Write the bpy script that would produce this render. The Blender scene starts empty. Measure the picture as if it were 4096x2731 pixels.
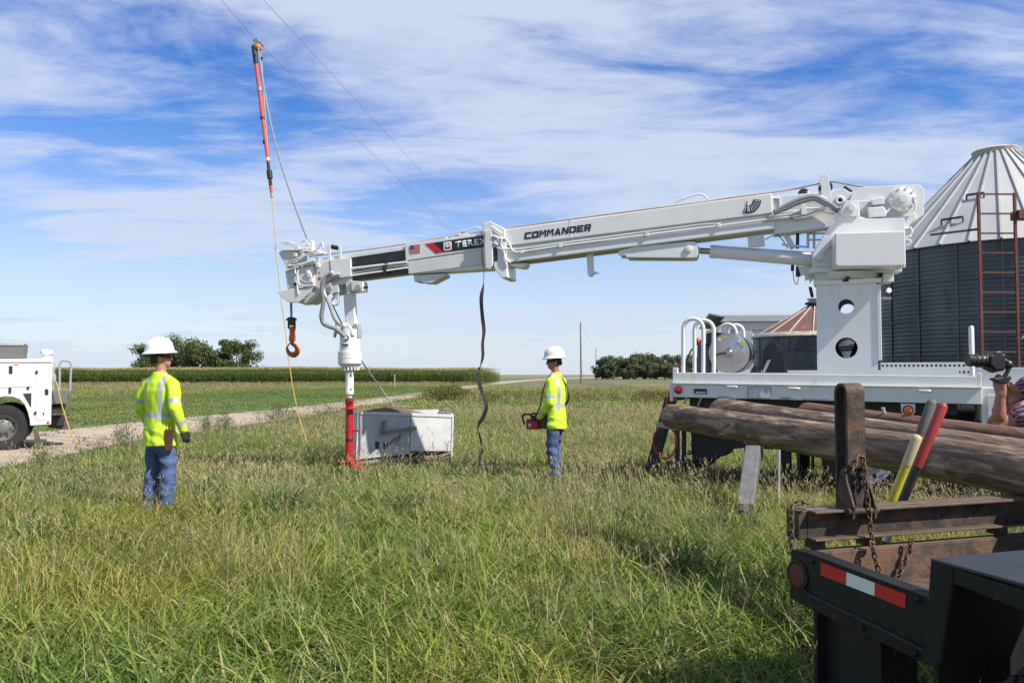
import bpy, bmesh, math, random
from mathutils import Vector, Matrix, noise
sin, cos, PI = math.sin, math.cos, math.pi
rnd = random.Random(7)
scene = bpy.context.scene
C = scene.collection

# ------------------------------------------------------------------ camera
F, CX, CY, CAMZ = 1864.0, 1176.0, 784.0, 1.5      # focal length in pixels of a 2352 x 1568 view
TH = math.atan(76 / F)
cam_d = bpy.data.cameras.new('camera'); cam = bpy.data.objects.new('camera', cam_d); C.objects.link(cam)
cam_d.sensor_width = 36; cam_d.lens = 36 * F / 2352; cam_d.clip_start = .1; cam_d.clip_end = 8000
cam.location = (0, 0, CAMZ); cam.rotation_euler = (PI / 2 + TH, 0, 0)
scene.camera = cam
scene.render.resolution_x, scene.render.resolution_y = 1024, 682

# ------------------------------------------------------------------ sky and sun
SUN_EL, SUN_ROT = math.radians(46), math.radians(122)
world = bpy.data.worlds.new('World'); scene.world = world; world.use_nodes = True
wn, wl = world.node_tree.nodes, world.node_tree.links
wn.clear()
def N(nodes, t, **kw):
    n = nodes.new(t)
    for k, v in kw.items(): setattr(n, k, v)
    return n
out = N(wn, 'ShaderNodeOutputWorld'); bg = N(wn, 'ShaderNodeBackground'); bg.inputs[1].default_value = .078
sky = N(wn, 'ShaderNodeTexSky', sky_type='NISHITA', sun_disc=False, sun_elevation=SUN_EL, sun_rotation=SUN_ROT,
        altitude=300, air_density=1.0, dust_density=.6, ozone_density=2.2)
tc = N(wn, 'ShaderNodeTexCoord')
sep = N(wn, 'ShaderNodeSeparateXYZ'); wl.new(tc.outputs['Generated'], sep.inputs[0])
def wm(op, a, b=None, c=None, clamp=False):
    n = N(wn, 'ShaderNodeMath', operation=op, use_clamp=clamp)
    for i, v in enumerate((a, b, c)):
        if v is None: continue
        if isinstance(v, (int, float)): n.inputs[i].default_value = v
        else: wl.new(v, n.inputs[i])
    return n.outputs[0]
zp = wm('ADD', wm('MAXIMUM', sep.outputs[2], 0.0), .10)
u = wm('DIVIDE', sep.outputs[0], zp); v = wm('DIVIDE', sep.outputs[1], zp)
comb = N(wn, 'ShaderNodeCombineXYZ'); wl.new(u, comb.inputs[0]); wl.new(v, comb.inputs[1])
def cloud_noise(scale, rot, stretch, detail, rough, off, dist=0.0):
    m = N(wn, 'ShaderNodeMapping'); wl.new(comb.outputs[0], m.inputs[0])
    m.inputs['Rotation'].default_value = (0, 0, math.radians(rot)); m.inputs['Scale'].default_value = (1, stretch, 1)
    m.inputs['Location'].default_value = off
    t = N(wn, 'ShaderNodeTexNoise'); wl.new(m.outputs[0], t.inputs['Vector'])
    t.inputs['Scale'].default_value = scale; t.inputs['Detail'].default_value = detail; t.inputs['Roughness'].default_value = rough
    t.inputs['Distortion'].default_value = dist
    return t.outputs[0]
def ramp(x, lo, hi):
    n = N(wn, 'ShaderNodeMapRange', interpolation_type='SMOOTHSTEP'); wl.new(x, n.inputs[0])
    n.inputs[1].default_value = lo; n.inputs[2].default_value = hi
    return n.outputs[0]
hsv = N(wn, 'ShaderNodeHueSaturation'); wl.new(sky.outputs[0], hsv.inputs['Color']); hsv.inputs['Saturation'].default_value = 1.4; hsv.inputs['Value'].default_value = 1.5; hsv.inputs['Hue'].default_value = .515
big = cloud_noise(.42, -35, 1.3, 3, .5, (4.53, 19.25, 0), .4)
streak = cloud_noise(1.1, -50, 2.4, 9, .60, (2.53, 14.1, 0), .8)
fine = cloud_noise(4.5, -48, 1.7, 8, .65, (4.0, 1.0, 0), .5)
mask = wm('ADD', wm('MULTIPLY', big, .60), wm('ADD', wm('MULTIPLY', streak, .42), wm('MULTIPLY', fine, .13)))
dens = ramp(mask, .455, .640)
dens = wm('MULTIPLY', dens, .9)
hz = ramp(sep.outputs[2], .34, -.06)                       # thin milky air low over the horizon
dens = wm('MAXIMUM', dens, wm('MULTIPLY', hz, .88))
mix = N(wn, 'ShaderNodeMix', data_type='RGBA'); wl.new(dens, mix.inputs[0]); wl.new(hsv.outputs[0], mix.inputs[6])
mix.inputs[7].default_value = (6.0, 6.75, 8.3, 1)
wl.new(mix.outputs[2], bg.inputs[0]); wl.new(bg.outputs[0], out.inputs[0])
scene.cycles.max_bounces = 5; scene.cycles.diffuse_bounces = 2; scene.cycles.glossy_bounces = 2; scene.cycles.transmission_bounces = 3; scene.cycles.transparent_max_bounces = 4

sd = bpy.data.lights.new('sun', 'SUN'); sd.energy = 5.0; sd.angle = math.radians(.53); sd.color = (1, .94, .85)
sun = bpy.data.objects.new('sun', sd); C.objects.link(sun)
SDIR = Vector((sin(SUN_ROT) * cos(SUN_EL), cos(SUN_ROT) * cos(SUN_EL), sin(SUN_EL)))
sun.rotation_euler = SDIR.to_track_quat('Z', 'Y').to_euler(); sun.location = (20, -10, 30)
vs = scene.view_settings
vs.view_transform = 'Standard'; vs.look = 'None'; vs.exposure = .5; vs.gamma = 1; vs.use_curve_mapping = False

# ------------------------------------------------------------------ picture -> place
def ray(vx, vy):
    x, y = (vx - CX) / F, -(vy - CY) / F
    return Vector((x, cos(TH) - y * sin(TH), sin(TH) + y * cos(TH)))
def P(vx, vy, d):
    r = ray(vx, vy); return Vector((0, 0, CAMZ)) + r * (d / r.y)
def G(vx, vy, z=0.0):
    r = ray(vx, vy); return Vector((0, 0, CAMZ)) + r * ((z - CAMZ) / r.z)
REG = {'z1': (1000, 850, 2000, 1500, 2352, 1529), 'z2': (1900, 800, 2900, 1500, 2240, 1568), 'z3': (2800, 650, 3750, 1300, 2292, 1568),
       'z4': (2600, 1200, 3500, 1900, 2016, 1568), 'z5': (3300, 550, 4096, 1500, 1314, 1568), 'z6': (2550, 1450, 3500, 2200, 1986, 1568),
       'z7': (3100, 1400, 4096, 2200, 1952, 1568), 'z8': (3100, 1950, 4096, 2731, 2000, 1568), 'y1': (0, 1250, 400, 1900, 965, 1568),
       'y2': (450, 1300, 850, 2100, 784, 1568), 'y3': (2000, 1330, 2400, 1980, 965, 1568), 'y4': (1100, 1200, 1900, 1950, 1673, 1568),
       'y5': (900, 100, 1300, 1000, 697, 1568), 'y7': (1600, 1350, 2800, 1900, 2352, 1078), 'V': (0, 0, 4096, 2731, 2352, 1568)}
def V(reg, x, y):
    a, b, c, d, w, h = REG[reg]
    return ((a + x * (c - a) / w) * 2352 / 4096, (b + y * (d - b) / h) * 1568 / 2731)

class Fr:
    """A level local frame: x along the thing, y away from the camera, z up."""
    def __init__(s, ox, oy, ang):
        s.o = Vector((ox, oy, 0)); s.x = Vector((cos(ang), sin(ang), 0)); s.y = Vector((-sin(ang), cos(ang), 0))
    def w(s, x, y, z): return s.o + s.x * x + s.y * y + Vector((0, 0, z))
    def hit(s, reg, px, py, yo=0.0):
        r = ray(*V(reg, px, py)); c = Vector((0, 0, CAMZ))
        t = ((s.o + s.y * yo - c).dot(s.y)) / r.dot(s.y)
        p = c + r * t; q = p - s.o
        return (q.dot(s.x), p.z)
    def pts(s, reg, lst, yo=0.0): return [s.hit(reg, a, b, yo) for a, b in lst]
WF = Fr(0, 0, 0)

# ------------------------------------------------------------------ mesh builder
ORG = {}
class M:
    def __init__(s): s.v, s.f, s.sm = [], [], []
    def add(s, vs_, fs, smooth=False):
        b = len(s.v); s.v += [Vector(p) for p in vs_]; s.f += [tuple(i + b for i in f) for f in fs]; s.sm += [smooth] * len(fs)
        return s
    def box(s, fr, x0, x1, y0, y1, z0, z1):
        c = [fr.w(x, y, z) for z in (z0, z1) for y in (y0, y1) for x in (x0, x1)]
        return s.add(c, [(0, 2, 3, 1), (4, 5, 7, 6), (0, 1, 5, 4), (2, 6, 7, 3), (0, 4, 6, 2), (1, 3, 7, 5)])
    def beam(s, p0, p1, w, h, up=(0, 0, 1)):
        p0, p1 = Vector(p0), Vector(p1); d = (p1 - p0).normalized(); a = d.cross(Vector(up))
        a = a.normalized() if a.length > 1e-4 else Vector((1, 0, 0)); b = a.cross(d).normalized()
        c = [p + a * (i * w / 2) + b * (j * h / 2) for p in (p0, p1) for j in (-1, 1) for i in (-1, 1)]
        return s.add(c, [(0, 1, 3, 2), (4, 6, 7, 5), (0, 4, 5, 1), (2, 3, 7, 6), (0, 2, 6, 4), (1, 5, 7, 3)])
    def prism(s, fr, pts, y0, y1):
        n = len(pts)
        vs_ = [fr.w(x, y0, z) for x, z in pts] + [fr.w(x, y1, z) for x, z in pts]
        a = sum(pts[i][0] * pts[(i + 1) % n][1] - pts[(i + 1) % n][0] * pts[i][1] for i in range(n))
        fs = [tuple(range(n)), tuple(range(2 * n - 1, n - 1, -1))] + [(i, i + n, (i + 1) % n + n, (i + 1) % n) for i in range(n)]
        if a < 0: fs = [tuple(reversed(f)) for f in fs]
        return s.add(vs_, fs)
    def ring(s, fr, outer, inner, y0, y1):
        """a slab between two outlines of equal point count"""
        n = len(outer); vs_ = [fr.w(x, y, z) for y in (y0, y1) for L in (outer, inner) for x, z in L]; fs = []
        for i in range(n):
            j = (i + 1) % n
            fs += [(i, j, n + j, n + i), (2 * n + i, 3 * n + i, 3 * n + j, 2 * n + j), (i, 2 * n + i, 2 * n + j, j), (n + i, n + j, 3 * n + j, 3 * n + i)]
        return s.add(vs_, fs)
    def tube(s, pts, r, n=8, caps=True):
        pts = [Vector(p) for p in pts]; k = len(pts)
        rs = r if isinstance(r, (list, tuple)) else [r] * k
        t = (pts[1] - pts[0]).normalized(); a = t.orthogonal().normalized(); vs_, fs = [], []
        for i in range(k):
            tt = (pts[min(i + 1, k - 1)] - pts[max(i - 1, 0)]).normalized()
            a = (a - tt * a.dot(tt)); a = a.normalized() if a.length > 1e-6 else tt.orthogonal().normalized(); b = tt.cross(a)
            vs_ += [pts[i] + (a * cos(2 * PI * j / n) + b * sin(2 * PI * j / n)) * rs[i] for j in range(n)]
        for i in range(k - 1):
            for j in range(n): fs.append((i * n + j, i * n + (j + 1) % n, (i + 1) * n + (j + 1) % n, (i + 1) * n + j))
        s.add(vs_, fs, True)
        if caps:
            b = len(s.v) - len(vs_)
            s.f += [tuple(b + j for j in range(n - 1, -1, -1)), tuple(b + (k - 1) * n + j for j in range(n))]; s.sm += [False, False]
        return s
    def cyl(s, p0, p1, r0, r1=None, n=16): return s.tube([p0, p1], [r0, r0 if r1 is None else r1], n)
    def lathe(s, p, axis, prof, n=24):
        """prof: (distance along axis, radius)"""
        ax = Vector(axis).normalized(); a = ax.orthogonal().normalized(); b = ax.cross(a); p = Vector(p); vs_, fs = [], []
        for h, r in prof: vs_ += [p + ax * h + (a * cos(2 * PI * j / n) + b * sin(2 * PI * j / n)) * max(r, 1e-4) for j in range(n)]
        for i in range(len(prof) - 1):
            for j in range(n): fs.append((i * n + j, i * n + (j + 1) % n, (i + 1) * n + (j + 1) % n, (i + 1) * n + j))
        return s.add(vs_, fs, True)
    def ball(s, c, r, n=10, sc=(1, 1, 1)):
        c = Vector(c); vs_, fs = [], []
        for i in range(n + 1):
            for j in range(2 * n):
                a, b = PI * i / n, PI * j / n
                vs_.append(c + Vector((r * sc[0] * sin(a) * cos(b), r * sc[1] * sin(a) * sin(b), r * sc[2] * cos(a))))
        for i in range(n):
            for j in range(2 * n): fs.append((i * 2 * n + j, (i + 1) * 2 * n + j, (i + 1) * 2 * n + (j + 1) % (2 * n), i * 2 * n + (j + 1) % (2 * n)))
        return s.add(vs_, fs, True)
    def torus(s, c, ax, R, r, n=24, m=8, arc=2 * PI, start=None):
        ax = Vector(ax).normalized(); a = Vector(start).normalized() if start is not None else ax.orthogonal().normalized(); b = ax.cross(a); c = Vector(c)
        full = arc > 6.28; k = n if full else n + 1
        pts = [c + (a * cos(arc * i / n) + b * sin(arc * i / n)) * R for i in range(k)]
        if full: pts += [pts[0], pts[1]]
        return s.tube(pts, r, m, not full)
    def build(s, name, mt, parent=None, bevel=0.0, seg=2, loc=None, sharp=40):
        me = bpy.data.meshes.new(name); root = parent
        while root is not None and root.parent is not None: root = root.parent
        if root is not None: o_ = ORG[root.name]
        else:
            if loc is None:
                mn = [min(p[i] for p in s.v) for i in range(3)]; mx = [max(p[i] for p in s.v) for i in range(3)]
                loc = Vector(((mn[0] + mx[0]) / 2, (mn[1] + mx[1]) / 2, mn[2]))
            o_ = Vector(loc)
        me.from_pydata([p - o_ for p in s.v], [], s.f); me.polygons.foreach_set('use_smooth', s.sm)
        if any(s.sm): me.set_sharp_from_angle(angle=math.radians(sharp))
        for m_ in (mt if isinstance(mt, (list, tuple)) else [mt]): me.materials.append(m_)
        o = bpy.data.objects.new(name, me); C.objects.link(o)
        if parent is not None: o.parent = parent
        else: o.location = o_; ORG[o.name] = o_
        if bevel:
            b = o.modifiers.new('bevel', 'BEVEL'); b.width = bevel; b.segments = seg; b.limit_method = 'ANGLE'; b.angle_limit = math.radians(50)
        return o
def thing(name, loc, label, cat, group=None):
    o = bpy.data.objects.new(name, None); C.objects.link(o); o.location = loc; o.empty_display_size = .2
    ORG[o.name] = Vector(loc); tag(o, label, cat, group); return o
def tag(o, label=None, cat=None, group=None, kind=None):
    for k, v_ in (('label', label), ('category', cat), ('group', group), ('kind', kind)):
        if v_: o[k] = v_
    return o
def smooth_path(pts, n=8):
    pts = [Vector(p) for p in pts]; res = []
    for i in range(len(pts) - 1):
        p0, p1, p2, p3 = pts[max(i - 1, 0)], pts[i], pts[i + 1], pts[min(i + 2, len(pts) - 1)]
        for j in range(n):
            t = j / n
            res.append(.5 * ((2 * p1) + (p2 - p0) * t + (2 * p0 - 5 * p1 + 4 * p2 - p3) * t * t + (3 * p1 - p0 - 3 * p2 + p3) * t ** 3))
    return res + [pts[-1]]

# ------------------------------------------------------------------ materials
MATS = {}
def mat(name, col, rough=.5, metal=0.0, var=.08, vscale=6.0, bump=0.0, bscale=60.0, col2=None, c2lo=.55, c2hi=.7, c2scale=4.0, coat=0.0, stretch=(1, 1, 1), spec=None, transl=0.0, dist=0.0):
    """Principled surface: base colour with slow tone variation, an optional second colour in patches (rust, dirt, bare wood) and fine relief."""
    if name in MATS: return MATS[name]
    m = bpy.data.materials.new(name); m.use_nodes = True; nt = m.node_tree; n, l = nt.nodes, nt.links
    b = n['Principled BSDF']; b.inputs['Roughness'].default_value = rough; b.inputs['Metallic'].default_value = metal
    if coat: b.inputs['Coat Weight'].default_value = coat
    if spec is not None: b.inputs['Specular IOR Level'].default_value = spec
    t = N(n, 'ShaderNodeTexCoord'); mp = N(n, 'ShaderNodeMapping'); l.new(t.outputs['Object'], mp.inputs[0]); mp.inputs['Scale'].default_value = stretch
    nz = N(n, 'ShaderNodeTexNoise'); l.new(mp.outputs[0], nz.inputs['Vector']); nz.inputs['Scale'].default_value = vscale; nz.inputs['Detail'].default_value = 5
    mr = N(n, 'ShaderNodeMapRange'); l.new(nz.outputs[0], mr.inputs[0]); mr.inputs[1].default_value = .3; mr.inputs[2].default_value = .7
    mr.inputs[3].default_value = 1 - var; mr.inputs[4].default_value = 1 + var
    hs = N(n, 'ShaderNodeHueSaturation'); hs.inputs['Color'].default_value = (*col, 1); l.new(mr.outputs[0], hs.inputs['Value'])
    res = hs.outputs[0]
    if col2:
        n2 = N(n, 'ShaderNodeTexNoise'); l.new(mp.outputs[0], n2.inputs['Vector']); n2.inputs['Scale'].default_value = c2scale; n2.inputs['Detail'].default_value = 8; n2.inputs['Roughness'].default_value = .65
        n2.inputs['Distortion'].default_value = dist
        r2 = N(n, 'ShaderNodeMapRange', interpolation_type='SMOOTHSTEP'); l.new(n2.outputs[0], r2.inputs[0]); r2.inputs[1].default_value = c2lo; r2.inputs[2].default_value = c2hi
        mx = N(n, 'ShaderNodeMix', data_type='RGBA'); l.new(r2.outputs[0], mx.inputs[0]); l.new(res, mx.inputs[6]); mx.inputs[7].default_value = (*col2, 1); res = mx.outputs[2]
    l.new(res, b.inputs['Base Color'])
    if bump:
        n3 = N(n, 'ShaderNodeTexNoise'); l.new(mp.outputs[0], n3.inputs['Vector']); n3.inputs['Scale'].default_value = bscale; n3.inputs['Detail'].default_value = 4
        bp = N(n, 'ShaderNodeBump'); bp.inputs['Strength'].default_value = bump; bp.inputs['Distance'].default_value = .01; l.new(n3.outputs[0], bp.inputs['Height']); l.new(bp.outputs[0], b.inputs['Normal'])
    if transl:
        tr = N(n, 'ShaderNodeBsdfTranslucent'); l.new(res, tr.inputs[0]); ms = N(n, 'ShaderNodeMixShader'); ms.inputs[0].default_value = transl
        l.new(b.outputs[0], ms.inputs[1]); l.new(tr.outputs[0], ms.inputs[2]); l.new(ms.outputs[0], n['Material Output'].inputs[0])
    MATS[name] = m; return m

def leaf_mat(name, cols, patch, pscale=.35, transl=.35, rough=.55, plo=.42, phi=.6):
    """Blades and leaves: colour picked per blade (attribute 'bv') and drifting to a second tone in broad patches over the ground."""
    m = bpy.data.materials.new(name); m.use_nodes = True; nt = m.node_tree; n, l = nt.nodes, nt.links
    b = n['Principled BSDF']; b.inputs['Roughness'].default_value = rough; b.inputs['Specular IOR Level'].default_value = .3
    at = N(n, 'ShaderNodeAttribute', attribute_name='bv'); cr = N(n, 'ShaderNodeValToRGB'); l.new(at.outputs['Fac'], cr.inputs[0])
    e = cr.color_ramp.elements
    while len(e) < len(cols): e.new(.5)
    for i, c in enumerate(cols): e[i].position = i / max(1, len(cols) - 1); e[i].color = (*c, 1)
    g = N(n, 'ShaderNodeNewGeometry'); nz = N(n, 'ShaderNodeTexNoise'); l.new(g.outputs['Position'], nz.inputs['Vector']); nz.inputs['Scale'].default_value = pscale; nz.inputs['Detail'].default_value = 4
    mr = N(n, 'ShaderNodeMapRange'); l.new(nz.outputs[0], mr.inputs[0]); mr.inputs[1].default_value = plo; mr.inputs[2].default_value = phi
    mx = N(n, 'ShaderNodeMix', data_type='RGBA'); l.new(mr.outputs[0], mx.inputs[0]); l.new(cr.outputs[0], mx.inputs[6])
    mu = N(n, 'ShaderNodeMix', data_type='RGBA', blend_type='MULTIPLY'); mu.inputs[0].default_value = 1; l.new(cr.outputs[0], mu.inputs[6]); mu.inputs[7].default_value = (*patch, 1)
    l.new(mu.outputs[2], mx.inputs[7])
    l.new(mx.outputs[2], b.inputs['Base Color'])
    tr = N(n, 'ShaderNodeBsdfTranslucent'); l.new(mx.outputs[2], tr.inputs[0]); ms = N(n, 'ShaderNodeMixShader'); ms.inputs[0].default_value = transl
    l.new(b.outputs[0], ms.inputs[1]); l.new(tr.outputs[0], ms.inputs[2]); l.new(ms.outputs[0], n['Material Output'].inputs[0])
    return m
# ------------------------------------------------------------------ ground, road
def sheet(name, pts, z, mt, kind='structure', label=None, cat=None, sub=0):
    me = bpy.data.meshes.new(name); bm = bmesh.new()
    bm.faces.new([bm.verts.new((p[0], p[1], z)) for p in pts]); bm.normal_update()
    if bm.faces[:] and list(bm.faces)[0].normal.z < 0: bmesh.ops.reverse_faces(bm, faces=bm.faces[:])
    bmesh.ops.triangulate(bm, faces=bm.faces[:]); bm.to_mesh(me); bm.free(); me.materials.append(mt)
    o = bpy.data.objects.new(name, me); C.objects.link(o); tag(o, label, cat, kind=kind); return o

m_soil = mat('soil_and_thatch', (.085, .095, .032), .95, var=.3, vscale=.6, bump=.6, bscale=9, col2=(.17, .145, .065), c2lo=.46, c2hi=.62, c2scale=.12)
m_gravel = mat('gravel', (.37, .295, .215), .95, var=.12, vscale=.8, bump=.9, bscale=14, col2=(.28, .225, .16), c2lo=.5, c2hi=.62, c2scale=3.0)
m_mown = mat('mown_grass', (.115, .165, .045), .95, var=.18, vscale=.5, bump=.8, bscale=9, col2=(.12, .135, .04), c2lo=.48, c2hi=.65, c2scale=.10)
m_tanfield = mat('dry_field', (.19, .18, .075), .95, var=.2, vscale=.08, bump=.5, bscale=3, col2=(.10, .13, .04), c2lo=.45, c2hi=.6, c2scale=.03, stretch=(1, .35, 1))
R_ = 4000
ground = sheet('ground', [(-R_, -60), (R_, -60), (R_, R_), (-R_, R_)], 0, m_soil)
tag(ground, 'wide flat grassy field running out to the horizon')

# gravel track: its two edges read off the photograph where they meet the ground
up_e = [(-160, 1012), (0, 1000), (170, 985), (330, 968), (600, 943), (780, 923), (900, 909), (975, 899), (1040, 891), (1100, 882), (1165, 875), (1260, 869.5), (1370, 866), (1520, 863.8)]
lo_e = [(-160, 1100), (0, 1076), (170, 1042), (330, 1010), (600, 971), (780, 943), (900, 922), (975, 911), (1040, 901), (1090, 891), (1165, 880), (1260, 872), (1370, 868), (1520, 865)]
def strip(name, a, b, z, mt):
    m = M(); A = smooth_path([G(*p) for p in a], 4); B = smooth_path([G(*p) for p in b], 4); n = len(A)
    m.add([Vector((p.x, p.y, z)) for p in A] + [Vector((p.x, p.y, z)) for p in B], [(i, n + i, n + i + 1, i + 1) for i in range(n - 1)])
    o = m.build(name, mt, loc=(0, 0, 0)); tag(o, kind='structure')
    return o, [(p.x, p.y) for p in A] + [(p.x, p.y) for p in reversed(B)]
road, road_poly = strip('gravel_road', up_e, lo_e, .012, m_gravel)
tag(road, 'pale sandy gravel track curving away across the field')
mown_up = [(-160, 915), (0, 918), (170, 916), (400, 906), (600, 900), (780, 891), (900, 886), (975, 884)]
mown_lo = [(-160, 1011), (0, 999), (170, 984), (330, 967), (600, 942), (780, 922), (900, 908), (985, 897)]
mown, mown_poly = strip('mown_verge', mown_up, mown_lo, .006, m_mown)
tag(mown, 'bright green mown strip between gravel track and cornfield')
dry, dry_poly = strip('dry_field', [(1150, 862.3), (1300, 862.1), (1450, 862), (1700, 862)], [(1150, 868), (1300, 867), (1450, 867), (1700, 866.5)], .008, m_tanfield)

def inside(poly, x, y):
    c = False; j = len(poly) - 1
    for i in range(len(poly)):
        xi, yi = poly[i]; xj, yj = poly[j]
        if (yi > y) != (yj > y) and x < (xj - xi) * (y - yi) / (yj - yi) + xi: c = not c
        j = i
    return c

# ------------------------------------------------------------------ scatter helper (for stuff only)
def gn_scatter(name, pts, sources, mt_label, kind='stuff'):
    """pts: (x, y, z, rx, ry, rz, scale_xy, scale_z, variant). One object whose points carry the plants."""
    col = bpy.data.collections.new(name + '_sources')
    for s in sources: col.objects.link(s)
    me = bpy.data.meshes.new(name); me.from_pydata([p[:3] for p in pts], [], [])
    def at(nm, ty, key, vals):
        a = me.attributes.new(nm, ty, 'POINT'); a.data.foreach_set(key, vals)
    at('rot', 'FLOAT_VECTOR', 'vector', [c for p in pts for c in p[3:6]])
    at('scl', 'FLOAT_VECTOR', 'vector', [c for p in pts for c in (p[6], p[6], p[7])])
    at('var', 'INT', 'value', [int(p[8]) for p in pts])
    o = bpy.data.objects.new(name, me); C.objects.link(o)
    ng = bpy.data.node_groups.new(name, 'GeometryNodeTree')
    ng.interface.new_socket('Geometry', in_out='INPUT', socket_type='NodeSocketGeometry'); ng.interface.new_socket('Geometry', in_out='OUTPUT', socket_type='NodeSocketGeometry')
    n, l = ng.nodes, ng.links
    gi, go = n.new('NodeGroupInput'), n.new('NodeGroupOutput')
    ci = n.new('GeometryNodeCollectionInfo'); ci.inputs[0].default_value = col; ci.inputs[1].default_value = True; ci.inputs[2].default_value = True
    ip = n.new('GeometryNodeInstanceOnPoints'); ip.inputs['Pick Instance'].default_value = True
    def na(nm, ty):
        a = n.new('GeometryNodeInputNamedAttribute'); a.data_type = ty; a.inputs[0].default_value = nm; return a.outputs[0]
    er = n.new('FunctionNodeEulerToRotation'); l.new(na('rot', 'FLOAT_VECTOR'), er.inputs[0])
    l.new(gi.outputs[0], ip.inputs['Points']); l.new(ci.outputs[0], ip.inputs['Instance']); l.new(na('var', 'INT'), ip.inputs['Instance Index'])
    l.new(er.outputs[0], ip.inputs['Rotation']); l.new(na('scl', 'FLOAT_VECTOR'), ip.inputs['Scale']); l.new(ip.outputs[0], go.inputs[0])
    md = o.modifiers.new('scatter', 'NODES'); md.node_group = ng
    return tag(o, mt_label[0], mt_label[1], kind=kind)
def src(name, verts, faces, bv, mt, mi=None):
    me = bpy.data.meshes.new(name); me.from_pydata(verts, [], faces)
    a = me.attributes.new('bv', 'FLOAT', 'POINT'); a.data.foreach_set('value', bv)
    for m_ in (mt if isinstance(mt, (list, tuple)) else [mt]): me.materials.append(m_)
    if mi: me.polygons.foreach_set('material_index', mi)
    me.polygons.foreach_set('use_smooth', [True] * len(faces))
    return bpy.data.objects.new(name, me)
def blade(vs_, fs, bv, base, az, L, w, lean, curl, val, seg=4, twist=0.0):
    """a tapering blade that leans and droops; returns its tip"""
    k = len(vs_); p = Vector(base); ang = lean; d2 = Vector((cos(az), sin(az), 0)); side = Vector((-sin(az + twist), cos(az + twist), 0))
    for i in range(seg + 1):
        t = i / seg; ww = w * (1 - t ** 2.2) * (.55 + .45 * min(1, t * 4)) / 2
        if i == seg: vs_.append(p.copy()); bv.append(val)
        else:
            vs_ += [p - side * ww, p + side * ww]; bv += [val, val]
        ang += curl / seg
        p = p + (d2 * sin(ang) + Vector((0, 0, cos(ang)))) * (L / seg)
    for i in range(seg):
        a = k + 2 * i
        fs.append((a, a + 1, a + 3, a + 2) if i < seg - 1 else (a, a + 1, a + 2))
    return p
m_grass = leaf_mat('grass_blades', [(.050, .10, .012), (.108, .182, .022), (.19, .265, .042), (.27, .31, .076), (.40, .34, .17)], (1.45, 1.12, 1.0), .45, .30, .75, plo=.44, phi=.64)
m_grass_far = leaf_mat('grass_blades_far', [(.115, .182, .032), (.17, .235, .044), (.235, .275, .07), (.31, .29, .115), (.40, .34, .18)], (.72, .92, .6), .16, .28, .75)
m_seed = leaf_mat('seed_heads', [(.30, .235, .13), (.42, .34, .20), (.50, .42, .26)], (.95, .85, .75), .5, .3, .7)
m_weed = leaf_mat('weed_leaves', [(.06, .105, .022), (.09, .14, .03), (.13, .17, .05)], (.85, .92, .75), .8, .4)
m_tuss = leaf_mat('tussock_blades', [(.04, .085, .014), (.065, .125, .02), (.10, .165, .03), (.16, .20, .05)], (1.2, 1.05, .9), .5, .28, .6)
m_shortg = leaf_mat('mown_blades', [(.09, .15, .03), (.12, .185, .042), (.17, .215, .065)], (1.45, 1.08, 1.15), .08, .3)

def patch(name, nb, rad, Lr, wr, seedn, mt, rg, seedL=(.3, .5), dry=.07, big=1.0, lean=(.05, .6), broad=0.0):
    """a piece of sward: blades of uneven height in soft tussocks, a few seed stalks"""
    vs_, fs, bv, mi = [], [], [], []; ox = rg.uniform(0, 50)
    for i in range(nb):
        a, r = rg.uniform(0, 2 * PI), rad * math.sqrt(rg.random()); x, y = r * cos(a), r * sin(a)
        t = 1.25 * noise.noise((x * 5 / rad + ox, y * 5 / rad, 0)); az = ox + 3.5 * noise.noise((x * 3 / rad, y * 3 / rad + ox, 2)) + rg.gauss(0, 1.1)
        val = rg.uniform(.86, 1) if rg.random() < dry else min(.78, max(0, .36 + .5 * t + rg.gauss(0, .17)))
        f0 = len(fs); k = 1.0 + .45 * t
        w_ = rg.uniform(*wr) * (1.7 if rg.random() < broad else 1)
        blade(vs_, fs, bv, (x, y, 0), az, rg.uniform(*Lr) * k, w_, rg.uniform(*lean) + (.35 if rg.random() < .3 else 0), rg.uniform(.4, 2.5), val, 4, rg.uniform(-1.2, 1.2)); mi += [0] * (len(fs) - f0)
    cx_, cy_ = rg.uniform(-.4, .4) * rad, rg.uniform(-.4, .4) * rad
    for i in range(seedn):
        x, y = rg.gauss(cx_, .45 * rad), rg.gauss(cy_, .45 * rad); az = rg.gauss(.4, .8); L_ = rg.uniform(*seedL); val = rg.random(); f0 = len(fs); le = abs(rg.gauss(.16, .16))
        tip = blade(vs_, fs, bv, (x, y, 0), az, L_, .0032 * big, le, .3, val, 3); d2 = Vector((sin(le + .3) * cos(az), sin(le + .3) * sin(az), cos(le + .3)))
        hl = rg.uniform(.05, .12)
        for q in range(rg.randint(5, 9)):
            b0 = tip - d2 * (hl * rg.random()); blade(vs_, fs, bv, b0, rg.gauss(az, .8), rg.uniform(.018, .036) * big ** .5, rg.uniform(.003, .006) * big, le + rg.uniform(.05, .4), .4, rg.random(), 2)
        mi += [1] * (len(fs) - f0)
    return src(name, vs_, fs, bv, [mt, m_seed], mi)
rg = random.Random(3)
near_src = [patch('sward', 620, .55, (.16, .36), (.005, .0105), 4, m_grass, rg, (.28, .46), .08, broad=.3, lean=(.1, .8)) for _ in range(5)] + \
           [patch('sward', 560, .55, (.17, .36), (.0045, .009), 26, m_grass, rg, (.28, .48), .12) for _ in range(3)] + \
           [patch('sward', 460, .55, (.18, .36), (.004, .008), 62, m_grass, rg, (.28, .50), .2) for _ in range(2)]
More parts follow.
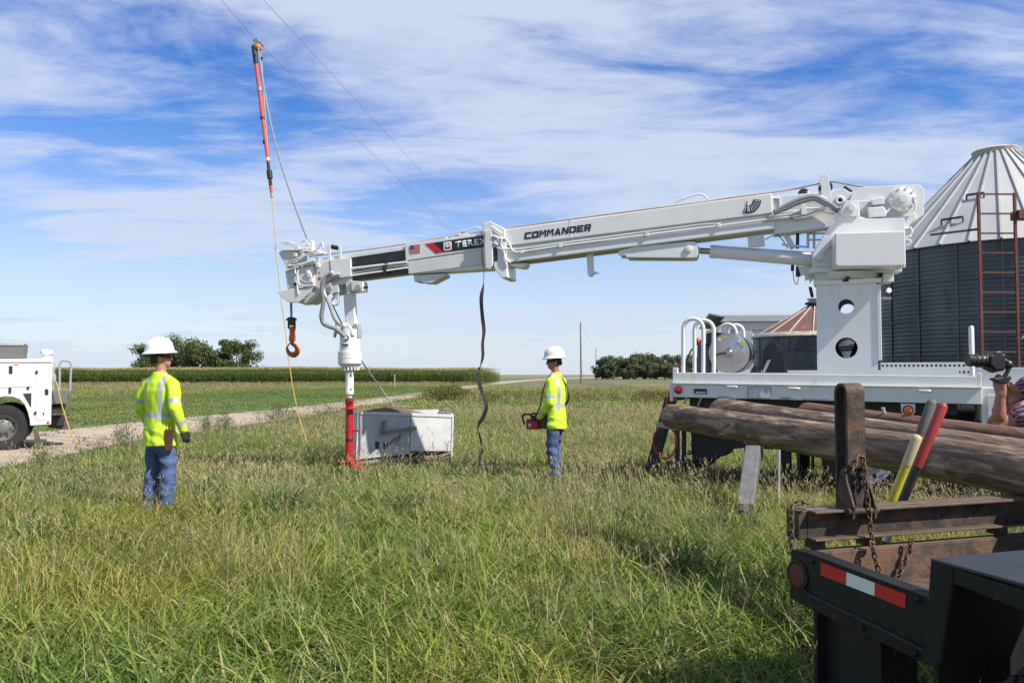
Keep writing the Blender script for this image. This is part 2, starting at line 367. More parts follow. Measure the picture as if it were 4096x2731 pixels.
mid_src = [patch('rough_sward', 620, 1.0, (.14, .30), (.010, .018), 12, m_grass_far, rg, (.24, .40), .10, 1.7) for _ in range(3)] + \
          [patch('rough_sward', 560, 1.0, (.14, .30), (.009, .017), 55, m_grass_far, rg, (.24, .42), .2, 1.7) for _ in range(3)]
far_src = [patch('field_sward', 560, 2.2, (.14, .30), (.022, .04), 10, m_grass_far, rg, (.26, .40), .12, 4) for _ in range(3)] + \
          [patch('field_sward', 520, 2.2, (.16, .30), (.02, .04), 50, m_grass_far, rg, (.26, .42), .25, 4) for _ in range(2)]

def in_frustum(rg, d0, d1, power=1.0, spread=.82):
    t = rg.random(); d = d0 + (d1 - d0) * t ** power
    return rg.uniform(-spread, spread) * d + rg.uniform(-.3, .3), d
DIRT = []                                                     # worn or covered spots: (x, y, radius)
def clear_spot(x, y):
    for a, b, r in DIRT:
        if (x - a) ** 2 + (y - b) ** 2 < r * r: return True
    return False
def sward(rg, d0, d1, step, rad, pick, size, keep_off, spread=.80):
    pts = []; y = d0
    while y < d1:
        x = -spread * y - .6
        while x < spread * y + .6:
            px, py = x + rg.uniform(-.5, .5) * step, y + rg.uniform(-.5, .5) * step
            bad = any(inside(pl, px + dx * rad, py + dy * rad) for pl in keep_off for dx, dy in ((0, 0), (.7, 0), (-.7, 0), (0, .7), (0, -.7))) or (keep_off and py > 11 and any(inside(road_poly, px * k_, py * k_) for k_ in (1.04, 1.08, 1.12)))
            if not bad: sc, hz_ = size(px, py); pts.append((px, py, 0, rg.gauss(0, .04), rg.gauss(.04, .05), rg.uniform(0, 2 * PI), sc, hz_, pick(px, py)))
            x += step
        y += step
    return pts
def grass_fields():
    rg = random.Random(11)
    def pick(x, d):
        ps = .02 + .07 * (d - 3.4) + .55 * noise.noise((x * .42 + 3, d * .42, 0)); r = rg.random()
        return rg.randint(8, 9) if r < ps * .45 else rg.randint(5, 7) if r < ps else rg.randint(0, 4)
    def size(x, d): n_ = noise.noise((x * .55, d * .55, 4)); return rg.uniform(.9, 1.1), (1.0 + .35 * n_) * rg.uniform(.85, 1.1) * (1.0 if d < 5 else max(.72, 1 - .07 * (d - 5)))
    pts = sward(rg, 1.8, 9.6, .40, .5, pick, size, [])
    gn_scatter('meadow_grass', pts, near_src, ('green meadow grass with scattered tan seed heads in the foreground', 'grass'))
    tus = [patch('tussock', 190, .22, (.26, .46), (.008, .016), 2, m_tuss, rg, (.4, .6), .04, lean=(.1, .9), broad=.3) for _ in range(3)]
    tp = []
    for i in range(150):
        x, d = in_frustum(rg, 2.4, 10.5, .8, .72)
        if noise.noise((x * .5 + 9, d * .5, 0)) < -.15: continue
        tp.append((x, d, 0, 0, 0, rg.uniform(0, 6), rg.uniform(.7, 1.3), rg.uniform(.6, 1.0), rg.randint(0, 2)))
    gn_scatter('grass_tussocks', tp, tus, ('darker broad-leaved tussocks standing among the foreground grass', 'grass'))
    off = [road_poly, mown_poly]
    pts = sward(rg, 9.4, 30, .80, .9, lambda x, d: rg.randint(3, 5) if rg.random() < .40 + .6 * noise.noise((x * .2, d * .2, 0)) else rg.randint(0, 2), lambda x, d: (rg.uniform(.9, 1.1), rg.uniform(.75, 1.1) * (.95 + .3 * noise.noise((x * .3, d * .3, 9)))), off)
    gn_scatter('field_grass', pts, mid_src, ('rough green and straw field grass around the workers and the truck', 'grass'))
    pts = sward(rg, 29, 90, 2.0, 2.0, lambda x, d: rg.randint(3, 4) if rg.random() < .35 + .7 * noise.noise((x * .06, d * .06, 0)) else rg.randint(0, 2), lambda x, d: (rg.uniform(.9, 1.2), rg.uniform(.7, 1.1)), off)
    gn_scatter('far_field_grass', pts, far_src, ('yellowing field grass between the track and the skyline', 'grass'))
    short = [patch('mown_sward', 620, 2.0, (.04, .08), (.025, .045), 0, m_shortg, rg, dry=.0) for _ in range(3)]
    pts = []; y = 17.0
    while y < 105:
        x = -.8 * y
        while x < .1 * y:
            px, py = x + rg.uniform(-.8, .8), y + rg.uniform(-.8, .8)
            if inside(mown_poly, px, py): pts.append((px, py, 0, 0, 0, rg.uniform(0, 6.28), 1.0 + y * .006, rg.uniform(.8, 1.2), rg.randint(0, 2)))
            x += 1.7
        y += 1.7
    gn_scatter('mown_grass', pts, short, ('short bright green grass on the mown strip', 'grass'))
    # weedy edges of the track
    weeds = []
    for q in range(4):
        vs_, fs, bv = [], [], []
        for i in range(110):
            h = rg.random() ** .8; a = rg.uniform(0, 2 * PI); r = .10 + .32 * rg.random() * (1 - .4 * h)
            blade(vs_, fs, bv, (r * cos(a) * .6, r * sin(a) * .6, h * .5), rg.uniform(0, 2 * PI), rg.uniform(.06, .14), rg.uniform(.012, .028), rg.uniform(.2, 1.3), rg.uniform(.2, 1.2), rg.random(), 3)
        for i in range(16): a = rg.uniform(0, 6.3); r = .16 * rg.random(); blade(vs_, fs, bv, (r * cos(a), r * sin(a), 0), a, rg.uniform(.3, .6), .008, rg.uniform(.05, .4), .3, rg.random(), 3)
        weeds.append(src('weed_clump', vs_, fs, bv, m_weed))
    pts = []
    for (vx, vy, n_, sp, sc) in ((165, 1062, 6, 60, .6), (280, 1030, 7, 40, .75), (500, 992, 14, 40, .75), (650, 966, 14, 40, .8), (740, 960, 9, 40, .7), (90, 1075, 5, 60, .6), (775, 1072, 9, 22, .55), (720, 1072, 6, 30, .5)):
        for i in range(n_):
            p = G(rg.gauss(vx, sp * .55), rg.gauss(vy, 6)); s_ = rg.uniform(.6, 1.2) * sc
            pts.append((p.x, p.y, 0, 0, 0, rg.uniform(0, 6), s_, s_ * rg.uniform(.8, 1.3), rg.randint(0, 3)))
    gn_scatter('roadside_weeds', pts, weeds, ('dark leafy weeds along the near edge of the gravel track', 'weeds'))

# ------------------------------------------------------------------ cornfield
m_corn = leaf_mat('corn_leaves', [(.075, .135, .028), (.11, .18, .04), (.155, .22, .055), (.22, .26, .09)], (1.25, 1.1, .9), .12, .38, .6)
m_tassel = leaf_mat('corn_tassels', [(.34, .28, .12), (.44, .36, .16), (.52, .44, .22)], (.9, .9, .8), .1, .3, .7)
def corn_field():
    rg = random.Random(21); S = []
    for q in range(4):
        vs_, fs, bv, mi = [], [], [], []
        for a in (0, PI / 2): blade(vs_, fs, bv, (0, 0, 0), a, 2.1, .035, .02, .02, .3, 3)
        for i in range(12):
            z = .25 + i * .15; az = (i % 2) * PI + rg.gauss(q, .35)
            blade(vs_, fs, bv, (0, 0, z), az, rg.uniform(.6, .85) * (1 - .03 * i), .085, rg.uniform(.3, .6), rg.uniform(1.3, 2.2), rg.random(), 5)
        mi = [0] * len(fs)
        for i in range(9):
            f0 = len(fs); blade(vs_, fs, bv, (0, 0, 2.05), rg.uniform(0, 6.3), rg.uniform(.2, .36), .028, rg.uniform(0, .55), .5, rg.random(), 2); mi += [1] * (len(fs) - f0)
        S.append(src('corn_plant', vs_, fs, bv, [m_corn, m_tassel], mi))
    a, b = G(-260, 887), G(1070, 884.0); pts = []
    d = (b - a); L = d.length; d.normalize(); nrm = Vector((-d.y, d.x, 0)); nrm = nrm if nrm.y > 0 else -nrm
    for row in range(16):
        t = 0
        while t < L + row * .45:
            p = a + d * t + nrm * (row * .76) + Vector((rg.gauss(0, .05), rg.gauss(0, .05), 0)); hv = 1.08 + .12 * noise.noise((p.x * .08, p.y * .08, 5)) + rg.gauss(0, .035)
            if noise.noise((p.x * .2, row * .3, 1)) > -.62: pts.append((p.x, p.y, 0, rg.gauss(0, .03), rg.gauss(0, .03), rg.gauss(0, .7), 1.12, hv, rg.randint(0, 3)))
            t += rg.uniform(.16, .26)
    gn_scatter('corn_field', pts, S, ('tall tasselled green corn standing along the far edge', 'corn'))
    # the far end of the field, bending back along the track, then low crop on the skyline
    p2 = []
    a2, b2 = G(1070, 884.0), G(1146, 876)
    for row in range(22):
        for k in range(110):
            t = k / 110; p = a2.lerp(b2, t) + Vector((-row * .76, row * .1, 0)); p2.append((p.x + rg.gauss(0, .08), p.y + rg.gauss(0, .2), 0, 0, 0, rg.gauss(0, .7), 1.1, rg.uniform(.86, 1.0) * (1 - .10 * t), rg.randint(0, 3)))
    S2 = [s.copy() for s in S]
    gn_scatter('corn_field', p2, S2, ('corner of the corn where it turns back along the track', 'corn'))
    # tall dry grass along the foot of the corn
    p3 = []
    for i in range(420):
        p = a + d * rg.uniform(0, L) - nrm * (.5 + abs(rg.gauss(0, 4)))
        if not inside(road_poly, p.x, p.y): p3.append((p.x, p.y, 0, 0, 0, rg.uniform(0, 6), rg.uniform(1, 1.5), rg.uniform(.7, 1.3), rg.randint(3, 4)))
    fs2 = [s_.copy() for s_ in far_src]
    gn_scatter('fence_row_grass', p3, fs2, ('pale tan grass along the foot of the corn', 'grass'))

# ------------------------------------------------------------------ trees and bushes
m_bark = mat('bark', (.13, .105, .08), .9, var=.3, vscale=3, bump=.7, bscale=12)
m_leafA = leaf_mat('tree_leaves', [(.04, .068, .02), (.062, .098, .028), (.095, .13, .042), (.135, .16, .07)], (1.15, 1.05, .95), .4, .28, .6)
m_leafB = leaf_mat('windbreak_leaves', [(.055, .075, .035), (.08, .105, .05), (.11, .135, .07), (.15, .17, .10)], (1.25, 1.1, 1.0), .25, .25, .6)
def tree(base, h, w, mt, rg, label, group=None, leaves=3200, lq=.26, trunkh=.28, nl=9, cat='tree'):
    base = Vector(base); t = thing('broadleaf_tree', base, label, cat, group); m = M(); tips = []
    stems = rg.randint(1, 3)
    for s in range(stems):
        b0 = base + Vector((rg.uniform(-.3, .3) * stems * .5, rg.uniform(-.3, .3), -.05)); top = base + Vector((rg.uniform(-.18, .18) * w, rg.uniform(-.15, .15) * w, h * rg.uniform(.62, .75)))
        mid = b0.lerp(top, .5) + Vector((rg.uniform(-.05, .05) * w, 0, 0)); r0 = h * .026
        m.tube(smooth_path([b0, mid, top], 4), [r0 * (1 - .085 * i) for i in range(9)], 7)
        for i in range(nl):
            f = rg.uniform(trunkh, .98); p = b0.lerp(mid, f * 2) if f < .5 else mid.lerp(top, f * 2 - 1)
            az = rg.uniform(0, 2 * PI); L = w * .5 * rg.uniform(.55, 1.0) * (1.15 - .5 * abs(f - .5)); up = rg.uniform(.15, .75) * L
            e = p + Vector((cos(az) * L, sin(az) * L, up)); e.z = min(e.z, base.z + h * .95)
            m.tube(smooth_path([p, p.lerp(e, .5) + Vector((0, 0, -.06 * L)), e], 3), [r0 * .42 * (1 - .13 * k) for k in range(7)], 5)
            tips += [e, p.lerp(e, .65), p.lerp(e, .85) + Vector((rg.gauss(0, .3), rg.gauss(0, .3), rg.gauss(0, .3)))]
        tips += [top, top + Vector((0, 0, h * .12))]
    m.build('trunk', m_bark, t)
    vs_, fs, bv = [], [], []; per = leaves // len(tips)
    for c in tips:
        cr = w * rg.uniform(.09, .18); tone = rg.uniform(0, .5)
        for k in range(per):
            dvec = Vector((rg.gauss(0, 1), rg.gauss(0, 1), rg.gauss(0, .75))); dvec = dvec.normalized() * (cr * (.35 + .75 * rg.random() ** .6))
            p = c + dvec; p.z = min(max(p.z, base.z + h * .09), base.z + h); s = lq * rg.uniform(.55, 1.2)
            nrm = (dvec.normalized() + Vector((rg.gauss(0, .6), rg.gauss(0, .6), rg.gauss(.3, .6)))).normalized(); a = nrm.orthogonal().normalized(); b = nrm.cross(a); th = rg.uniform(0, 6.3)
            a, b = a * cos(th) + b * sin(th), b * cos(th) - a * sin(th); q = len(vs_)
            vs_ += [p - a * s - base, p + b * s * .45 - base, p + a * s - base, p - b * s * .45 + nrm * s * .15 - base]; fs.append((q, q + 1, q + 2, q + 3)); bv += [min(1, tone + rg.random() * .5)] * 4
    me = bpy.data.meshes.new('crown'); me.from_pydata(vs_, [], fs); a = me.attributes.new('bv', 'FLOAT', 'POINT'); a.data.foreach_set('value', bv); me.materials.append(mt)
    o = bpy.data.objects.new('crown', me); C.objects.link(o); o.parent = t
    return t
def gp(vx, d): p = P(vx, 860, d); p.z = 0; return p
def trees():
    rg = random.Random(5)
    for vx, d, top, wpx, lab in ((345, 150, 782, 78, 'broad dark tree behind the corn, its crown hidden by the white hard hat'), (405, 152, 760, 112, 'tallest spreading tree behind the corn, rising beside the white hard hat'),
                                 (458, 148, 778, 84, 'rounded tree behind the corn at the edge of the tall tree\'s crown'), (545, 150, 780, 96, 'flat-topped tree standing alone behind the corn'),
                                 (512, 149, 802, 50, 'low bushy tree between the flat-topped tree and the larger crowns')):
        h = (860 - top) / F * d + 1.5
        tree(gp(vx, d), h, wpx / F * d, m_leafA, rg, lab, 'trees standing behind the corn', 7500, .24, .12, 15)
    for i, (vx, d, top, wpx) in enumerate(((1384, 262, 820, 44), (1408, 270, 815, 44), (1432, 258, 817, 40), (1456, 266, 808, 50), (1482, 262, 806, 48), (1508, 256, 813, 40), (1528, 250, 806, 52), (1556, 258, 808, 50), (1588, 260, 812, 46), (1620, 262, 808, 50), (1652, 260, 812, 46), (1396, 250, 832, 34), (1444, 246, 834, 36), (1496, 244, 830, 38), (1540, 242, 833, 40))):
        h = (860 - top) / F * d + 1.5
        tree(gp(vx, d), h, wpx / F * d * 1.15, m_leafB, rg, 'dark round-crowned tree in the distant windbreak beyond the field', 'trees of the far windbreak', 3200, .42, .06, 12)
    # yellow-green bush at the bend of the track
    S = []
    m_bush = leaf_mat('bush_leaves', [(.10, .11, .02), (.14, .14, .03), (.19, .17, .045)], (.75, .85, .7), .5, .3)
    for q in range(3):
        vs_, fs, bv = [], [], []
        for i in range(110):
            h_ = rg.random(); a = rg.uniform(0, 6.3); r = .45 * math.sqrt(rg.random()) * (1.1 - .6 * h_)
            blade(vs_, fs, bv, (r * cos(a), r * sin(a), h_ * 1.0), rg.uniform(0, 6.3), rg.uniform(.18, .34), rg.uniform(.02, .04), rg.uniform(.0, .9), rg.uniform(.1, .8), rg.random(), 2)
        S.append(src('bush_sprig', vs_, fs, bv, m_bush))
    pts = []
    for i in range(210):
        vx = rg.gauss(1024, 32); p = G(vx, rg.uniform(899, 925)); e = 1 - ((vx - 1024) / 90) ** 2
        if inside(road_poly, p.x, p.y): continue
        s = rg.uniform(.6, 1.1) * max(.35, e) * (.8 + .3 * noise.noise((p.x * .5, p.y * .5, 0))); pts.append((p.x, p.y, 0, 0, 0, rg.uniform(0, 6), s * 1.4, s * .8, rg.randint(0, 2)))
    for i in range(260):
        p = G(rg.uniform(1060, 1540), rg.gauss(918, 6)); s = rg.uniform(.3, .55); pts.append((p.x, p.y, 0, 0, 0, rg.uniform(0, 6), s * 1.6, s * .8, rg.randint(0, 2)))
    gn_scatter('wild_bushes', pts, S, ('yellow-green weedy brush where the gravel track bends', 'brush'))
# ------------------------------------------------------------------ digger derrick truck
m_white = mat('white_paint', (.70, .695, .67), .38, var=.03, vscale=2.5, coat=.25, col2=(.55, .51, .44), c2lo=.57, c2hi=.84, c2scale=3.2, bump=.05, bscale=30, stretch=(1.6, 1.6, .6))
m_white2 = mat('off_white_paint', (.63, .625, .60), .45, var=.05, vscale=4, col2=(.5, .48, .44), c2lo=.60, c2hi=.78, c2scale=7)
m_black = mat('black_fibreglass', (.012, .012, .014), .3, var=.2, coat=.2)
m_dark = mat('dark_steel', (.022, .022, .024), .6, var=.3, col2=(.05, .045, .04), c2lo=.55, c2hi=.75, c2scale=9)
m_rubber = mat('rubber', (.018, .018, .018), .8, var=.2, bump=.2, bscale=80)
m_steel = mat('bare_steel', (.42, .42, .43), .35, 1.0, var=.12, vscale=9, bump=.06)
m_stain = mat('stainless_disc', (.50, .48, .45), .42, .9, var=.08, vscale=12, stretch=(1, 6, 1))
m_galv = mat('grey_paint', (.30, .31, .33), .5, var=.12, col2=(.2, .2, .21), c2scale=6)
m_hoseg = mat('grey_hose', (.22, .225, .235), .6, var=.12, vscale=30)
m_hosew = mat('painted_hose', (.60, .60, .60), .5, var=.08, vscale=20)
m_rope = mat('winch_rope', (.40, .33, .22), .9, var=.2, vscale=60, bump=.5, bscale=150)
m_red = mat('red_paint', (.42, .012, .016), .4, var=.12, col2=(.25, .02, .015), c2lo=.55, c2hi=.75, c2scale=8)
m_decalred = mat('decal_red', (.50, .012, .02), .4, var=.03)
m_decalblk = mat('decal_black', (.010, .011, .016), .4, var=.05)
m_decalwht = mat('decal_white', (.82, .82, .82), .4, var=.02)
m_decalblu = mat('decal_blue', (.05, .07, .22), .4, var=.05)
m_orange = mat('orange_paint', (.62, .13, .012), .42, var=.12, col2=(.35, .07, .02), c2lo=.5, c2hi=.75, c2scale=14)
m_lens_r = mat('red_lens', (.55, .006, .006), .15, var=.05, coat=.6)
m_lens_o = mat('amber_lens', (.75, .13, .004), .15, var=.05, coat=.6)
m_yellow = mat('sticker_yellow', (.62, .52, .02), .5, var=.05)
m_silver = mat('placard', (.62, .63, .65), .4, .3, var=.05)
m_print = mat('print_grey', (.28, .30, .36), .6, var=.2, vscale=60)
m_bluegrey = mat('blue_grey_panel', (.10, .12, .155), .45, var=.1)
m_alu = mat('aluminium', (.55, .55, .56), .4, .6, var=.06)

Ql, Qr = P(1545, 880, 10.4), P(2254, 880, 9.0)
TRK = Fr(Ql.x, Ql.y, math.atan2(Qr.y - Ql.y, Qr.x - Ql.x))
truck = thing('digger_derrick_truck', TRK.w(1.8, 1.2, 0), 'white utility truck with long telescoping boom reaching out over the grass', 'truck')
def H(reg, lst, yo=0.0, fr=TRK): return fr.pts(reg, lst, yo)
def L(fr, reg, x, y, yo=0.0):
    a = fr.hit(reg, x, y, yo); return fr.w(a[0], yo, a[1])
def text(name, s, fr, reg, p_left, p_right, hgt, yo, mt, parent, bold=.0, shear=.0, sx=1.0, thick=.002, spacing=1.0):
    """flat lettering standing on the plane yo of a frame, its baseline from p_left to p_right"""
    cu = bpy.data.curves.new(name, 'FONT'); cu.body = s; cu.size = 1; cu.offset = bold; cu.shear = shear; cu.extrude = .0; cu.space_character = spacing; cu.resolution_u = 3
    to = bpy.data.objects.new('tmp', cu); C.objects.link(to); bpy.context.view_layer.update()
    me = bpy.data.meshes.new_from_object(to.evaluated_get(bpy.context.evaluated_depsgraph_get())); C.objects.unlink(to); bpy.data.objects.remove(to)
    xs = [v.co.x for v in me.vertices]; ys = [v.co.y for v in me.vertices]; x0, x1, y0, y1 = min(xs), max(xs), min(ys), max(ys)
    a, b = fr.hit(reg, *p_left, yo), fr.hit(reg, *p_right, yo); d = Vector((b[0] - a[0], b[1] - a[1])); up = Vector((-d.y, d.x)).normalized() * hgt
    o_ = ORG[truck.name] if parent is None else None
    root = parent
    while root.parent is not None: root = root.parent
    o_ = ORG[root.name]
    for v in me.vertices:
        t, q = (v.co.x - x0) / (x1 - x0), (v.co.y - y0) / (y1 - y0)
        v.co = fr.w(a[0] + d.x * t + up.x * q, yo, a[1] + d.y * t + up.y * q) - o_
    me.materials.append(mt); o = bpy.data.objects.new(name, me); C.objects.link(o); o.parent = parent
    so = o.modifiers.new('thickness', 'SOLIDIFY'); so.thickness = thick; so.offset = 0
    return o
def hole_plate(m, fr, x0, x1, z0, z1, cx, cz, r, y0, y1, n=24):
    inner = [(cx + r * cos(2 * PI * i / n), cz + r * sin(2 * PI * i / n)) for i in range(n)]; outer = []
    for i in range(n):
        dx, dz = cos(2 * PI * i / n), sin(2 * PI * i / n); t = 1e9
        if dx > 1e-9: t = min(t, (x1 - cx) / dx)
        if dx < -1e-9: t = min(t, (x0 - cx) / dx)
        if dz > 1e-9: t = min(t, (z1 - cz) / dz)
        if dz < -1e-9: t = min(t, (z0 - cz) / dz)
        outer.append([cx + dx * t, cz + dz * t])
    for cxn, czn in ((x0, z0), (x0, z1), (x1, z0), (x1, z1)):         # pull the nearest point into each corner
        k = min(range(n), key=lambda i: (outer[i][0] - cxn) ** 2 + (outer[i][1] - czn) ** 2); outer[k] = [cxn, czn]
    return m.ring(fr, outer, inner, y0, y1)

# --- bed
M().prism(TRK, H('z4', [(285, 648)]) + H('z7', [(1585, 205), (1585, 290)]) + H('z4', [(285, 738)]), .0, .035).build('side_board', m_white, truck, .006)
bd = M().prism(TRK, H('z4', [(205, 752)]) + H('z7', [(1622, 300), (1622, 425)]) + H('z4', [(212, 868)]), -.02, .10).build('side_channel', m_white, truck, .008)
M().prism(TRK, H('z4', [(203, 737)]) + H('z7', [(1622, 288), (1622, 299)]) + H('z4', [(203, 751)]), -.045, .10).build('channel_lip', m_white, bd, .004)
M().prism(TRK, H('z4', [(203, 605), (245, 605), (247, 650), (285, 652), (285, 735), (203, 735)]), .0, .06).build('corner_post', m_white, truck, .006)
M().prism(TRK, H('z7', [(1585, 180), (1618, 175), (1622, 288), (1585, 288)]), .0, .06).build('corner_post', m_white, truck, .006)
x0, zt = TRK.hit('z4', 285, 738); x1, _ = TRK.hit('z7', 1600, 290)
zd = zt - .02
M().box(TRK, x0 - .12, x1, .1, 2.3, zd - .08, zd).build('deck', m_galv, truck)
M().box(TRK, x0 - .1, x1, 2.30, 2.34, zd - .2, zd + .18).build('side_board', m_white, truck, .006)
M().box(TRK, x0 - .16, x0 - .12, .02, 2.32, zd - .22, zd + .02).build('tail_channel', m_white, truck, .006)
for reg, cx_, cy_ in (('z4', 253, 805),):
    c = L(TRK, reg, cx_, cy_, -.03); t = M().lathe(c, -TRK.y, [(-.02, 0), (-.02, .050), (.008, .050), (.010, .042)], 20).build('tail_light', m_dark, truck)
    M().lathe(c, -TRK.y, [(0, .041), (.012, .038), (.016, .02), (.017, 0)], 20).build('lens', m_lens_r, t)
c = L(TRK, 'z7', 1043, 470, .02)
mk = M().prism(TRK, H('z7', [(985, 418), (1100, 424), (1098, 480), (1085, 508), (1060, 522), (1030, 522), (1005, 508), (990, 480)], .0), .0, .015).build('light_bracket', m_white, truck, .003)
t = M().lathe(c, -TRK.y, [(.0, 0), (.0, .060), (.03, .056), (.032, .048)], 20).build('marker_light', m_dark, truck); M().lathe(c, -TRK.y, [(.02, .047), (.035, .043), (.042, .02), (.043, 0)], 20).build('lens', m_lens_o, t)
for reg, a, b in (('z4', 690, 775), ('z4', 1240, 788), ('z7', 105, 300), ('z7', 1130, 318)):
    p = [L(TRK, reg, a, b, -.02), L(TRK, reg, a + 5, b, -.05), L(TRK, reg, a + 80, b + 1, -.05), L(TRK, reg, a + 86, b + 1, -.02)]
    M().tube(smooth_path(p, 3), .011, 6).build('tie_down_ring', m_white, truck)
g = M().prism(TRK, H('z4', [(398, 793), (512, 796), (512, 842), (398, 839)]), -.028, -.018).build('level_gauge', m_decalblk, truck, .002)
mm = M()
for i in range(7):
    a = 415 + i * 13; mm.prism(TRK, H('z4', [(a, 818 + (3 if i not in (0, 6) else 0)), (a + 7, 818), (a + 7, 832), (a, 832)]), -.031, -.028)
mm.build('scale_marks', m_decalwht, g)
pc = M().prism(TRK, H('z4', [(875, 776), (1088, 779), (1088, 886), (875, 884)]), -.03, -.018).build('load_placard', m_galv, truck, .002)
M().prism(TRK, H('z4', [(888, 786), (1076, 789), (1076, 874), (888, 872)]), -.034, -.030).build('placard_face', m_silver, pc)
mm = M()
for i in range(9):
    for k in range(2):
        a, b = 896 + k * 56, 794 + i * 8.5; mm.prism(TRK, H('z4', [(a, b), (a + 44, b + .6), (a + 44, b + 4.2), (a, b + 3.6)]), -.0365, -.0345)
mm.prism(TRK, H('z4', [(1015, 800), (1062, 792), (1070, 828), (1045, 832)]), -.0365, -.0345); mm.build('printed_table', m_print, pc)
for a, b in ((610, 765), (1160, 1320), (1370, 1620)):
    M().prism(TRK, H('z4', [(a + 12, 858 + (a - 600) * .018), (b, 860 + (b - 600) * .018), (b, 884 + (b - 600) * .018), (a, 876 + (a - 600) * .018)]), -.034, -.018).build('stake_pocket', m_galv, truck, .002)
# perforated rail beside the pedestal and the white stanchion
m = M(); A, B = TRK.hit('z7', 828, 98, .45), TRK.hit('z7', 1535, 104, .45); z0, z1 = A[1] - .23, A[1]
n = 20
for i in range(n):
    for k in range(3):
        xa, xb = A[0] + (B[0] - A[0]) * i / n, A[0] + (B[0] - A[0]) * (i + 1) / n; dz = (z1 - z0) / 3; za = z0 + dz * k
        hole_plate(m, TRK, xa, xb, za, za + dz, (xa + xb) / 2, za + dz / 2, .016, .45, .46, 8)
m.build('perforated_rail', m_white, truck)
a = L(TRK, 'z5', 965, 1242, .12); b = a.copy(); b.z = zd
M().tube([b, a - Vector((0, 0, .02)), a], [.028, .028, .016], 12).build('stanchion', m_white, truck)
# forward body boxes
xb1 = x1 + .02
M().box(TRK, xb1, xb1 + 1.5, .03, .75, .62, zd - .02).build('tool_compartment', m_white2, truck, .012)
M().box(TRK, xb1 + .06, xb1 + .72, .02, .03, .70, zd - .10).build('compartment_door', m_white2, truck, .006)
M().box(TRK, xb1 + .78, xb1 + 1.44, .02, .03, .70, zd - .10).build('compartment_door', m_white2, truck, .006)
M().box(TRK, xb1, xb1 + 1.5, .35, .75, zd - .018, zd + .20).build('compartment_top', m_alu, truck, .01)
# cab beyond the frame
cabx = xb1 + 1.75
cab = M().prism(TRK, [(cabx, .75), (cabx + 2.5, .75), (cabx + 2.5, 1.55), (cabx + 1.55, 1.68), (cabx + 1.15, 2.45), (cabx, 2.5)], .1, 2.2).build('cab', m_white, truck, .05, 3)
m_glass = mat('dark_glass', (.02, .025, .03), .06, var=.02, coat=.5)
M().prism(TRK, [(cabx + .35, 1.65), (cabx + 1.35, 1.65), (cabx + 1.02, 2.32), (cabx + .35, 2.34)], .085, .105).build('cab_window', m_glass, cab)
# hoops
def hoop(reg, xa, xb, ytop, ybot, yo, r, mt=m_white):
    rad = (xb - xa) / 2; cxm = (xa + xb) / 2
    p = [(xa, ybot), (xa, (ybot + ytop) / 2)] + [(cxm - rad * cos(PI * i / 12), ytop + rad - rad * sin(PI * i / 12)) for i in range(13)] + [(xb, (ybot + ytop) / 2), (xb, ybot)]
    return M().tube([L(TRK, reg, a_, b_, yo) for a_, b_ in p], r, 12).build('grab_hoop', mt, truck)
hoop('z4', 298, 477, 168, 660, .12, .047 * .55); hoop('z4', 398, 571, 182, 660, .34, .026)
hoop('z4', 618, 770, 215, 500, 2.1, .026); hoop('z4', 700, 838, 222, 500, 2.2, .026)
# reel
c = L(TRK, 'z4', 706, 474, .55); ry = TRK.y; r0 = .262
reel = M().lathe(c, ry, [(.0, 0), (.0, r0 * .93), (.012, r0), (.04, r0), (.05, r0 * .985), (.075, r0 * 1.0), (.10, r0 * .97)], 48).build('cable_reel', m_stain, truck)
M().lathe(c, ry, [(.10, r0 * .9), (.10, r0 * 1.02), (.16, r0 * 1.03), (.40, r0 * .95), (.60, r0 * .98), (.62, r0 * .5), (.62, 0)], 40).build('drum', m_black, reel)
M().lathe(c, -ry, [(-.01, .075), (.02, .07), (.025, .05), (.06, .034), (.09, .03), (.09, 0)], 20).build('hub', m_steel, reel)
M().tube([c - ry * .07, c - ry * .10 - TRK.x * .05, c - ry * .12 - TRK.x * .16 + Vector((0, 0, -.03))], .015, 8).build('crank', m_dark, reel)
for ang, off in ((112, .0), (38, .0)):
    mm, mw = M(), M()
    for arr, a0, a1 in ((mm, ang - 14, ang + 6), (mw, ang + 7, ang + 15)):
        pts_ = [(r_ * r0 * cos(math.radians(q)), r_ * r0 * sin(math.radians(q))) for r_, seq in ((.88, range(5)), (.74, range(4, -1, -1))) for q in [a0 + (a1 - a0) * s / 4 for s in seq]]
        fr2 = Fr(c.x, c.y, math.atan2(TRK.x.y, TRK.x.x)); arr.prism(fr2, [(x, z + c.z) for x, z in pts_], -.0045, -.001)
    mm.build('warning_sticker', m_yellow, reel); mw.build('warning_sticker', m_decalwht, reel)
for k in range(5):
    a = math.radians(-70 + 30 * k); q = c - ry * .001 + (TRK.x * cos(a) + Vector((0, 0, sin(a)))) * (.7 * r0); M().cyl(q, q - ry * .008, .008, n=6).build('bolt', m_steel, reel)
M().prism(TRK, H('z4', [(1000, 650), (1012, 470), (1045, 400), (1090, 380), (1130, 400), (1140, 460), (1190, 470), (1200, 650)], .7), .7, 1.2).build('reel_mount', m_dark, truck, .01)
M().prism(TRK, H('z4', [(1000, 650), (1050, 540), (1085, 530), (1030, 650)], .66), .66, .69).build('mount_brace', m_alu, truck, .004)
M().prism(TRK, H('z4', [(890, 650), (930, 585), (960, 600), (985, 650)], .6), .6, .8).build('reel_foot', m_dark, truck, .01)
M().prism(TRK, H('z4', [(418, 650), (420, 405), (450, 395), (535, 380), (540, 650)], .9), .9, 1.5).build('hydraulic_tank', m_bluegrey, truck, .02)
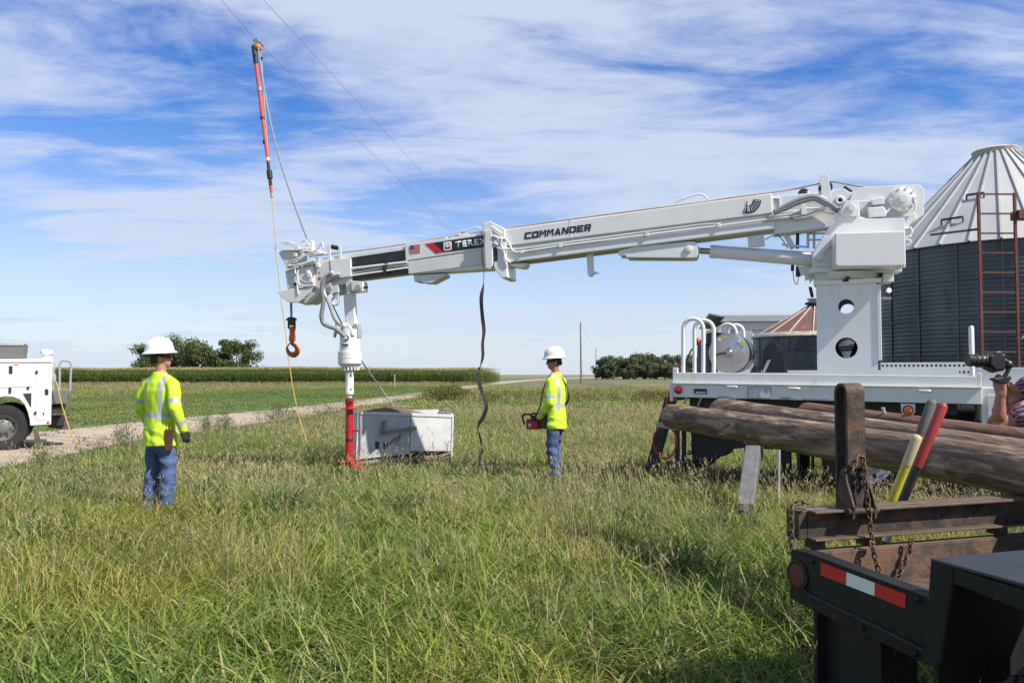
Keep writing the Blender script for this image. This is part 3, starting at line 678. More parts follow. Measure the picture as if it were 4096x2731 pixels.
M().prism(TRK, H('z4', [(500, 300), (560, 285), (640, 290), (660, 340), (600, 400), (500, 400)], .8), .8, 1.1).build('valve_bank', m_dark, truck, .01)
M().ball(L(TRK, 'z4', 434, 370, .85), .045, 8, (.9, .9, 1.2)).build('filler_cap', m_orange, truck)
M().tube(smooth_path([L(TRK, 'z4', 430, 390, .8), L(TRK, 'z4', 370, 450, .8), L(TRK, 'z4', 335, 540, .8), L(TRK, 'z4', 325, 640, .8)], 5), .012, 6).build('hose', m_rubber, truck)
M().ball(L(TRK, 'z4', 258, 598, .2), .03, 6).build('marker_light', m_lens_r, truck)

# --- underframe, wheels, outriggers
for y in (.72, 1.55): M().box(TRK, x0 - .15, x1 + 3.8, y, y + .1, .78, 1.06).build('frame_rail', m_dark, truck)
M().box(TRK, x0 + .4, x1 - .3, .55, 1.9, 1.06, zd - .09).build('subframe', m_dark, truck)
M().box(TRK, x0 + .05, x1 - .2, .22, .5, zd - .34, zd - .10).build('side_sill', m_dark, truck)
M().box(TRK, 1.05, 2.2, .5, 1.9, .55, 1.0).build('hydraulic_pump_box', m_dark, truck)
def wheel(fr, x, y, r, w, parent, name='wheel', rim=m_alu):
    c = fr.w(x, y, r); ax = -fr.y
    t = M().lathe(c, ax, [(-w, r * .56), (-w, r * .92), (-w * .85, r), (-w * .15, r), (0, r * .93), (.0, r * .60), (-.01, r * .56)], 40).build(name, m_rubber, parent)
    mm = M()
    for k in range(44):
        a = 2 * PI * k / 44; q = fr.x * cos(a) + Vector((0, 0, sin(a))); mm.beam(c + q * r * .985 + ax * (-w * .03), c + q * (r * 1.004) + ax * (-w * .97), .028, .016, q)
    mm.build('tread', m_rubber, t)
    rm = M().lathe(c, ax, [(-.015, r * .565), (.0, r * .555), (-.02, r * .5), (-.07, r * .46), (-.08, r * .38), (-.05, r * .26), (-.02, r * .24), (-.01, r * .2), (-.01, 0)], 40).build('rim', rim, t)
    for k in range(8):
        a = 2 * PI * k / 8; q = c + (fr.x * cos(a) + Vector((0, 0, sin(a)))) * (r * .31) + ax * -.06; M().cyl(q, q + ax * .03, .014, n=6).build('lug_nut', m_steel, rm)
    for k in range(8):
        a = 2 * PI * (k + .5) / 8; q = c + (fr.x * cos(a) + Vector((0, 0, sin(a)))) * (r * .42) + ax * -.073; M().cyl(q, q + ax * .005, .026, n=10).build('hand_hole', m_dark, rm)
    return t
wx, _ = TRK.hit('V', 1992, 1090, .1); 
for dx in (0, 1.32):
    wheel(TRK, wx + dx, .12, .50, .27, truck); wheel(TRK, wx + dx, 1.98, .50, .27, truck)
    M().cyl(TRK.w(wx + dx, .3, .5), TRK.w(wx + dx, 2.1, .5), .09, n=12).build('axle', m_dark, truck)
M().box(TRK, wx - .62, wx - .60, .14, .42, .35, 1.0).build('mud_flap', m_rubber, truck)
# near outrigger leg, set down on the grass in front of the poles
A_, B_, C_ = P(*V('z6', 975, 690), 9.35), P(*V('z6', 905, 1235), 8.35), G(*V('z6', 915, 1400), .02)
dr = (B_ - A_).normalized(); C_ = B_ + dr * ((.03 - B_.z) / dr.z)
og = M().beam(A_ - dr * .45, B_, .16, .165, TRK.x).build('outrigger_tube', mat('worn_grey_steel', (.17, .165, .16), .5, .3, var=.2, vscale=8, col2=(.10, .075, .055), c2lo=.55, c2hi=.75, c2scale=9), truck, .012)
M().beam(A_ + dr * .02, A_ + dr * .12, .20, .205, TRK.x).build('outrigger_collar', m_dark, og, .01)
M().beam(A_ - dr * .2, A_ + dr * .0, .165, .17, TRK.x).build('reflective_sleeve', m_decalwht, og, .004)
M().beam(B_ - dr * .3, C_ + Vector((0, 0, .02)), .125, .125, TRK.x).build('inner_leg', m_dark, og, .008)
M().lathe(C_, (0, 0, 1), [(0, 0), (0, .22), (.025, .22), (.05, .10), (.12, .08)], 20).build('foot_pad', m_dark, og)
DIRT.append((C_.x, C_.y, .16))
M().beam(L(TRK, 'z6', 1383, 700, 1.6), TRK.w(TRK.hit('z6', 1383, 700, 1.6)[0], 1.6, 0), .14, .14).build('outrigger_leg', m_dark, truck, .01)
M().tube([L(TRK, 'z6', 1190, 640, -.1), L(TRK, 'z6', 1183, 1000, -.25), G(*V('z6', 1182, 1262))], .012, 6).build('control_rod', m_alu, truck)
M().prism(TRK, H('z6', [(1180, 740), (1275, 760), (1280, 900), (1230, 1010), (1215, 900)], .4), .4, .6).build('splash_guard', m_rubber, truck)
q0, q1 = P(*V('z4', 190, 880), 11.9), G(*V('z4', 20, 1560))
q1 = P(*V('z4', -5, 1590), 11.9); q1.z = 0.02
fo = M().beam(q0, q1, .12, .16, TRK.x).build('rear_outrigger', m_dark, truck, .008); M().lathe(q1, (0, 0, 1), [(0, 0), (0, .18), (.03, .18), (.08, .07)], 16).build('foot_pad', m_dark, fo)
M().prism(TRK, H('z4', [(45, 1103), (100, 1090), (348, 1138), (348, 1172), (200, 1165), (62, 1135)], .35), .35, 1.9).build('rear_step', m_galv, truck, .008)
for xx, yb, yo in ((245, 1500, .4), (304, 1540, .9)):
    a = L(TRK, 'z4', xx, 1150, yo); b = L(TRK, 'z4', xx, yb, yo); M().beam(a, b, .055, .055).build('step_post', m_dark, truck, .004)
M().box(TRK, *(lambda a: (a[0] - .16, a[0] + .22))(TRK.hit('z4', 250, 1530, .4)), .4, 1.0, .30, .34).build('lower_step', m_dark, truck, .004)
M().prism(TRK, H('z4', [(360, 880), (1500, 915), (1500, 1300), (850, 1310), (845, 1325), (700, 1335), (680, 1395), (600, 1410), (560, 1440), (505, 1500), (372, 1490)], .9), .9, 1.5).build('pintle_hitch', m_dark, truck, .01)
M().ball(L(TRK, 'z4', 350, 1365, .86), .035, 6).build('air_coupling', m_steel, truck)
M().tube(smooth_path([L(TRK, 'z4', a, b, .28) for a, b in ((85, 1140), (42, 1200), (28, 1280), (55, 1360), (110, 1412), (165, 1410), (215, 1360), (238, 1270), (222, 1190), (200, 1165))], 5), .013, 8).build('air_hose', m_red, truck)
M().tube(smooth_path([L(TRK, 'z4', a, b, .3) for a, b in ((205, 760), (175, 850), (150, 930), (165, 960))], 4), .02, 8).build('red_hose', m_red, truck)
for a, b in (((330, 868), (305, 930)), ((462, 870), (430, 945)), ((770, 885), (765, 920))):
    M().tube([L(TRK, 'z4', *a, .0), L(TRK, 'z4', *b, .0)], .014, 6).build('chain_hook', m_steel, truck)
M().torus(L(TRK, 'z4', 1310, 960, .1), TRK.y, .105, .018, 16, 8, PI, TRK.x).build('tow_eye', m_alu, truck)

# --- pedestal
PY = .75; a = TRK.hit('z3', 1120, 1185, PY); b = TRK.hit('z3', 1705, 1185, PY); px0, px1, pzt = a[0], b[0], a[1]; pw = px1 - px0; pc = (px0 + px1) / 2
h1 = TRK.hit('z3', 1410, 1388, PY); h2 = TRK.hit('z4', 1760, 428, PY); zm = (h1[1] + h2[1]) / 2
m = M()
for y0, y1 in ((PY, PY + .02), (PY + .78, PY + .80)):
    hole_plate(m, TRK, px0, px1, zm, pzt, h1[0], h1[1], .093, y0, y1); hole_plate(m, TRK, px0, px1, zd, zm, h2[0], h2[1], .132, y0, y1)
m.box(TRK, px0, px0 + .02, PY + .02, PY + .78, zd, pzt); m.box(TRK, px1 - .02, px1, PY + .02, PY + .78, zd, pzt)
ped = m.build('pedestal', m_white, truck)
M().box(TRK, px1, px1 + .045, PY - .012, PY + .25, zd + .3, pzt - .02).build('pedestal_flange', m_white, ped, .006)
a, b = TRK.hit('z3', 1095, 1140, PY - .03), TRK.hit('z3', 1752, 1186, PY - .03)
M().box(TRK, a[0], b[0], PY - .03, PY + .83, pzt, a[1]).build('pedestal_cap', m_white, ped, .006)
for xx in (1270, 1560): q = TRK.hit('z3', xx, 1190, PY); M().box(TRK, q[0] - .012, q[0] + .012, PY - .006, PY, q[1] - .14, q[1]).build('stiffener', m_white, ped, .003)
M().tube(smooth_path([L(TRK, 'z4', x, y, PY + .3) for x, y in ((1660, 340), (1675, 430), (1720, 520), (1760, 560))], 4), .03, 8).build('inner_hose', m_rubber, ped)
M().tube(smooth_path([L(TRK, 'z4', x, y, PY + .4) for x, y in ((1860, 330), (1840, 430), (1820, 480), (1800, 560))], 4), .03, 8).build('inner_hose', m_rubber, ped)
M().tube([L(TRK, 'z4', 1700, 440, PY + .5), L(TRK, 'z4', 1822, 425, PY + .5)], .04, 8).build('inner_pipe', m_white, ped)
capz = a[1]
# --- boom frame
pcw = TRK.w(pc, PY + .40, 0); AUG = Vector((P(806, 860, 12.45).x, 12.45, 0))
bang = math.atan2(pcw.y - AUG.y, pcw.x - AUG.x); n_ = Vector((-sin(bang), cos(bang), 0)); o_ = pcw - n_ * .21
BM = Fr(o_.x, o_.y, bang); BC = .21
def HB(reg, lst, yo=0.0): return BM.pts(reg, lst, yo)
def B(reg, x, y, yo=0.0): return L(BM, reg, x, y, yo)
# --- turntable
tz = BM.hit('z3', 1500, 1060, 0)[1]; tz2 = BM.hit('z3', 1500, 1012, 0)[1]
M().lathe(Vector((pcw.x, pcw.y, capz + .012)), (0, 0, 1), [(0, 0), (0, .40), (tz - capz - .012, .42), (tz - capz - .01, 0)], 40).build('slew_ring', m_white, truck)
tt = M().prism(BM, HB('z3', [(1065, 1012), (1880, 1010), (1880, 1060), (1065, 1062)], -.12), -.12, .55).build('turntable', m_white, truck, .01)
M().prism(BM, HB('z3', [(1770, 1062), (1868, 1060), (1874, 1150), (1762, 1160), (1760, 1110)], -.1), -.1, .12).build('slew_motor', m_white, tt, .012)
M().prism(BM, HB('z3', [(1870, 1000), (1950, 1000), (1950, 1055), (1880, 1050)], .0), .0, .3).build('slew_bracket', m_white, tt, .008)
M().prism(BM, HB('z3', [(1400, 1100), (1450, 1100), (1440, 1150), (1375, 1150), (1375, 1135), (1410, 1120)], -.22), -.22, -.20).build('rotation_pointer', m_dark, tt, .002)
yk = [(1398, 366), (1530, 370), (1548, 540), (1975, 540), (1985, 1012), (1085, 1012), (1085, 888)]
for y0 in (-.09, .47): M().prism(BM, HB('z3', yk, -.09), y0, y0 + .04).build('yoke_plate', m_white, tt, .006)
M().prism(BM, HB('z3', [(1305, 680), (1980, 660), (1988, 995), (1330, 1003), (1305, 975)], -.52), -.52, -.10).build('control_enclosure', m_white, tt, .012)
wpl = [(1470, 300), (1520, 245), (1580, 236), (2090, 210), (2130, 222), (2156, 250), (2162, 290), (2162, 505), (1985, 625), (1900, 680), (1300, 680), (1390, 500)]
for y0 in (.03, .40): M().prism(BM, HB('z3', wpl, .03), y0, y0 + .022).build('winch_plate', m_white, tt, .006)
wc = B('z3', 1942, 366, .03)
wd = M().lathe(wc, -BM.y, [(-.38, 0), (-.38, .14), (0, .14), (0, .155), (.07, .155), (.085, .145), (.10, .10), (.105, .05), (.13, .045), (.13, 0)], 36).build('winch', m_white, tt)
for k in range(10):
    a = 2 * PI * k / 10; q = wc + (BM.x * cos(a) + Vector((0, 0, sin(a)))) * .138 - BM.y * .06; M().cyl(q, q - BM.y * .045, .016, n=6).build('bolt', m_white, wd)
M().prism(BM, HB('z3', [(1610, 445), (1760, 430), (1790, 470), (1790, 530), (1620, 545)], -.02), -.09, .03).build('winch_motor', m_white, tt, .015)
M().prism(BM, HB('z3', [(1640, 360), (1740, 340), (1770, 345), (1775, 410), (1660, 420)], -.02), -.07, .03).build('brake_valve', m_white, tt, .012)
M().prism(BM, HB('z3', [(1580, 545), (2000, 520), (2070, 480), (2080, 540), (1990, 640), (1590, 640)], .0), -.03, .03).build('winch_base', m_white, tt, .008)
for pth, r_ in (([(1530, 380), (1590, 375), (1650, 372)], .012), ([(1520, 660), (1470, 600), (1460, 560), (1500, 535), (1600, 540)], .013), ([(1540, 660), (1545, 600), (1590, 545)], .012), ([(1760, 500), (1800, 480), (1830, 440)], .015), ([(2070, 470), (2078, 400), (2050, 330)], .012), ([(1410, 640), (1450, 590), (1490, 560)], .010), ([(1985, 640), (2030, 630), (2045, 680), (2000, 720)], .014), ([(1985, 715), (2045, 712)], .012), ([(1990, 740), (2040, 760), (2000, 800)], .012)):
    M().tube(smooth_path([B('z3', x, y, -.06) for x, y in pth], 4), r_, 7).build('hydraulic_line', m_white, tt)
M().prism(BM, HB('z3', [(1950, 625), (2030, 620), (2035, 690), (1960, 700)], -.05), -.05, .2).build('valve_block', m_white, tt, .01)
M().prism(BM, HB('z3', [(1402, 368), (1528, 372), (1535, 470), (1528, 520), (1360, 520), (1352, 480)], -.10), -.115, -.092).build('pivot_boss', m_white, tt, .006)
q = B('z3', 1460, 437, -.115); pv = M().cyl(q, q - BM.y * .02, .058, n=24).build('pivot_pin', m_white, tt); M().cyl(q - BM.y * .02, q - BM.y * .06, .046, n=6).build('hex_nut', m_white, pv, .004)
q = B('z3', 1140, 918, -.09); M().cyl(q + BM.y * .02, q - BM.y * .06, .042, n=20).build('cylinder_pin', m_white, tt, .004)
M().prism(BM, HB('z3', [(1145, 868), (1310, 700), (1320, 740), (1190, 880), (1215, 915), (1200, 945), (1150, 958)], -.095), -.112, -.092).build('yoke_rib', m_white, tt, .005)
# work lights
for a in (((1045, 1200), (1075, 1195), (1095, 1290), (1068, 1300)), ((1795, 1185), (1815, 1180), (1830, 1285), (1800, 1290))):
    M().prism(TRK, H('z3', a, PY + .1), PY + .1, PY + .22).build('work_light', m_dark, ped, .01)
M().prism(TRK, H('z3', [(1035, 1314), (1115, 1310), (1115, 1324), (1035, 1326)], PY + .1), PY + .08, PY + .24).build('light_bracket', m_galv, ped)
M().prism(TRK, H('z3', [(1745, 1300), (1850, 1300), (1850, 1312), (1745, 1312)], PY + .1), PY + .08, PY + .24).build('light_bracket', m_galv, ped)
M().lathe(L(TRK, 'z3', 1820, 1235, PY + .10), -TRK.y + TRK.x * .6, [(0, 0), (0, .035), (.02, .03), (.022, 0)], 14).build('lamp_lens', m_decalwht, ped)
# --- lift cylinder
ya = .21
a, b = B('z3', 95, 858, ya), B('z3', 1100, 935, ya); d = (b - a).normalized()
lc = M().lathe(a, d, [(0, 0), (0, .062), (.002, .086), (.02, .090), (.12, .090), (.125, .086), ((b - a).length, .098), ((b - a).length + .15, .098)], 28).build('lift_cylinder', m_white, truck)
e = B('z2', 1965, 452, ya); M().cyl(e, a + d * .05, .042, n=18).build('piston_rod', m_steel, lc)
M().cyl(e - BM.y * .09, e + BM.y * .09, .075, n=18).build('rod_eye', m_white, lc)
# --- main boom
TL, TRc = BM.hit('z2', 272, 262), BM.hit('z3', 690, 295)
up_l, up_r = BM.hit('z2', 278, 415), BM.hit('z3', 705, 490)
lo_tl, lo_tr = BM.hit('z2', 275, 470), BM.hit('z3', 720, 565)
lo_bl, lo_br = BM.hit('z2', 280, 562), BM.hit('z3', 720, 640)
W_ = .42
boom = M().prism(BM, [TL, TRc, lo_br, lo_bl], .035, W_ - .035).build('lower_boom', m_white, truck, .006)
M().prism(BM, [TL, TRc, up_r, up_l], .0, W_).build('boom_upper_web', m_white, boom, .014)
M().prism(BM, [lo_tl, lo_tr, lo_br, lo_bl], .0, W_).build('boom_lower_web', m_white, boom, .014)
M().prism(BM, HB('z2', [(842, 180), (870, 177), (875, 338), (850, 342)], -.003), -.003, .004).build('weld_band', m_white, boom, .002)
tb = [B('z2', 205, 345, -.07), B('z2', 265, 345, -.06), B('z2', 300, 375, -.03), B('z2', 330, 445, -.015), B('z2', 365, 470, -.012), B('z2', 420, 465, -.012), B('z2', 760, 412, -.012), B('z2', 1540, 312, -.012), B('z2', 2190, 230, -.012), B('z3', 260, 600, -.012), B('z3', 730, 540, -.012), B('z3', 860, 528, -.03)]
M().tube(tb, .013, 8).build('hydraulic_tube', m_white, boom)
for x, y in ((420, 466), (765, 412), (1540, 312), (2185, 230)): q = B('z2', x, y, -.012); M().box(Fr(q.x, q.y, bang), -.022, .022, -.022, .012, q.z - .024, q.z + .024).build('tube_clamp', m_white, boom, .004)
M().tube([B('z2', 290, 432, .03), B('z3', 710, 512, .03)], .016, 8).build('hydraulic_tube', m_white2, boom)
M().tube([B('z2', 240, 360, -.05), B('z2', 270, 420, -.04), B('z2', 310, 440, -.02), B('z2', 400, 437, .012), B('z3', 0, 598, .012), B('z3', 200, 588, -.01)], .009, 6).build('hydraulic_tube', m_white, boom)
GLY = {'C': [[(0, 0), (1, 0), (1, .26), (0, .26)], [(0, .74), (1, .74), (1, 1), (0, 1)], [(0, .2), (.27, .2), (.27, .8), (0, .8)]],
       'O': [[(0, 0), (1, 0), (1, .26), (0, .26)], [(0, .74), (1, .74), (1, 1), (0, 1)], [(0, .2), (.27, .2), (.27, .8), (0, .8)], [(.73, .2), (1, .2), (1, .8), (.73, .8)]],
       'M': [[(0, 0), (.2, 0), (.2, 1), (0, 1)], [(.8, 0), (1, 0), (1, 1), (.8, 1)], [(.1, 1), (.33, 1), (.56, .32), (.44, .32)], [(.9, 1), (.67, 1), (.44, .32), (.56, .32)]],
       'A': [[(0, 0), (.27, 0), (.62, 1), (.38, 1)], [(1, 0), (.73, 0), (.38, 1), (.62, 1)], [(.22, .16), (.78, .16), (.70, .38), (.30, .38)]],
       'N': [[(0, 0), (.24, 0), (.24, 1), (0, 1)], [(.76, 0), (1, 0), (1, 1), (.76, 1)], [(.05, 1), (.32, 1), (.95, 0), (.68, 0)]],
       'D': [[(0, 0), (.9, 0), (.9, .25), (0, .25)], [(0, .75), (.9, .75), (.9, 1), (0, 1)], [(0, .2), (.27, .2), (.27, .8), (0, .8)], [(.74, 0), (.88, 0), (1, .16), (1, .84), (.88, 1), (.74, 1)]],
       'E': [[(0, 0), (1, 0), (1, .24), (0, .24)], [(0, .76), (1, .76), (1, 1), (0, 1)], [(0, .39), (.9, .39), (.9, .61), (0, .61)], [(0, .2), (.27, .2), (.27, .8), (0, .8)]],
       'R': [[(0, 0), (.27, 0), (.27, 1), (0, 1)], [(.2, .76), (1, .76), (1, 1), (.2, 1)], [(.2, .34), (1, .34), (1, .57), (.2, .57)], [(.74, .4), (1, .4), (1, .95), (.74, .95)], [(.5, .36), (.8, .36), (1, 0), (.68, 0)]]}
def block_text(word, reg, bl, br, hpx, y, mt, parent, slant=.16, gap=.15):
    m = M(); n = len(word); u0 = 0; tot = n + gap * (n - 1)
    for i, ch in enumerate(word):
        for k, poly in enumerate(GLY[ch]):
            pts = []
            for x, z in poly:
                t = (i * (1 + gap) + x + slant * z * .55) / tot; X = bl[0] + (br[0] - bl[0]) * t; Y = bl[1] + (br[1] - bl[1]) * t - hpx * z; pts.append(BM.hit(reg, X, Y, y))
            m.prism(BM, pts, y - .0006 * k, y + .002)
    return m.build('boom_lettering', mt, parent)
block_text('COMMANDER', 'z2', (443, 353), (1036, 274), 60, -.004, m_decalblk, boom)
cyb = HB('z2', [(1285, 492), (1290, 452), (1420, 420), (1900, 372), (1975, 372), (1992, 410), (2000, 480), (1985, 512), (1955, 518), (1355, 514), (1350, 496)], .03)
for y0 in (.03, .33): M().prism(BM, cyb, y0, y0 + .06).build('cylinder_bracket', m_white, boom, .006)
q = B('z2', 1915, 440, .03); M().lathe(q, -BM.y, [(0, .05), (.02, .048), (.025, .03), (.025, 0)], 18).build('bracket_pin', m_white, boom)
M().prism(BM, HB('z2', [(998, 480), (1054, 472), (1060, 660), (1045, 682), (1020, 684), (1008, 668)], .12), .12, .22).build('auger_hanger', m_white, boom, .008)
M().prism(BM, HB('z2', [(1058, 632), (1112, 655), (1058, 664)], .14), .14, .2).build('hanger_hook', m_white, boom, .004)
# rear end of the boom
re = M().prism(BM, HB('z3', [(690, 330), (1170, 285), (1390, 250), (1470, 300), (1480, 440), (1300, 600), (1250, 625), (720, 690), (705, 560)], .06), .06, .36).build('boom_base', m_white, boom, .008)
M().ring(BM, HB('z3', [(695, 335), (775, 340), (778, 450), (700, 455)], .03), HB('z3', [(708, 350), (762, 352), (764, 438), (712, 442)], .03), .03, .06).build('access_frame', m_white, boom, .004)
q = B('z3', 1350, 365, .05); M().torus(q, BM.y, .042, .016, 20, 8).build('pin_boss', m_white, boom); M().cyl(q, q + BM.y * .004, .035, n=16).build('pin_bore', m_dark, boom)
for pth, r_, mt_ in (([(720, 478), (800, 435), (900, 385), (1000, 345), (1110, 330), (1200, 372), (1270, 410), (1345, 465)], .032, m_hoseg), ([(720, 490), (820, 450), (920, 402), (1020, 368), (1110, 355), (1200, 400), (1280, 440), (1345, 485)], .028, m_hoseg), ([(1130, 330), (1200, 345), (1290, 420), (1350, 470)], .02, m_hosew),
                 ([(670, 522), (860, 498), (990, 452), (1080, 445), (1225, 440), (1340, 475)], .016, m_white), ([(740, 492), (830, 482), (905, 468)], .018, m_white), ([(870, 532), (960, 520), (1050, 500), (1120, 470), (1200, 455)], .020, m_hoseg), ([(900, 540), (1000, 530), (1090, 505), (1180, 470), (1300, 500)], .016, m_hosew), ([(760, 500), (880, 478), (960, 455), (1020, 440)], .012, m_white)):
    M().tube(smooth_path([B('z3', x, y, -.02) for x, y in pth], 5), r_, 8).build('hydraulic_hose', mt_, boom)
for x, y in ((1235, 400), (1000, 452)): q = B('z3', x, y, -.03); M().beam(q + Vector((0, 0, .07)), q - Vector((0, 0, .07)), .02, .06, BM.x).build('hose_clamp', m_white, boom, .003)
M().prism(BM, HB('z3', [(458, 722), (618, 704), (628, 806), (560, 816), (468, 816)], .1), .1, .13).build('junction_box', m_alu, boom, .004)
M().tube(smooth_path([B('z3', x, y, .1) for x, y in ((630, 745), (690, 710), (740, 695), (790, 740), (850, 830))], 4), .006, 6).build('cable', m_rubber, boom)
for x, ya_, yb_ in ((1042, 620, 825), (1100, 620, 830)): M().beam(B('z3', x, ya_, .3), B('z3', x, yb_, .3), .035, .035).build('ladder_rail', m_white, tt)
for y in (688, 748): M().beam(B('z3', 1050, y, .3), B('z3', 1225, y - 4, .3), .022, .022).build('ladder_rung', m_white, tt)
M().beam(B('z3', 820, 680, .2), B('z3', 900, 830, .2), .07, .04, BM.y).build('auger_latch', m_white, boom, .004)
M().tube([B('z3', 790, 790, .1), B('z3', 880, 802, .1), B('z3', 1050, 818, .1)], .016, 8).build('latch_rod', m_white, boom)
for xa, ya_, xb, yb_, r_ in ((944, 640, 940, 830, .022), (893, 990, 892, 1045, .022), (948, 1000, 945, 1100, .03)): M().cyl(B('z3', xa, ya_, .25), B('z3', xb, yb_, .25), r_, n=10).build('storage_pin', m_dark, tt)
M().tube(smooth_path([B('z3', x, y, .25) for x, y in ((895, 1045), (905, 1120), (925, 1172), (942, 1160), (950, 1100))], 5), .008, 5).build('storage_chain', m_alu, tt)
M().prism(BM, HB('z3', [(945, 1000), (1080, 1000), (1125, 1090), (1090, 1130), (1065, 1165), (1055, 1120), (1020, 1140), (1010, 1075), (975, 1090)], .2), .2, .3).build('auger_stow_bracket', m_white, tt, .006)
# sheave bracket and rope on top
M().prism(BM, HB('z3', [(1168, 360), (1170, 240), (1158, 200), (1157, 150), (1170, 122), (1200, 110), (1230, 118), (1246, 145), (1250, 200), (1262, 260), (1265, 345)], .05), .05, .07).build('sheave_bracket', m_white, boom, .004)
M().prism(BM, HB('z3', [(1168, 360), (1170, 240), (1158, 200), (1157, 150), (1170, 122), (1200, 110), (1230, 118), (1246, 145), (1250, 200), (1262, 260), (1265, 345)], .05), .30, .32).build('sheave_bracket', m_white, boom, .004)
q = B('z3', 1215, 240, .1); M().lathe(q, BM.y, [(0, 0), (0, .085), (.03, .085), (.05, .065), (.07, .085), (.10, .085), (.10, 0)], 24).build('sheave', m_dark, boom)
q = B('z3', 1000, 300, .12); M().lathe(q, BM.y, [(0, 0), (0, .07), (.12, .07), (.12, 0)], 20).build('hose_roller', m_dark, boom)
M().torus(B('z3', 1105, 275, .08), BM.y, .085, .018, 14, 8, PI, BM.x).build('guard_hoop', m_white, boom)
M().beam(B('z3', 1385, 240, .2), B('z3', 1460, 290, .2), .05, .03, BM.y).build('rubber_pad', m_rubber, boom)
rp = [('z3', 1850, 260), ('z3', 1580, 236), ('z3', 1400, 205), ('z3', 1275, 186), ('z3', 1150, 203), ('z3', 800, 275), ('z3', 300, 340), ('z2', 2000, 25), ('z2', 1100, 140), ('z2', 500, 222), ('z1', 2180, 180), ('z1', 1900, 225), ('z1', 1450, 298), ('z1', 1100, 350), ('z1', 780, 385), ('z1', 560, 415)]
M().tube(smooth_path([B(r_, x, y, BC) for r_, x, y in rp], 3), .0125, 7).build('winch_rope', m_rope, truck)
M().tube(smooth_path([B('V', x, y, .1) for x, y in ((1548, 468), (1560, 460), (1606, 446), (1625, 456))], 4), .014, 8).build('grab_rail', m_white, boom)
# fan-shaped angle indicator
fc = B('z3', 463, 362, -.006); f0 = BM.hit('z3', 463, 362, -.006)
fan = M()
def fanp(r_, a): return BM.hit('z3', 463 + r_ * cos(math.radians(a)), 362 - r_ * sin(math.radians(a)), -.006)
fan.prism(BM, [fanp(128, a) for a in range(-112, 7, 8)] + [fanp(52, a) for a in range(6, -113, -8)], -.006, -.001)
fo_ = fan.build('angle_indicator', m_decalblk, boom); mm = M()
for k in range(9):
    a = -106 + k * 12.5; mm.prism(BM, [fanp(118, a - 1.3), fanp(118, a + 1.3), fanp(62, a + 1.3), fanp(62, a - 1.3)], -.009, -.0055)
mm.build('degree_marks', m_decalwht, fo_); M().tube([fc, B('z3', 465, 470, -.012)], .006, 5).build('needle', m_white, fo_)
# collar at the outer end of the main boom
col_ = M().prism(BM, HB('z2', [(72, 205), (135, 190), (265, 255), (275, 412), (282, 575), (290, 692), (240, 702), (168, 605), (165, 560), (80, 560), (74, 300)], -.05), -.05, .47).build('boom_collar', m_white, boom, .01)
M().prism(BM, HB('z2', [(85, 275), (150, 258), (160, 430), (158, 590), (130, 625), (92, 608), (82, 420)], -.07), -.075, -.052).build('wear_pad_cover', m_white, col_, .01)
M().prism(BM, HB('z2', [(160, 440), (172, 422), (188, 422), (200, 450), (203, 545), (170, 550)], -.054), -.056, -.049).build('collar_slot', m_dark, col_)
M().prism(BM, HB('z2', [(295, 568), (462, 562), (440, 602), (408, 606), (292, 588)], .08), .08, .34).build('wear_pad', m_white, col_, .01)
for pth, r_ in (([(205, 340), (170, 325), (165, 330)], .022), ([(190, 375), (170, 385), (205, 400)], .018), ([(240, 345), (235, 400), (260, 470), (265, 520), (285, 545), (320, 560)], .014), ([(205, 430), (250, 440), (300, 438)], .014), ([(150, 235), (235, 300)], .012)):
    M().tube(smooth_path([B('z2', x, y, -.07) for x, y in pth], 3), r_, 7).build('hydraulic_fitting', m_white, col_)
# second section
s2 = M().prism(BM, HB('z1', [(1470, 310), (2260, 195), (2260, 530), (1490, 578)], .06), .07, .35).build('second_boom', m_white, truck, .006)
M().prism(BM, HB('z1', [(1455, 296), (2260, 186), (2260, 334), (1465, 455)], .05), .05, .37).build('boom_upper_web', m_white, s2, .008)
M().prism(BM, HB('z1', [(1485, 462), (2260, 352), (2260, 480), (1490, 580)], .055), .055, .365).build('boom_lower_web', m_white2, s2, .008)
dy = .046
dc = M().prism(BM, HB('z1', [(1722, 284), (2250, 208), (2250, 322), (1820, 374)], dy), dy, dy + .003).build('boom_decal', m_decalblk, s2)
M().prism(BM, HB('z1', [(1645, 295), (1720, 284), (1818, 374), (1745, 388)], dy), dy, dy + .003).build('decal_stripe', m_decalred, s2)
text('boom_lettering', 'TEREX', BM, 'z1', (1930, 334), (2232, 293), .092, dy - .0025, m_decalwht, s2, .034, 0, thick=.002, spacing=1.14)
lg = M().prism(BM, HB('z1', [(1820, 287), (1826, 280), (1890, 272), (1896, 278), (1898, 346), (1892, 352), (1830, 360), (1824, 354)], dy), dy - .003, dy - .0005).build('emblem', m_decalwht, s2)
M().prism(BM, HB('z1', [(1832, 296), (1885, 288), (1887, 340), (1835, 348)], dy), dy - .005, dy - .0032).build('emblem_field', m_decalred, lg)
M().prism(BM, HB('z1', [(1834, 320), (1834, 298), (1846, 312), (1858, 294), (1870, 309), (1883, 290), (1885, 313), (1872, 316), (1858, 330), (1846, 319)], dy), dy - .007, dy - .0052).build('emblem_crown', m_decalwht, lg)
fx = [1505, 1603]; fl = M().prism(BM, HB('z1', [(1505, 311), (1603, 299), (1603, 375), (1507, 386)], dy), dy, dy + .003).build('flag_decal', m_decalwht, s2); mm = M()
for k in range(7):
    t0, t1 = (2 * k) / 13, (2 * k + 1) / 13; mm.prism(BM, HB('z1', [(1505, 311 + 75 * t0), (1603, 299 + 76 * t0), (1603, 299 + 76 * t1), (1505, 311 + 75 * t1)], dy), dy - .0025, dy - .0004)
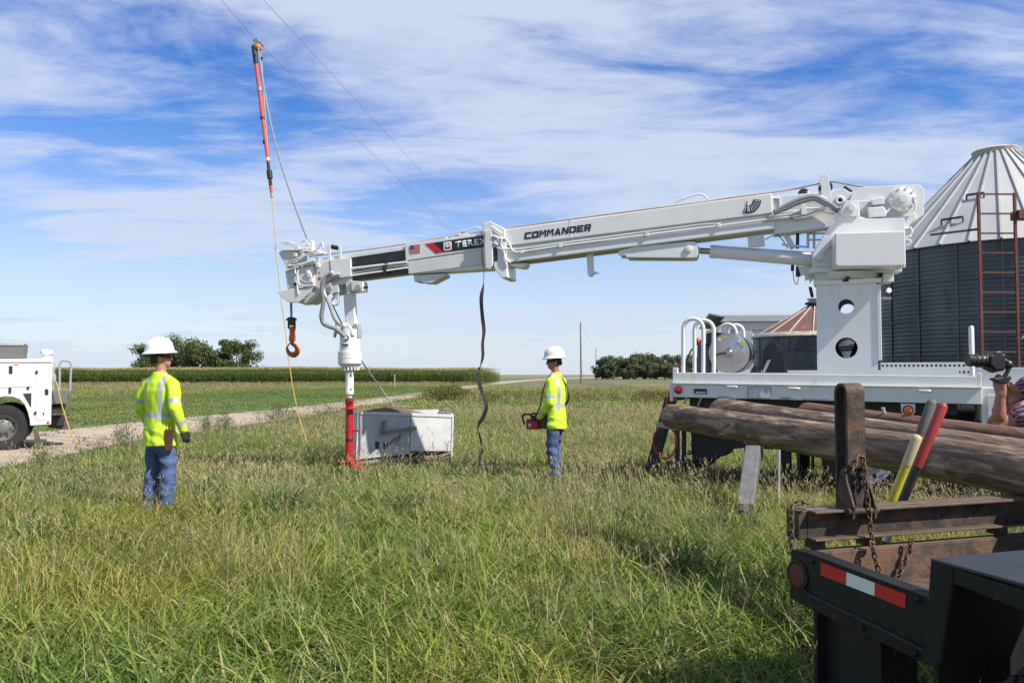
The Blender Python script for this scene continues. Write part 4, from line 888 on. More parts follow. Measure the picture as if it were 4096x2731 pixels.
mm.build('flag_stripes', m_decalred, fl); M().prism(BM, HB('z1', [(1505, 311), (1545, 306), (1545, 344), (1505, 349)], dy), dy - .005, dy - .0028).build('flag_canton', m_decalblu, fl)
M().prism(BM, HB('z1', [(1538, 592), (1836, 572), (1832, 600), (1770, 630), (1705, 664), (1622, 660), (1590, 640), (1585, 655), (1545, 650)], .1), .1, .34).build('boom_stop', m_white2, s2, .008)
M().tube(smooth_path([B('z1', x, y, .1) for x, y in ((1975, 215), (1975, 185), (2060, 160), (2120, 140), (2175, 150))], 4), .012, 7).build('grab_rail', m_white, s2)
M().torus(B('z1', 1878, 232, .1), BM.y, .05, .014, 12, 7, PI, BM.x).build('rope_guide', m_white, s2)
M().prism(BM, HB('z1', [(1968, 188), (2010, 182), (2065, 205), (2060, 215), (1968, 222)], .1), .1, .2).build('rail_foot', m_white, s2, .004)
# fibreglass third section
s3 = M().prism(BM, HB('z1', [(930, 430), (1475, 345), (1492, 572), (960, 640)], .10), .10, .32).build('upper_boom', m_black, truck, .01)
M().prism(BM, HB('z1', [(640, 437), (1452, 316), (1452, 353), (640, 470)], .09), .09, .33).build('rope_channel', m_white, s3, .005)
for pth, r_, y_ in (([(832, 548), (950, 530), (1290, 490), (1480, 468)], .022, .05), ([(890, 578), (1270, 518), (1480, 492)], .012, .06), ([(885, 602), (1265, 550), (1485, 518)], .016, .05)):
    M().tube([B('z1', x, y, y_) for x, y in pth], r_, 9).build('extension_tube', m_white, s3)
for x, y in ((1282, 490), (1262, 518), (1270, 550)): q = B('z1', x, y, .04); M().beam(q - Vector((0, 0, .03)), q + Vector((0, 0, .03)), .02, .05, BM.x).build('tube_clamp', m_dark, s3, .003)
# boom tip
tip = M().prism(BM, HB('z1', [(345, 540), (440, 475), (600, 450), (760, 440), (942, 428), (948, 560), (968, 735), (905, 745), (900, 672), (830, 680), (832, 750), (765, 765), (690, 745), (660, 745), (600, 820), (545, 856), (450, 850), (350, 715), (340, 600)], .05), .05, .37).build('boom_tip', m_white2, truck, .008)
M().prism(BM, HB('z1', [(750, 442), (942, 428), (950, 600), (880, 610), (770, 640)], .02), .02, .05).build('tip_plate', m_white, tip, .005)
M().prism(BM, HB('z1', [(600, 475), (750, 455), (765, 760), (700, 745), (612, 700)], .03), .03, .05).build('tip_cheek', m_white2, tip, .005)
M().prism(BM, HB('z1', [(265, 372), (412, 346), (414, 470), (345, 528)], .0), .0, .42).build('pole_guide', m_white2, tip, .006)
M().prism(BM, HB('z1', [(283, 345), (580, 335), (582, 352), (285, 360)], -.04), -.04, .46).build('guide_flange', m_white, tip, .004)
M().prism(BM, HB('z1', [(290, 268), (365, 268), (400, 282), (462, 302), (448, 330), (410, 335), (360, 300), (295, 290)], .0), .0, .10).build('guide_horn', m_white, tip, .006)
M().prism(BM, HB('z1', [(290, 268), (365, 268), (400, 282), (462, 302), (448, 330), (410, 335), (360, 300), (295, 290)], .0), .30, .40).build('guide_horn', m_white, tip, .006)
M().prism(BM, HB('z1', [(553, 265), (585, 265), (590, 335), (553, 335)], .12), .12, .2).build('cable_anchor', m_white, tip, .005)
jaw = M().prism(BM, HB('z1', [(254, 738), (440, 706), (455, 728), (600, 690), (560, 760), (460, 845), (390, 850), (345, 835), (300, 805), (270, 770)], -.03), -.03, .0).build('lower_jaw', m_white, tip, .01)
M().prism(BM, HB('z1', [(254, 738), (440, 706), (455, 728), (600, 690), (560, 760), (460, 845), (390, 850), (345, 835), (300, 805), (270, 770)], -.03), .40, .43).build('lower_jaw', m_white, tip, .01)
M().prism(BM, HB('z1', [(330, 540), (400, 520), (500, 520), (600, 500), (605, 690), (450, 722), (440, 706), (350, 712)], .0), .0, .05).build('head_plate', m_white2, tip, .006)
for x, y, r_, mt_ in ((395, 595, .024, m_white), (425, 675, .030, m_dark), (648, 570, .014, m_dark), (480, 740, .013, m_dark), (392, 775, .012, m_dark)):
    q = B('z1', x, y, -.002); M().lathe(q, -BM.y, [(0, r_), (.012 if mt_ is m_white else .002, r_ * .95), (.012 if mt_ is m_white else .002, 0)], 14).build('pin' if mt_ is m_white else 'bore', mt_, tip)
q = B('z1', 425, 675, -.002); M().torus(q, BM.y, .034, .008, 18, 6).build('bore_rim', m_white, tip)
M().prism(BM, HB('z1', [(640, 610), (668, 605), (668, 628), (642, 632)], .026), .024, .028).build('warning_tag', m_decalred, tip)
rl = M().tube([B('z1', 745, 318, .1), B('z1', 845, 338, .1)], .034, 14).build('rope_roller', m_rubber, tip)
for a in (((725, 296), (745, 292), (757, 300), (757, 440), (727, 442)), ((828, 310), (845, 312), (856, 330), (860, 425), (835, 428))): M().prism(BM, HB('z1', a, .06), .06, .075).build('roller_bracket', m_white, tip, .003)
for pth, r_ in (([(545, 300), (535, 268), (510, 262), (485, 290), (480, 320)], .012), ([(540, 300), (520, 350), (470, 420), (400, 455), (370, 485), (380, 500), (450, 490), (600, 450)], .014), ([(690, 330), (680, 290), (665, 285), (640, 340), (560, 385), (470, 440), (400, 480)], .012), ([(700, 390), (600, 385), (500, 410), (430, 470)], .013), ([(680, 300), (660, 320), (650, 370)], .011), ([(430, 500), (425, 560), (450, 600), (445, 690), (455, 770)], .012), ([(450, 540), (448, 620), (470, 680), (540, 690), (600, 680)], .012), ([(330, 555), (400, 525), (460, 510)], .014), ([(460, 620), (520, 650), (570, 655)], .005), ([(470, 500), (540, 470), (610, 450)], .016), ([(600, 400), (660, 392), (700, 380)], .013), ([(480, 300), (520, 310), (560, 300)], .012), ([(470, 380), (520, 360), (600, 370)], .014)):
    M().tube(smooth_path([B('z1', x, y, -.035) for x, y in pth], 4), r_, 7).build('hydraulic_hose', m_white, tip)
for x, y, s_ in ((560, 590, .035), (575, 640, .03), (545, 560, .025), (640, 500, .03), (430, 400, .03), (500, 400, .03), (590, 400, .028)):
    q = B('z1', x, y, -.02); M().box(Fr(q.x, q.y, bang), -s_, s_, -.02, .03, q.z - s_, q.z + s_).build('valve_block', m_white, tip, .008)
M().prism(BM, HB('z1', [(440, 480), (580, 455), (612, 460), (612, 478), (500, 500)], -.03), -.03, .0).build('tip_link', m_white, tip, .004)
M().prism(BM, HB('z1', [(612, 425), (640, 420), (645, 500), (615, 505)], -.03), -.03, .03).build('link_clamp', m_white2, tip, .004)
M().prism(BM, HB('z1', [(945, 640), (1058, 648), (1060, 742), (1010, 745), (960, 738)], .02), .02, .2).build('transfer_lock', m_white2, tip, .006)
q = B('z1', 1018, 705, .0); M().cyl(q + BM.y * .03, q - BM.y * .02, .045, n=18).build('lock_roller', m_galv, tip); M().tube([B('z1', 1060, 705, .06), B('z1', 1108, 704, .06)], .018, 8).build('lock_pin', m_dark, tip)
# --- digger hanging from the boom tip
dg = thing('auger_drive', Vector((AUG.x, AUG.y, 0)), 'white auger drive with hydraulic hoses hanging below the boom tip', 'auger drive')
DC = BC - .02
M().prism(BM, HB('z1', [(878, 775), (968, 742), (986, 1075), (895, 1090)], DC - .05), DC - .05, DC + .06).build('link_arm', m_white, dg, .008)
ax0 = B('z1', 941, 1200, DC)
def zz(y): return BM.hit('z1', 941, y, DC)[1]
prof = [(zz(1482), 0), (zz(1482), .085), (zz(1470), .10), (zz(1424), .176), (zz(1420), .182), (zz(1312), .182), (zz(1308), .156), (zz(1120), .155), (zz(1100), .148), (zz(1099), 0)]
gb = M().lathe(Vector((ax0.x, ax0.y, 0)), (0, 0, 1), prof, 36).build('gearbox', m_white, dg)
M().lathe(Vector((ax0.x, ax0.y, 0)), (0, 0, 1), [(zz(1368), .1825), (zz(1366), .186), (zz(1362), .1825)], 36).build('weld_seam', m_white, gb)
for k in range(16):
    a = 2 * PI * k / 16; q = Vector((ax0.x + .135 * cos(a), ax0.y + .135 * sin(a), zz(1452))); M().cyl(q, q - Vector((0, 0, .05)), .014, n=6).build('bolt', m_white, gb)
ear = [(848, 1140), (850, 1085), (862, 1050), (885, 1036), (912, 1040), (935, 1062), (962, 1110), (980, 1160)]
M().prism(BM, HB('z1', ear, DC - .13), DC - .14, DC - .08).build('hanger_ear', m_white, gb, .01); M().prism(BM, HB('z1', ear, DC + .08), DC + .08, DC + .13).build('hanger_ear', m_white, gb, .01)
q = B('z1', 886, 1062, DC - .14); M().lathe(q, -BM.y, [(0, .032), (.02, .03), (.03, .018), (.045, .014), (.045, 0)], 16).build('hanger_pin', m_white, gb)
M().prism(BM, HB('z1', [(990, 1046), (1022, 1046), (1034, 1110), (1034, 1180), (985, 1180), (975, 1110)], DC), DC - .06, DC + .08).build('rear_guard', m_galv, gb, .01)
q = B('z1', 903, 1180, DC - .15); M().lathe(q + BM.y * .03, -BM.y, [(0, 0), (.0, .048), (.04, .046), (.045, .036)], 18).build('hose_port', m_dark, gb); M().cyl(q, q - BM.y * .05, .028, n=12).build('port_fitting', m_white, gb)
M().prism(BM, HB('z1', [(866, 1238), (920, 1238), (922, 1250), (866, 1252)], DC - .165), DC - .168, DC - .13).build('vent_slot', m_dark, gb, .003)
def ry4(y): return BM.hit('y4', 631, y, DC)[1]
sh = M().lathe(Vector((ax0.x, ax0.y, 0)), (0, 0, 1), [(ry4(815), .035), (ry4(790), .035), (ry4(786), .064), (ry4(760), .066), (ry4(755), .060), (ry4(605), .060), (ry4(600), .045), (ry4(575), .045)], 24).build('kelly_shaft', m_white, dg)
for y in (633, 745): q = Vector((ax0.x + .03, ax0.y - .054, ry4(y))); M().box(Fr(q.x, q.y, .4), -.012, .012, -.004, .01, q.z - .014, q.z + .014).build('shaft_label', m_decalblk, sh)
M().prism(BM, HB('z1', [(768, 750), (835, 755), (830, 806), (782, 808)], .08), .08, .12).build('eye_bracket', m_white2, dg, .004)
M().torus(B('z1', 803, 835, .1), BM.y, .058, .018, 18, 8).build('lifting_eye', m_white2, dg)
for pth, r_, mt_, y_ in (([(780, 562), (720, 600), (684, 660), (678, 740), (690, 820), (684, 900), (672, 970), (690, 1040), (740, 1070), (800, 1090), (850, 1130), (895, 1168)], .030, m_hosew, -.06), ([(850, 600), (770, 625), (710, 680), (700, 760), (735, 840), (765, 920), (795, 1000), (850, 1062)], .024, m_hoseg, -.03), ([(840, 575), (760, 600), (700, 650), (690, 720), (720, 800)], .016, m_hosew, -.05), ([(812, 1030), (808, 1090), (795, 1140), (798, 1170), (812, 1130), (830, 1090)], .016, m_hoseg, .1)):
    pp = smooth_path([B('z1', x, y, y_ if y > 900 else y_ ) for x, y in pth], 6)
    h_ = M().tube(pp, r_, 9).build('hydraulic_hose', mt_, dg)
    if r_ == .030:
        mm = M()
        for i in range(2, len(pp) - 1):
            for f in (0, .5): q = pp[i].lerp(pp[i + 1] if i + 1 < len(pp) else pp[i], f); dd = (pp[min(i + 1, len(pp) - 1)] - pp[i - 1]).normalized(); mm.torus(q, dd, r_ + .001, .005, 9, 4)
        mm.build('spiral_guard', m_galv, h_)
# --- red tube on the kelly shaft
rt = thing('drive_tube', Vector((ax0.x, ax0.y, 0)), 'red steel drive tube standing in the grass under the auger drive', 'drive tube')
M().lathe(Vector((ax0.x, ax0.y, 0)), (0, 0, 1), [(.04, .058), (ry4(890), .058), (ry4(876), .058), (ry4(868), .066), (ry4(822), .066), (ry4(820), .040)], 28).build('tube', m_red, rt)
M().lathe(Vector((ax0.x, ax0.y, 0)), (0, 0, 1), [(ry4(912), .05), (ry4(911), .135), (ry4(902), .135), (ry4(901), .05)], 28).build('flange', m_red, rt)
q = Vector((ax0.x, ax0.y, ry4(842))); M().cyl(q - BM.y * .05 + BM.x * .05, q - BM.y * .07 + BM.x * .085, .014, n=8).build('set_bolt', m_steel, rt)
q = Vector((ax0.x, ax0.y, ry4(1088))); M().cyl(q, q + BM.x * .15, .012, n=8).build('stub_pin', m_red, rt); M().ball(q + BM.x * .15, .02, 6).build('pin_knob', m_red, rt)
M().lathe(Vector((ax0.x, ax0.y, 0)), (0, 0, 1), [(ry4(1182), .0585), (ry4(1181), .060), (ry4(1146), .060), (ry4(1145), .0585)], 28).build('tape_band', m_decalred if False else mat('dark_red_tape', (.12, .008, .01), .5), rt)
mm = M(); k0 = len(mm.v); n = 24; vs_, fs = [], []
for i in range(n + 1):
    a = 2 * PI * 1.1 * i / n - 1.2; z = .06 + .16 * i / n
    for rr in (.05, .24): vs_.append(Vector((ax0.x + rr * cos(a), ax0.y + rr * sin(a), z)))
mm.add(vs_, [(2 * i, 2 * i + 1, 2 * i + 3, 2 * i + 2) for i in range(n)]); hx = mm.build('helical_plate', m_red, rt); sm_ = hx.modifiers.new('thick', 'SOLIDIFY'); sm_.thickness = .012
DIRT.append((ax0.x, ax0.y - .1, .16))

# --- hook on the winch line
hk = thing('crane_hook', B('z1', 400, 1350, BC), 'orange crane hook and swivel hanging on a short cable from the boom tip', 'hook')
M().tube([B('z1', 384, 800, BC), B('z1', 388, 905, BC), B('z1', 389, 990, BC)], [.016, .020, .016], 8).build('winch_cable', m_hoseg, hk)
q = B('z1', 391, 1003, BC); blk = M().prism(BM, HB('z1', [(362, 985), (420, 985), (424, 1050), (408, 1062), (376, 1062), (360, 1050)], BC), BC - .03, BC + .03).build('socket_block', m_dark, hk, .008)
M().cyl(B('z1', 343, 1006, BC), B('z1', 436, 1006, BC), .017, n=8).build('clevis_pin', m_dark, blk)
for x in (364, 420): M().beam(B('z1', x, 1040, BC), B('z1', x, 1090, BC), .014, .03).build('clevis_bar', m_dark, blk)
M().lathe(B('z1', 397, 1215, BC), (0, 0, 1), [(0, 0), (0, .045), (.02, .052), (.09, .052), (.11, .043), (.17, .043), (.20, .055), (.235, .035), (.25, .0)], 20).build('swivel', m_orange, hk)
hp = [(398, 1205), (400, 1235), (425, 1252), (445, 1285), (440, 1320), (405, 1338), (368, 1322), (350, 1285), (346, 1262)]
M().tube(smooth_path([B('z1', x, y, BC) for x, y in hp], 4), [.028] * 4 + [.030] * 4 + [.032 + .0015 * i for i in range(12)] + [.046 - .003 * i for i in range(13)], 12).build('hook', mat('rusty_orange', (.40, .075, .012), .5, var=.2, col2=(.22, .05, .02), c2scale=12), hk)
M().tube(smooth_path([B('z1', x, y, BC) for x, y in ((385, 1222), (362, 1245), (350, 1272))], 3), .010, 6).build('safety_latch', m_dark, hk)
# ------------------------------------------------------------------ farmyard behind the truck
m_corr = mat('galvanised_wall', (.10, .106, .115), .42, .8, var=.3, vscale=1.2, col2=(.055, .058, .065), c2lo=.5, c2hi=.7, c2scale=2.2, stretch=(1, 1, .4))
m_roofm = mat('galvanised_roof', (.43, .43, .415), .6, .1, var=.08, vscale=1.2, col2=(.42, .40, .38), c2lo=.52, c2hi=.75, c2scale=1.5)
m_rustroof = mat('rusted_roof', (.15, .066, .048), .75, var=.15, vscale=2, col2=(.27, .16, .12), c2lo=.52, c2hi=.72, c2scale=1.6)
m_rustedge = mat('pale_roof_edge', (.48, .42, .36), .7, var=.12, vscale=3, col2=(.3, .16, .1), c2scale=4)
m_rust = mat('rusty_ladder', (.12, .035, .025), .8, var=.25, vscale=8, col2=(.07, .03, .025), c2scale=10)
m_barnw = mat('white_metal_siding', (.66, .66, .64), .5, var=.05)
m_barnr = mat('grey_metal_roof', (.40, .41, .42), .5, .3, var=.08)
def bin_(name, cx, cy, r, eave, apex, collar, wall_m, roof_m, rib_m, label, npan, pitch, stiff):
    t = thing(name, (cx, cy, 0), label, 'grain bin'); c = Vector((cx, cy, 0)); pr = []; n = int(eave / pitch)
    for i in range(n):
        for q in range(4): pr.append(((i + q / 4) * pitch, r + .35 * pitch * .22 * sin(q * PI / 2)))
    pr.append((eave, r)); M().lathe(c, (0, 0, 1), pr, 96).build('wall', wall_m, t, sharp=80)
    for k in range(stiff):
        a = 2 * PI * (k + .35) / stiff; d = Vector((cos(a), sin(a), 0)); s_ = Vector((-sin(a), cos(a), 0))
        M().beam(c + d * (r + .012) + Vector((0, 0, .02)), c + d * (r + .012) + Vector((0, 0, eave - .03)), .05, .03, d).build('wall_stiffener', wall_m, t)
    for z in [eave * f for f in (.2, .4, .6, .8)]: M().lathe(c, (0, 0, 1), [(z - .02, r + .005), (z - .015, r + .022), (z + .015, r + .022), (z + .02, r + .005)], 96).build('sheet_lap', wall_m, t)
    ro = r + .10
    for k in range(npan):
        a0, a1 = 2 * PI * (k + .04) / npan, 2 * PI * (k + .96) / npan; m = M()
        q = [c + Vector((rr * cos(a), rr * sin(a), z)) for z, rr in ((eave - .04, ro), (apex, collar)) for a in (a0, (a0 + a1) / 2, a1)]
        q[1] -= Vector((cos((a0 + a1) / 2), sin((a0 + a1) / 2), 0)) * .02
        nn = Vector((0, 0, -.02)); m.add(q + [p + nn for p in q], [(0, 1, 4, 3), (1, 2, 5, 4), (6, 9, 10, 7), (7, 10, 11, 8), (0, 6, 7, 1), (1, 7, 8, 2), (0, 3, 9, 6), (2, 8, 11, 5)])
        pn = m.build('roof_panel', roof_m, t)
        a = 2 * PI * k / npan; d = Vector((cos(a), sin(a), 0)); p0, p1 = c + d * (ro + .02) + Vector((0, 0, eave - .03)), c + d * collar + Vector((0, 0, apex + .02))
        up = (p1 - p0).cross(Vector((-sin(a), cos(a), 0))); M().beam(p0, p1, .045, .05, up).build('roof_rib', rib_m, t)
    return t, c
bcx = (2300 - CX) / F * 22.5
big, bc = bin_('grain_bin', bcx, 22.5, 3.2, 4.85, 7.62, .57, m_corr, m_roofm, m_roofm, 'large galvanised grain bin with conical ribbed roof and rusty ladder', 30, .11, 20)
m = M().lathe(bc, (0, 0, 1), [(7.55, .57), (7.66, .60), (7.74, .62), (7.78, .56), (7.84, .30), (7.86, 0)], 40); m.build('peak_collar', m_rustedge, big)
LAD = Fr(bcx, 22.5 - 3.2 - .22, 0)
rl0, rl1 = LAD.hit('z5', 1012, 370)[0], LAD.hit('z5', 1250, 352)[0]; ztop = LAD.hit('z5', 1012, 366)[1]
for x in (rl0, rl1): M().box(LAD, x - .028, x + .028, -.03, .03, .25, ztop).build('ladder_rail', m_rust, big)
zz_ = ztop - .03
for i in range(11):
    z = ztop - .03 - i * (LAD.hit('z5', 1030, 885)[1] - LAD.hit('z5', 1030, 1015)[1])
    if z > .3: M().box(LAD, rl0 + .028, rl1 - .028, -.018, .018, z - .018, z + .018).build('ladder_rung', m_rust, big)
for z in (1.2, 2.9, 4.4):
    for x in (rl0, rl1): M().box(LAD, x - .012, x + .012, .03, .34, z - .012, z + .012).build('ladder_standoff', m_rust, big)
M().beam(Vector((LAD.w(LAD.hit('z5', 740, 628)[0], .1, 0).x, 19.4, LAD.hit('z5', 740, 628)[1])), LAD.w(rl0, .05, LAD.hit('z5', 1005, 603)[1]), .04, .05).build('catwalk_bar', m_dark, big)
def on_roof(a, rr, out=.06):                      # a point on the roof cone
    z = 4.85 + (3.3 - rr) / (3.3 - .57) * (7.62 - 4.85); return bc + Vector((cos(a) * rr, sin(a) * rr, z + out))
for a, rr in ((-2.36, 2.05), (-2.50, 2.72)):
    p, q = on_roof(a - .10, rr, .10), on_roof(a + .10, rr, .10); rb = M().beam(p, q, .05, .05).build('roof_step', m_dark, big)
    for e in (p, q): M().beam(e, e - Vector((0, 0, .14)), .03, .03).build('step_leg', m_dark, rb)
M().box(LAD, rl1 + .04, rl1 + .5, -.1, .25, ztop - .62, ztop - .42).build('ladder_platform', m_rust, big)

scx = (1874 - CX) / F * 37
small, sc_ = bin_('grain_bin', scx, 37, 2.72, 3.22, 4.60, .34, m_corr, m_rustroof, m_rustedge, 'small grain bin with rusty red conical roof behind the truck bed', 16, .10, 14)
M().lathe(sc_, (0, 0, 1), [(3.16, 2.80), (3.17, 2.84), (3.24, 2.82), (3.36, 2.66)], 64).build('pale_eave', m_rustedge, small)
M().lathe(sc_, (0, 0, 1), [(4.54, .36), (4.7, .34), (4.71, .46), (4.77, .44), (4.92, .12), (4.94, 0)], 24).build('roof_cap', m_dark, small)

# white farm shed
sd_ = 47.0; SH = Fr(0, sd_, math.radians(-6))
ea = SH.hit('z4', 690, 198); ri = SH.hit('z4', 690, 135); rx = SH.hit('z4', 1700, 198)[0] + 2
shed = thing('farm_shed', SH.w((ea[0] + rx) / 2, 4, 0), 'white metal-sided farm shed partly hidden by the rusty-roofed bin', 'shed')
M().box(SH, ea[0], rx, .0, 9.0, 0, ea[1] - .02).build('wall', m_barnw, shed)
k = ea[0] + .12
while k < rx: M().box(SH, k, k + .05, -.03, -.003, .05, ea[1] - .35).build('siding_rib', m_barnw, shed); k += .42
d0, d1 = SH.hit('z4', 750, 300)[0], SH.hit('z4', 912, 300)[0]
M().box(SH, d0, d1, -.10, -.035, .0, ea[1] - .45).build('sliding_door', m_barnr, shed, .01)
M().box(SH, ea[0] - .05, rx, -.12, -.035, ea[1] - .42, ea[1] - .0).build('eave_trim', m_barnw, shed, .01)
l0 = SH.hit('z4', 575, 192)[0]
rise = (ri[1] - ea[1])
M().prism(Fr(SH.o.x, SH.o.y, math.radians(-6)), [(ea[0] - .35, ea[1] + .02), (ea[0] - .1, ea[1] + rise * .9), (rx, ea[1] + rise * .9), (rx, ea[1] + .02)], -.3, .3).build('fascia', m_barnr, shed)
m = M(); m.add([SH.w(ea[0] - .4, -.3, ea[1] + rise * .9), SH.w(rx, -.3, ea[1] + rise * .9), SH.w(rx, 4.5, ea[1] + rise * .9 + .5), SH.w(ea[0] - .4, 4.5, ea[1] + rise * .9 + .5), SH.w(ea[0] - .4, 9.3, ea[1] + .2), SH.w(rx, 9.3, ea[1] + .2)], [(0, 1, 2, 3), (3, 2, 5, 4)]); o = m.build('roof', m_barnr, shed); so = o.modifiers.new('t', 'SOLIDIFY'); so.thickness = .08
# ------------------------------------------------------------------ power line
m_pole = mat('weathered_pole', (.17, .135, .105), .9, var=.2, vscale=6, stretch=(1, 1, .1))
m_wire = mat('aluminium_wire', (.24, .24, .25), .6, .4, var=.05)
m_glaz = mat('porcelain', (.30, .28, .26), .3, var=.05)
def upole(vx, d, top, lab):
    b = gp(vx, d); h = (860 - top) / F * d + 1.5
    t = thing('utility_pole', b, lab, 'utility pole', 'poles of the power line')
    M().tube([b + Vector((-.10, 0, h)), b], [.11, .17], 12).build('pole_shaft', m_pole, t)
    M().tube([b + Vector((-.1, 0, h)), b + Vector((-.1, 0, h + .18))], [.05, .035], 8).build('top_insulator', m_glaz, t)
    M().tube([b + Vector((-.1, 0, h - 1.9)), b + Vector((-.42, -.1, h - 1.9))], [.05, .05], 8).build('side_bracket', m_glaz, t)
    return b, h
pb, ph = upole(1335, 140, 741, 'wooden utility pole standing alone in the open field'); upole(1369.5, 275, 800, 'distant utility pole just short of the windbreak trees'); upole(1392, 420, 822, 'far utility pole seen against the windbreak trees')
wA = [Vector((-9.4, -16, 9.6)), P(508, 0, 14.2), P(591, 97, 16.0), P(1036, 530, 34), P(1161, 632, 50), P(1294, 729, 100), pb + Vector((-.42, -.1, ph - 1.9))]
wB = [Vector((-9.2, -16, 10.8)), P(605, 0, 16.3), P(1075, 510, 38), P(1186, 615, 55), P(1300, 716, 105), pb + Vector((-.1, 0, ph + .15))]
for w_, lab in ((wA, 'lower overhead wire that the orange hot stick is clamped to'), (wB, 'upper overhead wire running to the pole top')):
    tag(M().tube(w_, .0048, 5).build('overhead_wire', m_wire, loc=pb), lab, 'wire', 'power line wires')
p2b = gp(1369.5, 275); tag(M().tube(smooth_path([pb + Vector((-.1, 0, ph + .15)), pb.lerp(p2b, .5) + Vector((0, 0, ph - .8)), p2b + Vector((0, 0, ph + .1))], 10), .012, 4).build('overhead_wire', m_wire, loc=pb), 'wire sagging between the utility pole and the next distant pole', 'wire')

# ------------------------------------------------------------------ hot stick, cables, ropes
HS = Fr(0, 16.0, 0)
def S(x, y, yo=0.0, reg='y5'): return L(HS, reg, x, y, yo)
m_stick = mat('orange_fibreglass', (.62, .085, .035), .35, var=.08)
m_grip = mat('navy_grip', (.018, .02, .04), .6, var=.1)
m_ropey = mat('yellow_rope', (.52, .36, .10), .8, var=.15, vscale=30)
m_ropet = mat('tan_rope', (.50, .38, .20), .85, var=.15, vscale=30)
hs = thing('hot_stick', S(325, 1200), 'long orange hot stick hanging from the overhead wire with a clamp on top', 'hot stick')
M().tube([S(200, 148), S(203, 150), S(216, 272)], [.05, .056, .046], 12).build('grip', m_grip, hs)
M().tube([S(216, 272), S(240, 455), S(262, 650)], .040, 12).build('pole', m_stick, hs); M().tube([S(262, 650), S(282, 810), S(300, 955)], .034, 12).build('pole', m_stick, hs)
M().tube([S(259, 640), S(263, 658)], .044, 12).build('joint_ring', m_dark, hs); M().tube([S(238, 438), S(242, 462)], .047, 12).build('joint_ring', m_galv, hs); M().tube([S(240, 435), S(255, 432)], .018, 8).build('latch', m_galv, hs)
M().tube([S(276, 805), S(279, 830)], .038, 10).build('joint_ring', m_dark, hs); M().tube([S(296, 925), S(298, 945)], .036, 12).build('label_band', m_decalwht, hs)
M().tube([S(300, 955), S(306, 1015)], .032, 10).build('lower_grip', m_grip, hs); M().tube([S(308, 1015), S(314, 1070)], .055, 10).build('coupling', m_dark, hs); M().tube([S(314, 1072), S(318, 1120)], .035, 10).build('lower_grip', m_grip, hs)
M().tube([S(318, 1120), S(324, 1168)], .032, 10).build('pole', m_stick, hs); M().tube([S(324, 1168), S(327, 1202)], .030, 8).build('end_hook', m_galv, hs)
cl = M().prism(HS, HS.pts('y5', [(188, 108), (205, 95), (228, 94), (240, 112), (258, 118), (262, 142), (240, 150), (215, 145), (200, 150), (208, 118)], -.03), -.03, .05).build('line_clamp', m_steel, hs, .01)
M().ball(S(230, 158), .072, 10).build('clamp_ball', m_orange, cl); M().tube([S(205, 150), S(212, 110)], .03, 8).build('clamp_screw', m_galv, cl); M().tube([S(246, 120), S(250, 170)], .03, 8).build('clamp_arm', m_galv, cl)
M().tube([S(240, 233), S(262, 233)], .028, 8).build('rope_ring', m_dark, hs)
tag(M().tube(smooth_path([S(245, 165, .05), S(256, 260, .05), S(266, 420, .05), S(284, 680, .05), S(298, 860, .05), S(305, 950, .05)], 5), .012, 6).build('rope', m_ropet, loc=S(305, 950)), 'tan rope hanging close along the orange hot stick', 'rope')
yr = [S(327, 1200), S(340, 1370), S(356, 1560)] + [L(HS, 'z1', x, y) for x, y in ((236, 330), (262, 520), (292, 800), (330, 1080), (352, 1280), (380, 1500))] + [L(HS, 'y4', x, y) for x, y in ((150, 740), (190, 930), (240, 1110), (300, 1255))]
tag(M().tube(smooth_path(yr, 4), .010, 6).build('hanging_rope', m_ropey, loc=G(712, 1036)), 'thin yellow rope dropping from the hot stick past the hook to the grass', 'rope')
cp, ce = S(233, 165, -.1), B('z1', 548, 275, .16); mid = [cp.lerp(ce, f) + Vector((-.10 * sin(PI * f), 0, -.12 * sin(PI * f))) for f in [i / 10 for i in range(11)]]
tag(M().tube(mid, .016, 7).build('grounding_cable', m_hoseg, loc=ce), 'grey grounding cable stretched from the wire clamp to the boom tip', 'cable')
# black strap hanging from the boom collar
m_strap = mat('black_webbing', (.022, .016, .016), .8, var=.2, vscale=40, bump=.2)
sp = [B('z2', x, y, -.11) for x, y in ((58, 285), (62, 400), (66, 520), (78, 640), (76, 760), (56, 880), (66, 1040), (80, 1170), (68, 1290), (70, 1400), (45, 1500))] + [B('y7', x, y, -.11) for x, y in ((622, 240), (614, 300), (630, 390), (657, 465), (677, 550), (648, 630), (612, 700), (630, 790), (645, 870), (632, 930), (628, 975), (660, 1010), (690, 1040))]
sp[-1].z = max(.03, sp[-1].z); pp = smooth_path(sp, 4); m = M(); vs_, fs = [], []
for i, p in enumerate(pp):
    t_ = (pp[min(i + 1, len(pp) - 1)] - pp[max(i - 1, 0)]).normalized(); a = 1.1 + .9 * sin(i * .19) + .5 * sin(i * .45 + 1); sd2 = (BM.x * cos(a) + BM.y * sin(a)); sd2 = (sd2 - t_ * sd2.dot(t_)).normalized(); nn = t_.cross(sd2)
    vs_ += [p + sd2 * .027 + nn * .003, p - sd2 * .027 + nn * .003, p - sd2 * .027 - nn * .003, p + sd2 * .027 - nn * .003]
for i in range(len(pp) - 1):
    for j in range(4): a, b = 4 * i + j, 4 * i + (j + 1) % 4; fs.append((a, b, b + 4, a + 4))
st = m.add(vs_, fs, True).build('strap', m_strap, loc=sp[-1]); tag(st, 'long black webbing strap hanging from the boom collar to the grass', 'strap')
